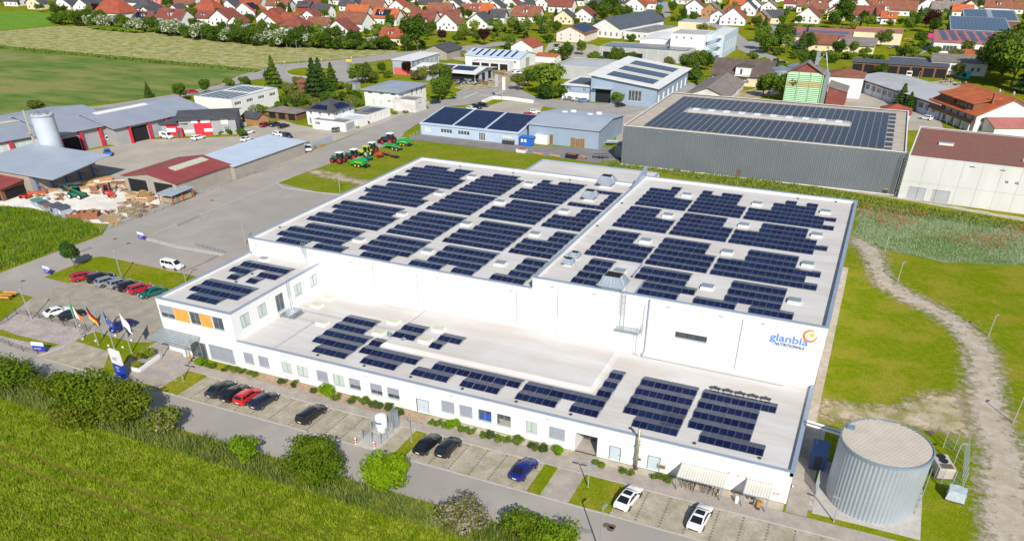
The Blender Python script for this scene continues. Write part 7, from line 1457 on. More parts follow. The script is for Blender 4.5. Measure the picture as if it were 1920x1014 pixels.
tractor(-40.6,120.2,R(180),'lime','lime yellow tractor with cream rims in the middle of the tractor line',m_wcream,roofw=False); tractor(-41.6,124.8,R(180),'tractor_green','dark green tractor behind the lime yellow one',m_wred); tractor(-42.4,136.6,R(182),'slate','dark tractor with red rims and white roof at the far end of the line',m_wred,loader=True,s=1.2)
def baler(x,y,rz,lb,col,wm,s=1.):
    t=thing('baler',lb,'farm machine',(x,y,.04),rz,'farm machines on the lawn'); t.scale=(s,)*3; b=MB(); prof=[(-2.4,1.0),(-2.1,2.1),(-1.0,2.5),(.6,2.3),(2.0,1.4),(2.2,.7),(-2.0,.6)]; b.xprism(prof,-1.0,1.0); b.build('body',PAINT[col],t); MB().box(-1.8,.4,-1.03,1.03,1.3,1.45).build('yellow_stripe',m_wyel,t)
    for x_ in(-.9,.3):
        for sy in(-1,1): wheel(t,x_,sy*1.15,.5,.35,wm)
    MB().tube([(2.1,0,.8),(3.6,0,.6)],.1,6).build('drawbar',m_trim,t); MB().box(-3.2,-2.3,-1.1,1.1,.3,.6).build('tail_gate',m_trim,t)
    for k in range(3): MB().tube([(-2.4,-.6+k*.6,1.6),(-3.3,-.7+k*.7,1.9),(-3.6,-.7+k*.7,.7)],.06,5).build('rear_arm',m_tg,t)
baler(-36.2,109.7,R(178),'bright green tandem axle baler with yellow rims','bright_green',m_wyel,1.05); baler(-37.6,137.,R(180),'bright green baler behind the dark tractor at the far end','bright_green',m_wyel,.95)
t=thing('wagon','bright green low wagon with pale wheels on the lawn','farm machine',(-37.4,130.8,.04),R(170),'farm machines on the lawn'); MB().tbox(-.4,3.4,-1.,1.,1.2,1.7,.9).build('deck',PAINT['bright_green'],t); MB().box(-3,-.4,-.5,.5,.8,1.2).build('frame',PAINT['bright_green'],t)
for x in(-2.2,-.6):
    for sy in(-1,1): wheel(t,x,sy*1.0,.55,.35,m_wcream)
t=thing('mower','red and black disc mower folded on the lawn','farm machine',(-34.2,123.4,.04),R(-20),'farm machines on the lawn'); MB().box(-3.0,2.8,-.16,.16,.5,.7).build('beam',PAINT['red'],t)
for x in(-3,-1.4,1.6,3.2): MB().lathe([(.9,.25),(.9,.4),(.2,.7)],10,c=(x,.2,0)).build('disc',m_trim,t)
for k,(x,y) in enumerate(((-37.6,116.6),(-36.6,121.))):
    ic=PAINT['machine_green' if k==0 else 'bright_red']; t=thing('rear_implement',['green spreader attached behind the second tractor','red plough frame behind the lime tractor'][k],'farm machine',(x,y,.04),R(170),'farm machines on the lawn'); MB().box(-1.2,.2,-.8,.8,.6,1.0).build('frame',ic,t)
    for j in range(4): MB().tube([(-.8,-.9+j*.6,.9),(.6,-.9+j*.6,1.8),(1.2,-.9+j*.6,.2)],.08,5).build('tine',ic,t)
    for sy in(-1,1): wheel(t,-.8,sy*.9,.4,.25,m_wred)
# ================================================================ other parked vehicles
go='cars along the estate road'
for kind,col,a,c,lb in (('hatch','white',(875,203),(895,207),'white car nearest the solar office in the rear car park'),('estate','navy',(886,199),(903,203),'navy estate car between a white and a black car'),('hatch','black',(898,197),(914,199),'black car at the wall end of the rear car park'),('hatch','bright_red',(984,217),(1000,215),'red car beside the grey blue hall roof'),('hatch','white',(994,211),(1010,210),'white car behind the red car by the grey blue hall'),
 ('hatch','grey',(1060,186),(1074,186),'dark grey car beside the hedge in front of the blue and white office'),('hatch','silver',(1074,188),(1088,188),'silver car in front of the blue and white office'),('hatch','pale_blue',(1088,190),(1103,189),'pale blue car in front of the blue and white office'),('hatch','black',(1156,199),(1171,197),'black car beside the open door of the blue warehouse'),('hatch','navy',(808,193),(825,191),'dark blue car beside the dirty white villa annexe'),('suv','white',(1744,224),(1728,221),'white car in front of the inn by the long grey hall'),('hatch','red',(352,174),(370,172),'red car on the road behind the grey halls')):
    car(kind,col,a,c,lb,go)
gv='cars among the houses'
for kind,col,a,c,lb in (('hatch','navy',(1040,87),(1050,86),'dark car nearest the pink house'),('hatch','white',(1049,88),(1059,87),'white car parked between dark cars by the pink house'),('hatch','slate',(1060,88),(1070,86),'dark car at the road side of the pink house yard'),('hatch','white',(1036,95),(1050,93),'white car apart from the row by the pink house'),('hatch','navy',(1057,101),(1068,102),'dark car beside the yard tree'),('hatch','black',(1704,82),(1714,80),'black car driving on the street between the workshops'),('hatch','silver',(1664,91),(1676,88),'silver car parked at the street side hedge'),('hatch','navy',(1676,90),(1684,88),'navy car parked beside the silver one at the hedge'),('hatch','slate',(1422,168),(1436,167),'dark car on the gravel by the brown farmhouse')):
    car(kind,col,a,c,lb,gv)
car('van','white',(962,140),(977,138),'white panel van in the scrap metal yard',cat='van'); t=thing('machine_truck','white truck under the open machine shed','truck',(110,348,.06),R(-90)); MB().box(.5,2.5,-1.2,1.2,.6,3.).build('cab',PAINT['white'],t); MB().box(2.45,2.52,-1.,1.,1.7,2.6).build('windscreen',m_cglass,t); MB().box(-4,.4,-1.2,1.2,1.,1.3).build('flat_bed',m_trim,t)
for x in(-2.8,1.5):
    for sy in(-1,1): wheel(t,x,sy*1.05,.5,.35,m_trim)
t=thing('pink_van','bright pink box van beside the hall with slanting solar rows','van',(G(1745,74).x,G(1745,74).y,.06),R(10)); MB().box(-2.4,1.2,-1.1,1.1,.5,3.2).build('box_body',mat('van_pink',(.62,.03,.22),rough=.5),t); MB().tbox(1.2,2.6,-1.,1.,.5,2.1,.8).build('cab',PAINT['white'],t)
for x in(-1.5,1.7):
    for sy in(-1,1): wheel(t,x,sy*.95,.4,.25,m_trim)
# scrap stacks in the metal yard and machine yard
def heap(u,v,n,lb,mats,sx=4,sy=2.5,h=1.6,cat='scrap heap',name='scrap_heap'):
    p=G(u,v); t=thing(name,lb,cat,(p.x,p.y,.1)); random.seed(int(u)); 
    for k in range(n): MB().obox((random.uniform(-sx,sx),random.uniform(-sy,sy),random.uniform(.2,h)),random.uniform(.8,2.6),random.uniform(.3,.8),random.uniform(.2,.6),rz=random.uniform(0,3),ry=random.uniform(-.25,.25)).build('scrap_piece',random.choice(mats),t)
heap(862,157,16,'pallet and scrap rack at the street corner of the metal yard',[m_darkm,m_steel,m_pal2,m_rust]); heap(880,158,14,'grey scrap bins in the metal yard by the street',[m_steel,m_darkm,S_blue]); heap(905,158,12,'green meshed scrap heap in the metal yard',[mat('mesh_green',(.10,.2,.15),rough=.7),m_darkm,m_rust]); heap(915,140,18,'scrap beams in front of the metal yard hall',[m_rust,m_darkm,m_steel,m_pal]); heap(945,140,12,'stack of flat steel beside the white van',[m_steel,m_pal,m_rust]); heap(855,105,14,'container row behind the metal yard store',[m_darkm,m_rust,S_blue],sx=9,sy=3,h=3)
heap(1785,158,20,'heap of timber offcuts and tyres in the machine yard',[m_trim,m_pal,m_pal2,m_trim],sx=6,sy=5); heap(1690,78,12,'piles of orange timber in the street side yard',[m_pal,T_or,m_pal2],sx=6,sy=5,cat='timber heap',name='timber_heap')
t=thing('teal_container','turquoise container with dark square in the machine yard','container',(G(1806,147).x,G(1806,147).y,.06)); MB().box(-2.6,2.6,-1.2,1.2,.1,2.8).build('body',mat('teal',(.05,.45,.50),rough=.5),t); MB().box(-.9,.9,-1.25,-1.2,.7,2.2).build('square_mark',m_trim,t)
fence(GP((800,247),(770,263)),1.8,'short wire fence at the corner of the solar office',step=2.5); fence(GP((955,185),(985,190),(1040,200),(1160,217)),1.3,'long low wire fence along the estate road by the rear car park',step=6,wires=4,vert=1.)
kerb(GP((905,194),(925,186),(958,188),(1000,194)),w=.5,h=1.2,name='white_yard_wall',m=W_white)
for u,v,lb in ((942,190,'tall white banner flag at the car park wall'),(929,184,'tall dark and white banner flag beside the car park wall')):
    p=G(u,v); t=thing('banner_flag',lb,'banner',(p.x,p.y,.03)); MB().tube([(0,0,0),(0,0,9)],.09,6).build('pole',m_pole,t); MB().box(.05,1.3,-.02,.02,4.2,8.8).build('cloth',m_fw if u>935 else mat('banner_grey',(.4,.38,.45),rough=.9),t)
for u,v,h,lb in ((561,123,11,'street lamp at the meadow edge of the roundabout'),(579,142,10,'street lamp in the middle of the roundabout'),(1717,163,6,'lamp post in the works yard beside the long hall'),(500,123,1.2,'white marker post on the meadow side')):
    if h>2: lamp(u,v,h,lb,rz=1.,group='street lamps')
for u,v,c in ((535,125.5,'w'),(604,121,'w'),(660,117,'w'),(492,148,'b'),(700,131,'b')):
    p=G(u,v); t=thing('road_sign','small round road sign at the roundabout','road sign',(p.x,p.y,.1),-.4,'roundabout road signs'); MB().tube([(0,0,0),(0,0,2.2)],.06,6).build('post',m_pole,t); MB().lathe([(.0,-.03),(.4,-.03),(.4,.03),(0,.03)],12,c=(0,-.08,2.2),axis='y').build('disc',m_swhite if c=='w' else PAINT['pickup_blue'],t)
p=G(655,121); t=thing('direction_sign','yellow direction sign on the traffic island','road sign',(p.x,p.y,.3)); MB().box(-1.6,1.6,-.05,.05,1.,1.9).build('board',m_wyel,t)
for x in(-1.2,1.2): MB().box(x-.06,x+.06,-.04,.04,0,1).build('post',m_pole,t)
# ================================================================ village houses
RC={'r':T_red,'o':T_or,'b':T_br,'m':T_mar,'d':T_dk,'g':T_gb}; RN={'r':'red','o':'orange','b':'brown','m':'maroon','d':'charcoal','g':'grey brown'}
WC={'w':W_white,'c':W_cream,'p':W_pink,'s':W_skyb,'x':W_redb,'t':W_timber,'a':W_salmon,'y':W_yel}; WNM={'w':'white','c':'cream','p':'pale pink','s':'sky blue','x':'barn red','t':'timber clad','a':'salmon','y':'pale yellow'}
# u, v of the front foot, width in px, roof colour, wall, ridge (x along the picture row, y towards the rear), solar
HS='''22,12,34,d,w,x 66,18,36,d,c,y 40,4,30,g,w,x 90,4,30,d,w,x 118,18,36,d,w,y 155,24,40,d,w,y 181,16,30,d,s,y 205,36,68,r,w,h 250,16,40,d,w,x 266,26,42,d,w,h 268,50,44,m,w,xs 318,51,60,m,w,x
 292,12,40,d,a,y 320,8,30,g,w,x 345,20,46,b,w,x 382,34,58,r,w,h 400,20,40,o,w,x 414,50,48,m,w,y 440,10,38,b,w,x 460,36,46,o,w,ys 470,16,44,r,w,x 370,6,36,d,w,x 230,4,34,d,w,x
 497,49,36,r,w,y 520,24,48,b,w,x 548,62,50,m,w,h 570,24,28,d,x,x 600,34,40,d,w,x 596,58,46,b,w,x 560,8,40,d,w,y 634,73,54,m,w,y 655,58,64,b,w,x 668,36,46,o,w,x 722,48,52,o,w,xs 696,28,46,b,w,x 640,10,38,b,w,x
 734,84,46,r,c,x 756,80,36,b,y,y 790,52,52,m,w,x 822,36,50,b,w,x 838,58,44,b,w,y 895,54,46,d,w,y 902,34,46,o,w,x 850,26,36,d,w,y 805,20,50,d,y,x 735,10,44,d,w,y 692,10,40,d,w,x 770,4,36,d,w,x
 868,16,40,d,w,y 925,26,38,d,w,y 955,18,36,m,w,y 985,42,56,b,w,x 972,16,40,d,w,y 1000,6,36,d,w,x 1050,24,50,m,w,x 1056,46,38,d,c,y 1092,42,42,m,w,y 1040,4,36,d,w,x 1090,6,34,b,w,x
 1188,22,42,r,w,y 1222,14,32,d,s,y 1140,8,36,g,w,x 1300,28,44,m,w,y 1330,34,34,g,t,y 1345,44,30,g,w,y 1372,48,50,r,w,y 1380,22,28,o,t,x 1412,22,32,g,w,y 1424,48,34,g,t,y 1275,8,36,b,w,x 1330,6,40,d,w,x 1390,6,38,b,w,x
 1490,18,44,m,w,x 1512,44,46,m,w,y 1512,24,40,b,w,x 1535,24,32,b,w,y 1445,4,36,d,w,x 1540,8,36,b,w,x 1600,12,40,b,c,x 1612,24,40,m,w,y 1625,40,56,m,w,x 1645,16,38,o,c,x 1664,46,26,o,w,x 1690,30,50,b,w,x 1740,26,50,b,w,y 1770,30,50,g,w,x
 1802,32,36,o,w,x 1762,14,40,m,w,x 1780,8,36,b,w,x 1712,12,36,d,w,x 1866,26,44,b,w,x 1902,26,28,b,w,x 1850,14,44,d,w,x 1822,8,36,b,w,x 1895,8,40,g,w,x 1660,4,36,d,w,x 1600,2,34,m,w,x 1480,3,36,d,w,x 1565,20,36,m,w,y 1440,24,30,g,w,y
 330,32,30,d,w,y 430,24,32,d,w,y 580,44,30,m,w,y 745,26,34,r,w,y 815,10,32,b,w,y 880,34,34,b,w,x 940,40,36,g,w,x 1015,20,34,b,w,y 1120,22,30,d,w,x 505,8,34,r,w,x 600,16,32,m,w,x 662,18,34,d,w,y 765,36,34,b,c,y'''.split()
toks=' '.join(HS).replace('\n',' ').split()
LMK=[(G(u,v),ph) for u,v,ph in ((60,30,'near the bright far field'),(200,40,'near the clipped garden hedge'),(320,45,'behind the meadow hedgerow'),(440,40,'behind the middle of the hedgerow'),(560,55,'behind the hedgerow above the roundabout'),(680,50,'behind the hedgerow near the metal yard'),(783,80,'near the tallest dark tree'),(905,70,'near the maroon tree'),(1000,50,'near the light green trees'),(1080,60,'near the pink solar house'),(1150,30,'near the slate roofed hall'),(1250,20,'along the far street'),(1340,40,'near the tall white works'),(1440,60,'along the north street'),(1520,50,'near the red solar workshop'),(1610,40,'near the red flat roofed store'),(1700,40,'along the east street'),(1760,25,'near the street side maroon tree'),(1850,20,'behind the solar barns'),(150,8,'at the far field edge'),(420,8,'far behind the hedgerow'),(720,8,'far behind the tallest tree'),(960,6,'far behind the pale blue hall'),(1400,6,'far behind the north street'),(1600,5,'far behind the red store'))]
def near(x,y): return min(LMK,key=lambda q:(q[0].x-x)**2+((q[0].y-y)*.5)**2)[1]
HP=[]; random.seed(21); used_lab={}
def blk(x,y,r):
    for a,c,hx,hy,an in FOOT:
        dx,dy=x-a,y-c; ca,sa=math.cos(-an),math.sin(-an)
        if abs(dx*ca-dy*sa)<hx+r and abs(dx*sa+dy*ca)<hy+r: return True
    return any(inside(q[1],x,y) for q in SHEETS if q[0]!='ground')
def make_house(tk):
    a=tk.split(','); u,v,wp=float(a[0]),float(a[1]),float(a[2]); rc,wc,rd=a[3],a[4],a[5]; solar=rd.endswith('s'); rd=rd[0]
    p=G(u,v); dep=(p-CAM).dot(FW); wm_=wp/FPX*dep*.92; wm_=max(10,min(26,wm_)); H=random.uniform(4.0,5.2)
    ang=random.uniform(-6,6)+(YAW*-12)
    D=wm_*random.uniform(.8,1.) if rd!='x' else wm_*random.uniform(.62,.8)
    D=max(9.5,min(D,17)); roof={'x':'gx','y':'gy','h':'hip'}[rd]; span=D if rd=='x' else wm_
    rise=span*.5*random.uniform(.62,.78)
    kind={'x':'ridge lengthwise','y':'gable facing the fields','h':'hipped roof'}[rd]
    lab='%s house with %s roof, %s%s'%(WNM[wc],RN[rc],kind,', solar panels' if solar else '')
    lab=lab.replace(', ridge lengthwise',' set lengthwise').replace(', gable facing the fields',' and facing gable').replace(', hipped roof',', hipped').replace(', solar panels',' and solar')+', '+near(p.x,p.y)
    wn=[('F',max(2,int(wm_/4)),1.3,1.4,1.0,'glass'),('R',2,1.3,1.4,1.0,'glass')]
    if rd=='y': wn.append(('F',2,1.2,1.3,H-1.5 if H>4.6 else 2.9,'glass',wm_*.25,wm_*.75))
    t,S,RF=bld('house',lab,'house',p.x-wm_/2,p.y-1,wm_,D,H,ang=ang,roof=roof,rise=rise,ov=.9,wm=WC[wc],rm=RC[rc],wins=wn,simple=True,group='village houses: '+lab,chim=[(wm_*.35,D*.52)] if random.random()<.75 else None,th=.28)
    if solar: roof_pv(RF[0],S[0] if len(S[0])==4 else S[1],.12,.7,.2,.85,7,3)
    if rd=='x' and random.random()<.5:
        cx=wm_*random.uniform(.3,.7); d=MB().box(cx-1.3,cx+1.3,D*.12,D*.35,H+.2,H+rise*.72).build('dormer',WC[wc],t); b=MB(); slab(b,[(cx-1.7,D*.08,H+rise*.74),(cx+1.7,D*.08,H+rise*.74),(cx+1.7,D*.42,H+rise*.9),(cx-1.7,D*.42,H+rise*.9)],.15); b.build('dormer_roof',RC[rc],d); MB().box(cx-.8,cx+.8,D*.12-.05,D*.12,H+rise*.3,H+rise*.62).build('dormer_window',m_glass,d)
    HP.append((p.x,p.y+D/2,max(wm_,D)*.62))

for tk in toks: make_house(tk)
HV=[(0,-6),(1925,-6),(1925,20),(1800,32),(1700,40),(1640,34),(1560,40),(1480,48),(1400,44),(1280,24),(1180,26),(1100,32),(1000,44),(930,56),(820,66),(700,70),(560,66),(480,62),(300,46),(190,34),(60,16),(0,12)]
rh=random.Random(99); k=0; tries=0
while k<75 and tries<5000:
    tries+=1; u,v=rh.uniform(0,1925),rh.uniform(-6,66)
    if not inside(HV,u,v): continue
    p=G(u,v)
    if blk(p.x,p.y+5,7.5): continue
    k+=1; make_house('%.1f,%.1f,%d,%s,%s,%s'%(u,v,rh.randint(26,38),rh.choice('rbbmmddrg'),rh.choice('wwwwwc'),rh.choice('xxy')))
# ================================================================ vegetation
def leaf_mat(name,c1,c2,rnd=.25,scale=.5,trans=.35):
    m=mat(name,c1,c2,scale=scale,rough=.8,spec=.03,rnd=rnd,lo=.38,hi=.62)
    n=m.node_tree.nodes; l=m.node_tree.links; b=n['Principled BSDF']; out=[x for x in n if x.type=='OUTPUT_MATERIAL'][0]
    tr=n.new('ShaderNodeBsdfTranslucent'); mx=n.new('ShaderNodeMixShader'); mx.inputs[0].default_value=trans
    src=b.inputs['Base Color'].links[0].from_socket; l.new(src,tr.inputs['Color']); l.new(b.outputs[0],mx.inputs[1]); l.new(tr.outputs[0],mx.inputs[2]); l.new(mx.outputs[0],out.inputs[0]); return m
L_mid=leaf_mat('leaf_mid_green',(.095,.17,.018),(.17,.245,.035)); L_dark=leaf_mat('leaf_dark_green',(.055,.11,.014),(.11,.175,.025)); L_light=leaf_mat('leaf_light_green',(0.176,0.257,0.041),(0.284,0.351,0.068)); L_olive=leaf_mat('leaf_olive',(0.135,0.162,0.034),(0.230,0.243,0.061)); L_maroon=leaf_mat('leaf_maroon',(.05,.018,.022),(.09,.03,.032)); L_lime=leaf_mat('leaf_lime',(.16,.28,.008),(.24,.36,.02),rnd=.08); L_con=leaf_mat('needle_green',(.045,.095,.022),(.09,.15,.035)); L_hedge=leaf_mat('leaf_hedge_yellow_green',(0.162,0.257,0.014),(0.257,0.351,0.041),rnd=.15); L_white=leaf_mat('white_blossom',(.45,.47,.36),(.62,.62,.52),rnd=.05); L_twig=leaf_mat('pale_twig_leaf',(.20,.17,.12),(.33,.29,.22),rnd=.05,trans=.1)
m_bark=mat('bark',(.10,.075,.055),(.17,.13,.10),scale=4,rough=.95,bump=.03)
def crown_mb(n,rx,ry,rz,cz,leaf,lobes=10,seed=1,shape='round',fill=.55,droop=0.):
    rg=random.Random(seed); b=MB(); LB=[]
    for k in range(lobes):
        a=rg.uniform(0,2*PI); q=rg.uniform(.25,.72); zz=rg.uniform(-.55,.75)
        s=math.sqrt(max(.1,1-zz*zz))
        LB.append((q*s*math.cos(a)*rx,q*s*math.sin(a)*ry,cz+zz*rz*.72,rg.uniform(.32,.55)))
    LB.append((0,0,cz,.6))
    for i in range(n):
        if shape=='cone':
            t=rg.random()**.7; z=cz-rz+2*rz*(1-t) if False else cz-rz+2*rz*rg.random()**1.35; f=(1-(z-(cz-rz))/(2*rz)); tier=.75+.25*math.cos((z*2.4/leaf)*.9); r=rx*(.06+f*.94)*tier*rg.uniform(.55,1.05); a=rg.uniform(0,2*PI); p=Vector((r*math.cos(a),r*math.sin(a),z)); nr=Vector((math.cos(a),math.sin(a),.5))
        else:
            lx,ly,lz,lr=LB[rg.randrange(len(LB))]
            d=Vector((rg.gauss(0,1),rg.gauss(0,1),rg.gauss(0,1))).normalized(); rad=rg.uniform(fill,1.06)
            p=Vector((lx+d.x*lr*rx*rad,ly+d.y*lr*ry*rad,lz+d.z*lr*rz*rad)); nr=d
        nr=(nr+Vector((rg.gauss(0,.55),rg.gauss(0,.55),rg.gauss(0,.55)+.25))).normalized()
        t1=nr.orthogonal().normalized(); ang=rg.uniform(0,2*PI); t2=nr.cross(t1); u=(t1*math.cos(ang)+t2*math.sin(ang)); w=nr.cross(u); s1=leaf*rg.uniform(.55,1.25); s2=s1*rg.uniform(.45,.8)
        b.quad(p-u*s1,p-w*s2+nr*s1*.12,p+u*s1,p+w*s2+nr*s1*.12)
    return b
def trunk_mb(h,r,limbs,rx,cz,rz,seed=1):
    rg=random.Random(seed); b=MB(); b.tube([(0,0,-.1),(rg.uniform(-.1,.1),rg.uniform(-.1,.1),h*.5),(0,0,h)],r,7,r2=r*.55)
    for k in range(limbs):
        a=2*PI*k/limbs+rg.uniform(-.4,.4); z0=h*rg.uniform(.6,.98); e=Vector((math.cos(a)*rx*.6,math.sin(a)*rx*.6,cz+rg.uniform(-.1,.5)*rz)); s=Vector((0,0,z0)); b.tube([s,s.lerp(e,.5)+Vector((0,0,.15*rz)),e],r*.45,5,r2=r*.12)
    return b
PROTO={}
def proto(key,n,rx,rz,cz,leaf,lm,lobes=10,seed=1,shape='round',th=2.,tr=.18,ry=None,fill=.5,extra=None):
    cm=crown_mb(n,rx,ry or rx,rz,cz,leaf,lobes,seed,shape,fill)
    mats=[lm]
    if extra:
        rg=random.Random(seed+5); cm.m=[1 if rg.random()<extra[1] else 0 for _ in cm.f]; mats=[lm,extra[0]]
    PROTO[key]=(trunk_mb(th,tr,5 if shape!='cone' else 0,rx,cz,rz,seed).mesh('trunk',m_bark) if shape!='cone' else MB().tube([(0,0,-.1),(0,0,cz+rz*.7)],tr,6,r2=.03).mesh('trunk',m_bark), cm.mesh('crown',mats))
proto('mid_a',2600,3.4,3.2,4.6,.34,L_mid,12,1); proto('mid_b',2600,3.8,2.9,4.4,.36,L_mid,14,2); proto('dark_a',3000,4.0,3.8,5.2,.36,L_dark,13,3); proto('light_a',2000,3.2,3.2,4.8,.34,L_light,11,4,fill=.3); proto('olive_a',2200,3.2,2.8,4.2,.33,L_olive,11,5); proto('maroon_a',2200,3.,3.,4.4,.33,L_maroon,11,6)
proto('conifer',3600,3.6,4.3,4.6,.36,L_con,seed=7,shape='cone',tr=.2); proto('conifer_b',3200,3.2,4.0,4.3,.36,L_dark,seed=8,shape='cone',tr=.2); proto('column',1600,1.1,3.4,3.6,.24,L_mid,8,9,th=1.); proto('bush',1400,2.2,1.5,1.4,.26,L_mid,9,10,th=.6,tr=.08); proto('bush_d',1400,2.4,1.7,1.6,.26,L_dark,9,11,th=.6,tr=.08); proto('bush_h',1400,2.4,1.2,1.1,.24,L_hedge,8,12,th=.5,tr=.08); proto('bush_o',1400,2.2,1.5,1.4,.26,L_olive,9,13,th=.6,tr=.08); proto('blossom',1800,2.8,2.2,2.4,.28,L_mid,10,14,th=1.,extra=(L_white,.5)); proto('bush_m',1200,1.9,1.5,1.4,.25,L_maroon,8,15,th=.6,tr=.08)
TLAB={'mid_a':'mid green broadleaf tree','mid_b':'spreading mid green broadleaf tree','dark_a':'dense dark green broadleaf tree','light_a':'airy light green tree','olive_a':'olive green tree','maroon_a':'maroon leaved tree','conifer':'dark conical conifer','conifer_b':'slim dark conifer','column':'narrow columnar tree','bush':'rounded green bush','bush_d':'dark green bush','bush_h':'yellow green bush','bush_o':'olive green bush','blossom':'bush covered in white blossom','bush_m':'maroon leaved bush'}
rv=random.Random(77)
def tree(kind,x,y,s=1.,where='among the village houses',zs=1.,label=None):
    bush=kind.startswith('bush') or kind=='blossom'
    lab=label or TLAB[kind]+' '+('among houses '+near(x,y) if 'among the village' in where else 'in the meadow hedgerow '+near(x,y) if 'hedgerow' in where else 'on the works plots '+near(x,y) if 'plots' in where else where)
    t=thing('bush' if bush else ('conifer' if kind.startswith('con') else 'tree'),lab,'bush' if bush else 'tree',(x,y,0),rv.uniform(0,2*PI),None if label else lab)
    t.scale=(s,s,s*zs); tm,cm=PROTO[kind]; link('trunk',tm,t); link('crown',cm,t); return t
def tpx(kind,u,v,s=1.,where='among the village houses',zs=1.,label=None): p=G(u,v); return tree(kind,p.x,p.y,s,where,zs,label)
# hedgerow along the meadow edge
hw='in the hedgerow between meadow and houses'
rv2=random.Random(5); n=0
HL_=[(97,47),(130,50),(190,54),(300,66),(400,78),(480,88),(560,91),(640,94),(740,97)]
for (u0,v0),(u1,v1) in zip(HL_,HL_[1:]):
    k=int((u1-u0)/6)
    for i in range(k):
        f=(i+rv2.random()*.8)/k; u=u0+(u1-u0)*f; v=v0+(v1-v0)*f-rv2.uniform(0,5)
        kd=rv2.choice(['mid_b','dark_a','bush_d','bush_d','bush','blossom','blossom','dark_a','mid_a','bush_d','bush'] if u>170 else ['dark_a','mid_a','dark_a','mid_b','bush_d'])
        tpx(kd,u,v,rv2.uniform(1.05,1.5)*(1.7 if kd[:4] in('bush','blos') else 1.),hw,zs=rv2.uniform(.7,.95))
for u in range(182,262,7): tpx('bush_h',u,55.5+(u-182)*.09,1.6,'clipped into a low garden hedge',zs=.8)
# trees among the houses: away from house footprints, roads and fields
VIL=[(0,-3),(1925,-3),(1925,22),(1860,30),(1745,48),(1700,60),(1640,48),(1600,56),(1540,50),(1480,60),(1440,62),(1380,55),(1290,40),(1200,35),(1130,38),(1120,55),(1040,60),(1010,75),(900,84),(820,88),(745,90),(640,86),(560,82),(480,78),(300,56),(190,42),(110,34),(60,22),(0,20)]
pl=[]; tries=0
BAD=[q for q in SHEETS if q[0]!='ground']
def blocked(x,y,r=2.2):
    for a,c,hx,hy,an in FOOT:
        dx,dy=x-a,y-c; ca,sa=math.cos(-an),math.sin(-an); lx,ly=dx*ca-dy*sa,dx*sa+dy*ca
        if abs(lx)<hx+r and abs(ly)<hy+r: return True
    return any(inside(q[1],x,y) for q in BAD)
while len(pl)<300 and tries<9000:
    tries+=1; u,v=rv2.uniform(-10,1930),rv2.uniform(-3,90)
    if not inside(VIL,u,v): continue
    p=G(u,v)
    if blocked(p.x,p.y,1.2): continue
    if any((p.x-a)**2+((p.y-c)*.6)**2<22 for a,c in pl): continue
    pl.append((p.x,p.y)); kd=rv2.choice(['mid_a','mid_b','dark_a','mid_a','light_a','olive_a','conifer','dark_a','bush','bush_d','bush_o','column','mid_b','maroon_a' if rv2.random()<.4 else 'mid_a'])
    tree(kd,p.x,p.y,rv2.uniform(.65,1.15)*(1.5 if kd.startswith('bush') else 1.))
# hedges, shrubs and trees on the open plots between the works buildings
MID=[(840,62),(1120,50),(1290,36),(1480,58),(1700,60),(1925,45),(1925,120),(1800,150),(1700,150),(1560,130),(1460,150),(1300,165),(1200,190),(1030,190),(990,150),(1000,100),(850,95)]
tries=0; k=0
while k<90 and tries<5000:
    tries+=1; u,v=rv2.uniform(840,1925),rv2.uniform(36,190)
    if not inside(MID,u,v): continue
    p=G(u,v)
    if blocked(p.x,p.y,1.8) or any((p.x-a)**2+(p.y-c)**2<20 for a,c in pl): continue
    pl.append((p.x,p.y)); k+=1; kd=rv2.choice(['mid_a','dark_a','bush','bush_d','bush_o','bush','olive_a','mid_b','bush_h','bush_d'])
    tree(kd,p.x,p.y,rv2.uniform(.7,1.25)*(1.4 if kd.startswith('bush') else 1.),'on the plots between the works buildings')
# landmark trees
g1='in the garden between roundabout and villa'
for kd,u,v,s in (('conifer_b',516,166,1.5),('dark_a',510,166,.9),('conifer',592,182,1.6),('conifer',603,176,1.5),('conifer_b',624,168,1.25),('mid_b',672,160,1.1),('dark_a',686,158,1.0),('olive_a',700,158,.8),('bush',640,168,1.2),('mid_a',655,178,.6),('bush_o',545,178,1.6),('bush_o',555,190,1.5),('bush',538,196,1.4),('bush_m',534,206,.9),('bush_h',545,204,1.),('bush',524,208,1.2),('bush_d',560,205,1.2),('bush',575,196,1.4),('bush_o',588,200,1.2),('bush',630,190,1.5),('bush_d',645,192,1.3),('bush_o',660,196,1.3),('bush',672,200,1.2),('bush',612,190,1.4),('bush_m',590,190,1.),('bush',600,160,1.5),('bush_o',560,160,1.3),('bush',490,212,1.1),('blossom',478,216,.8),('bush_h',500,210,.9),('bush_o',505,196,1.),('bush',668,186,1.2),('bush_d',622,178,1.4),('bush',580,168,1.3),('conifer_b',612,178,1.),('bush_o',570,212,1.),('bush',548,214,1.)): tpx(kd,u,v,s,g1)
g2='beside the metal yard'
for kd,u,v,s in (('maroon_a',765,142,.9),('bush_d',758,136,1.4),('olive_a',795,152,.9),('olive_a',815,152,1.0),('olive_a',828,150,1.05),('mid_a',838,162,1.1),('bush',850,150,1.),('bush_o',780,150,1.4),('mid_a',716,140,.7),('bush',728,146,1.1),('bush_h',705,146,1.),('bush',700,150,1.2)): tpx(kd,u,v,s,g2)
tpx('mid_a',826,192,1.25,label='round green tree beside the dirty white villa annexe'); tpx('dark_a',836,180,.9,label='dark tree on the corner between villa and metal yard'); tpx('bush_h',846,186,1.2,label='yellow green bush on the corner verge by the villa')
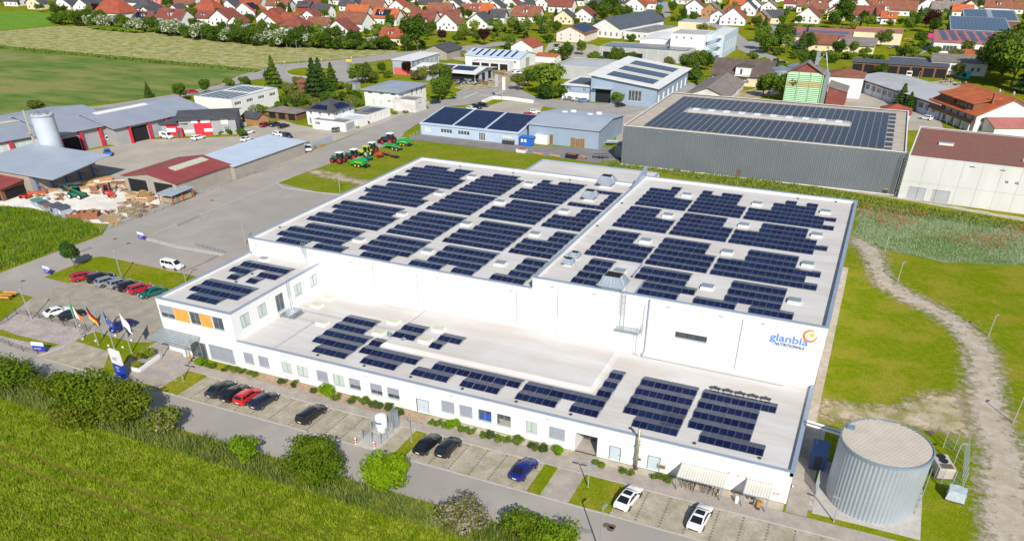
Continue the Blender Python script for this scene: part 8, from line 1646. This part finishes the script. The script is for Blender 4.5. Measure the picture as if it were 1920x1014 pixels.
tpx('mid_b',1030,178,2.0,label='large spreading tree in front of the blue and white office',zs=.9); tpx('olive_a',972,170,1.0,label='brownish olive tree at the bend of the estate road'); tpx('mid_a',990,165,1.0,label='green tree between olive tree and the large spreading tree'); tpx('bush_d',1045,184,1.9,label='dark bush beside the parked cars of the blue and white office'); tpx('bush_d',1020,186,1.8,label='dark bush at the foot of the large spreading tree')
tpx('dark_a',783,97,2.1,label='very tall dark tree rising behind the cream red roofed house'); tpx('mid_a',762,98,1.2,label='light tree at the foot of the very tall dark tree'); tpx('maroon_a',908,86,1.3,label='maroon tree behind the white hall with slanting solar strips')
for u,v,s in ((870,76,1.3),(935,72,1.3),(960,66,1.4),(985,74,1.4),(1010,60,1.4),(1025,72,1.2),(890,68,1.2)): tpx('light_a',u,v,s,'in the row behind the metal yard')
for u,v,s in ((1128,44,1.6),(1145,38,1.8),(1160,46,1.5),(1110,36,1.4),(1175,40,1.2)): tpx('dark_a',u,v,s,'in the dark group by the slate roofed hall')
for kd,u,v,s in (('mid_a',1158,196,.9),('mid_a',1208,196,.8)): tpx(kd,u,v,s,'clipped in front of the blue warehouse',zs=.7)
for kd,u,v,s in (('mid_a',1308,135,1.3),('bush',1300,150,2.),('bush_h',1322,160,1.8),('bush_d',1345,128,1.4),('mid_a',1090,104,1.)): tpx(kd,u,v,s,'between blue warehouse and barn')
for kd,u,v,s in (('mid_a',1425,95,1.6),('mid_b',1440,102,1.5),('dark_a',1460,98,1.7),('light_a',1475,102,1.3),('conifer',1500,104,1.3),('dark_a',1512,100,1.2),('mid_b',1430,80,1.4),('conifer_b',1510,78,1.),('bush_h',1552,106,1.6),('dark_a',1572,108,1.),('mid_a',1600,100,.8),('bush',1620,106,1.6),('bush_h',1590,112,2.),('dark_a',1575,48,2.),('mid_a',1560,54,1.5),('mid_b',1625,54,1.2),('maroon_a',1742,62,1.9),('light_a',1756,55,1.4),('mid_a',1700,60,1.2),('olive_a',1662,84,1.2),('olive_a',1650,88,1.2),('bush_h',1712,102,2.),('bush_d',1690,108,1.8),('bush',1728,92,1.5),('mid_a',1795,92,1.),('bush_h',1705,112,1.4),('dark_a',1860,62,1.)): tpx(kd,u,v,s,'around the street side workshops')
for u,v,s in ((1850,150,2.2),(1872,160,2.5),(1895,165,2.8),(1915,155,2.9),(1900,140,2.6),(1880,130,2.1),(1925,175,2.6),(1865,118,1.8)): tpx(['dark_a','conifer','dark_a','mid_b'][int(u)%4],u,v,s*(.8 if int(u)%4==1 else 1),'in the dark wood beside the machine yard')
tpx('conifer',1688,200,1.1,label='yellowish conifer against the long grey hall',zs=.85); tpx('conifer_b',1702,208,1.0,label='slim conifer beside the works lamp against the long hall',zs=.8); tpx('bush_h',1903,245,1.9,label='yellow green tree in front of the low red roofed house')
for u,v,s in ((1440,185,1.3),(1462,190,1.4),(1480,192,1.3),(1500,192,1.2),(1430,182,1.1)): tpx('mid_a',u,v,s,'behind the dark hall at the grain tower')
for kd,u,v,s in (('mid_a',340,190,.9),('mid_a',388,178,.8),('conifer_b',280,183,.7),('bush_o',70,208,1.4),('bush',430,162,1.2),('bush_d',460,160,1.2)): tpx(kd,u,v,s,'on the field edge behind the grey halls')
for u,v,s in ((392,250,.6),(402,250,.7),(415,252,.5),(430,252,.6),(448,250,.7),(458,256,.8)): tpx('bush',u,v,s,'in the strip in front of the red and grey office')
for u,v,s in ((636,243,.5),(648,240,.6),(656,241,.6),(668,240,.5)): tpx('bush_h',u,v,s,'clipped at the corner of the white garage',zs=.7)
for u,v,s in ((760,212,.6),(770,209,.6),(785,206,.6),(798,203,.6),(740,214,.6)): tpx('bush_h',u,v,s,'clipped along the villa annexe',zs=.7)
# car-park tree
proto('park_tree',5200,1.95,2.35,4.0,.17,leaf_mat('leaf_park_tree',(0.047,0.115,0.019),(0.095,0.176,0.030),rnd=.05),12,31,th=2.4,tr=.11,fill=.62); p=G(141,505); tree('park_tree',p.x,p.y,1.,label='small round tree on the car park lawn beside the sign')
# ---------------------------------------------------------------- front hedgerow: finer foliage
def big_bush(u,v,rx,ry,rz,n,leaf,lm,label,seed,lobes=16,cz=None,extra=None,name='bush',th=1.2):
    p=G(u,v); cz=cz or rz*.95; cm=crown_mb(int(n*.8),rx,ry,rz,cz,leaf*1.25,lobes,seed,fill=.45); mats=[lm]
    if extra: rg=random.Random(seed); cm.m=[1 if (rg.random()<extra[1]) else 0 for _ in cm.f]; mats=[lm,extra[0]]
    t=thing(name,label,'bush' if name=='bush' else 'tree',(p.x,p.y,0)); link('crown',cm.mesh('crown',mats),t); trunk_mb(th,.14,7,rx,cz,rz,seed).build('trunk',m_bark,t)
    return t
LH1=leaf_mat('hedge_leaf_green',(.085,.15,.008),(.17,.235,.018),rnd=.06,scale=.8); LH2=leaf_mat('hedge_leaf_olive',(.11,.155,.010),(.205,.24,.028),rnd=.06,scale=.8); LH3=leaf_mat('hedge_leaf_bright',(.13,.24,.008),(.22,.33,.02),rnd=.06,scale=.8)
big_bush(28,722,4.6,4.,2.7,6000,.17,LH1,'green shrub by the road opposite the gravel bed',41); big_bush(104,742,3.2,2.8,2.1,3600,.17,LH2,'pale low shrub between two larger shrubs of the front hedge',42)
big_bush(175,768,5.4,4.2,3.4,9000,.18,LH1,'large spreading shrub opposite the pylon sign',43); big_bush(245,790,4.6,4.0,3.5,8000,.18,LH2,'tall olive shrub at the end of the long hedge clump',44); big_bush(312,805,3.2,2.6,2.2,3600,.17,LH2,'thin open shrub at the road end of the hedge clump',45,extra=(L_twig,.2)); big_bush(135,795,4.5,3.,1.9,4500,.17,LH2,'low mixed shrub on the field side of the hedge clump',46)
big_bush(465,862,2.2,2.,1.9,3600,.16,LH3,'small bright green bush alone on the verge',47); big_bush(594,893,4.7,4.1,2.9,12000,.16,LH1,'big dense green bush on the verge opposite the gas tank',48,lobes=22)
big_bush(727,925,3.3,3.2,2.9,9000,.17,leaf_mat('leaf_lime_near',(.17,.29,.006),(.25,.37,.015),rnd=.04,scale=.9),'bright lime green round tree on the verge',49,lobes=18,name='tree',th=1.6,cz=3.3)
big_bush(872,985,3.3,3.,2.2,4200,.15,LH2,'grey twiggy half bare bush on the verge',50,extra=(L_twig,.6)); big_bush(985,1012,3.4,2.6,1.8,5200,.16,LH1,'green bush at the bottom edge verge beside the twiggy bush',51); big_bush(1045,1025,3.0,2.4,1.9,4500,.16,LH3,'fresh green bush nearest the verge lamp post',52)
# twiggy spikes of the half-bare bush
p=G(872,985); b=MB(); rg=random.Random(9)
for k in range(150): a=rg.uniform(0,2*PI); e=rg.uniform(.5,1.35); l_=rg.uniform(2.0,3.6); d=Vector((math.cos(a)*math.cos(e),math.sin(a)*math.cos(e),math.sin(e))); s=Vector((rg.gauss(0,.8),rg.gauss(0,.7),.5)); b.tube([s,s+d*l_],.025,3,r2=.006,cap=False)
b.build('bare_twigs',mat('twig',(.22,.18,.15),(.3,.26,.22),scale=3),[o for o in COL.objects if o.get('label','').startswith('grey twiggy')][0])
# shrubs along the facade and entrance
FS_=[('L',378,686,1.25),('o',400,690,.9),('o',392,688,.8),('o',428,692,.7),('h',418,697,.5),('o',440,697,1.),('o',455,700,.9),('o',478,706,.8),('g',468,704,.8),('d',529,720,1.0),('d',551,726,.7),('g',554,721,.7),('d',588,737,.9),('L',612,743,1.75),('o',632,750,1.1),('g',665,752,.9),('d',655,760,.8),('o',684,757,1.1),('d',700,764,1.1),('d',712,766,.9),('d',729,770,1.1),('g',742,775,.9),('d',752,778,.9),('o',733,762,.9),('o',805,800,.8),('o',820,800,1.0),('o',833,804,1.0),('L',850,803,1.5),('o',868,812,1.1),('o',885,814,1.),('o',905,822,.9),('d',918,822,1.2),('o',935,827,1.0),('o',950,829,.9),('o',970,832,1.2),('d',998,840,1.0),('d',1018,847,1.2),('L',1048,853,1.3),('g',1000,850,.6),('o',1120,877,1.0),('y',1128,880,.7),('o',1240,900,1.),('o',1252,904,.9),('o',1228,898,.8),('o',1166,888,.8),('o',1182,893,.8),('y',262,672,1.2),('y',284,668,1.4),('d',273,672,.9),('y',258,690,1.3)]
LF=leaf_mat('shrub_leaf',(.11,.19,.02),(.19,.26,.035),rnd=.1,scale=1.5); LFd=leaf_mat('shrub_leaf_dark',(0.068,0.115,0.027),(0.121,0.169,0.041),rnd=.1,scale=1.5); LFL=leaf_mat('shrub_leaf_lime',(.15,.30,.006),(.21,.36,.015),rnd=.05,scale=1.5); LFy=leaf_mat('shrub_leaf_yellow',(0.216,0.257,0.016),(0.297,0.324,0.041),rnd=.05,scale=1.5)
SM={}
for k,(lm,sd) in {'o':(LF,61),'d':(LFd,62),'L':(LFL,63),'g':(LF,64),'y':(LFy,65),'h':(LFd,66)}.items(): SM[k]=(crown_mb(1300,1.,.9,.62,.6,.085,9,sd,fill=.7).mesh('crown',lm),MB().tube([(0,0,-.05),(0,0,.6)],.05,5).mesh('stem',m_bark))
SN={'o':'soft green garden shrub','d':'dark green garden shrub','L':'bright lime clipped shrub','g':'grey green round shrub','y':'yellow green rounded shrub','h':'small dark garden shrub'}
for k,u,v,s in FS_:
    p=G(u,v); x,y=p.x,p.y
    wh='in the bed along the factory front'
    if u>300:
        y=min(max(y,-2.1),-.75)
        wh='in the front bed '+('near the entrance' if x<21 else 'opposite the group of four cars' if x<31 else 'opposite the lone black estate car' if x<42 else 'beside the grey double door' if x<52 else 'opposite the two black cars' if x<63 else 'beside the recessed porch' if x<74 else 'near the exhaust pipe')
    else: wh='in the entrance planter'
    t=thing('garden_shrub',SN[k]+' '+wh,'shrub',(x,y,.05),rv.uniform(0,6),'%s %s'%(SN[k],wh)); t.scale=(s*.9,s*.82,s*.92); link('crown',SM[k][0],t); link('stem',SM[k][1],t)
# ---------------------------------------------------------------- tall grass, crops, meadow flowers
def in_view(x,y,z=0,m=.12):
    d=Vector((x,y,z))-CAM; w_=d.dot(FW)
    if w_<1: return False
    u=UPX+FPX*d.dot(RT)/w_; v=VPX-FPX*d.dot(UP)/w_; return -1920*m<u<1920*(1+m) and v<1014*(1+m*1.6)
def tufts(name,test,x0,x1,y0,y1,step,h0,h1,w,m,seed,blades=3,lean=.25,jit=.5,mats=None,pm=None,amp=0.):
    rg=random.Random(seed); b=MB(); V=[];Fc=[];MI=[]; ny=int((y1-y0)/step); nx=int((x1-x0)/step)
    for i in range(nx):
        for j in range(ny):
            x=x0+(i+rg.uniform(-jit,jit))*step; y=y0+(j+rg.uniform(-jit,jit))*step
            if not in_view(x,y) or not test(x,y): continue
            k=pm(x,y,rg) if pm else 0
            for q in range(blades):
                a=rg.uniform(0,2*PI); h=rg.uniform(h0,h1)*(1+amp*math.sin(x*.8+y*.5)*math.sin(y*1.1-x*.3)); ww=w*rg.uniform(.6,1.3); ca,sa=math.cos(a),math.sin(a); lx,ly=rg.uniform(-lean,lean)*h,rg.uniform(-lean,lean)*h; o=len(V); px_,py_=x+rg.uniform(-.1,.1),y+rg.uniform(-.1,.1)
                V+=[(px_-ca*ww,py_-sa*ww,0),(px_+ca*ww,py_+sa*ww,0),(px_+ca*ww*.25+lx,py_+sa*ww*.25+ly,h),(px_-ca*ww*.25+lx,py_-sa*ww*.25+ly,h)]; Fc.append((o,o+1,o+2,o+3)); MI.append(k)
    b.v=V; b.f=Fc; b.m=MI
    return b.build(name,mats or m,kind='stuff')
m_crop1=leaf_mat('crop_blade',(.26,.37,.014),(.43,.51,.05),rnd=0.,scale=.5,trans=.35); m_crop2=leaf_mat('crop_blade_dark',(.17,.25,.010),(.27,.34,.02),rnd=0.,scale=.5,trans=.35)
m_tall1=leaf_mat('tall_grass',(.13,.19,.035),(.21,.26,.065),rnd=0.,scale=.5,trans=.3); m_tall2=leaf_mat('tall_grass_pale',(.23,.27,.06),(.32,.34,.10),rnd=0.,scale=.5,trans=.3)
# boundary between verge and crop, read off along the front road
VB=[(-40,-22.2),(0,-22.2),(20,-22.),(40,-21.9),(60,-21.8),(75,-21.8),(120,-21.6)]
def vb(x):
    for (a,ya),(c,yc) in zip(VB,VB[1:]):
        if a<=x<=c: return ya+(yc-ya)*(x-a)/(c-a)
    return VB[0][1] if x<-40 else VB[-1][1]
sheet('crop_field',[(-120,-80),(140,-80),(140,-21.8),(-120,-22.2)],.03,mat('crop_soil',(.12,.125,.012),(.2,.19,.03),scale=1.5,coord='World',rough=.95,spec=.05))
sheet('road_verge',[(-120,-22.2),(140,-21.8),(140,-17.7),(-120,-17.7)],.032,m_verge)
def tram(x,y):
    w=.12*math.sin(x*.35)+.08*math.sin(x*1.1); return not any(abs(y-t_-w)<h_ for t_,h_ in ((-30.75,.42),(-33.3,.42),(-36.0,.20),(-27.6,.16),(-24.8,.14),(-39.2,.18)))
tufts('crop',lambda x,y:y<vb(x)-.2 and tram(x,y),-45,85,-48,-21.5,.23,.32,.50,.05,m_crop1,1,blades=5,lean=.55,mats=[m_crop1,m_crop2],pm=lambda x,y,rg:1 if rg.random()<.35 else 0,amp=.18)
tufts('verge_grass',lambda x,y:vb(x)-.3<y<-17.7-.5*math.sin(x*.9)-.4*math.sin(x*.37),-50,120,-29,-17.5,.36,.3,1.15,.07,m_tall1,2,blades=5,lean=.5,mats=[m_tall1,m_tall2],pm=lambda x,y,rg:1 if rg.random()<.3 else 0,amp=.5)
# grass bank beside the carpentry yard
BK=[(p.x,p.y) for p in GP((-60,395),(0,388),(60,394),(120,404),(170,420),(190,438),(100,474),(0,508),(-60,530))]
sheet('grass_bank',BK,.06,m_verge); xs_=[p[0] for p in BK]; ys_=[p[1] for p in BK]
tufts('bank_grass',lambda x,y:inside(BK,x,y),min(xs_),max(xs_),min(ys_),max(ys_),.5,.3,1.0,.10,m_tall1,3,blades=4,lean=.7,mats=[leaf_mat('bank_blade',(.14,.26,.008),(.24,.33,.02),rnd=0,scale=.25),m_tall1],pm=lambda x,y,rg:1 if rg.random()<.35 else 0,amp=.4)
# wild strip behind the factory and in front of the dark hall
BS=[(p.x,p.y) for p in GP((1130,303),(1180,304),(1530,352),(1640,372),(1925,420),(1925,436),(1612,392),(1225,322),(1130,312))]
xs_=[p[0] for p in BS]; ys_=[p[1] for p in BS]
tufts('wild_strip',lambda x,y:inside(BS,x,y),min(xs_),max(xs_),min(ys_),max(ys_),.6,.2,.75,.13,m_tall1,4,blades=4,lean=.7,mats=[m_tall1,L_light,m_tall2],pm=lambda x,y,rg:rg.choice([0,0,1,2]),amp=.5)
PM=[(p.x,p.y) for p in GP((1612,388),(1700,393),(1925,428),(1925,498),(1780,492),(1700,478),(1645,462),(1600,440))]
xs_=[p[0] for p in PM]; ys_=[p[1] for p in PM]
m_pop=mat('poppy_red',(.55,.04,.02),rough=.8); m_pg=leaf_mat('meadow_blade',(.27,.36,.19),(.38,.45,.28),rnd=0,scale=.15)
tufts('meadow_grass',lambda x,y:inside(PM,x,y),min(xs_),max(xs_),min(ys_),max(ys_),.6,.3,.6,.09,m_pg,5,blades=2,lean=.8,mats=[m_pg,m_tall1],pm=lambda x,y,rg:1 if rg.random()<.18 else 0)
rg=random.Random(12); b=MB()
ymid=G(1760,440).y
for k in range(4200):
    x,y=rg.uniform(min(xs_),max(xs_)),rg.uniform(min(ys_),max(ys_))
    if not inside(PM,x,y): continue
    dn=math.sin(x*.13+1)*math.sin(y*.21+.4)+.5*math.sin(x*.31-y*.17)
    if dn<rg.uniform(-.2,1.1) or y<ymid+rg.uniform(-8,3): continue
    z=rg.uniform(.6,.85); s=.12; b.quad((x-s,y-s,z),(x+s,y-s,z),(x+s,y+s,z+.03),(x-s,y+s,z+.03))
b.build('poppies',m_pop,kind='stuff')
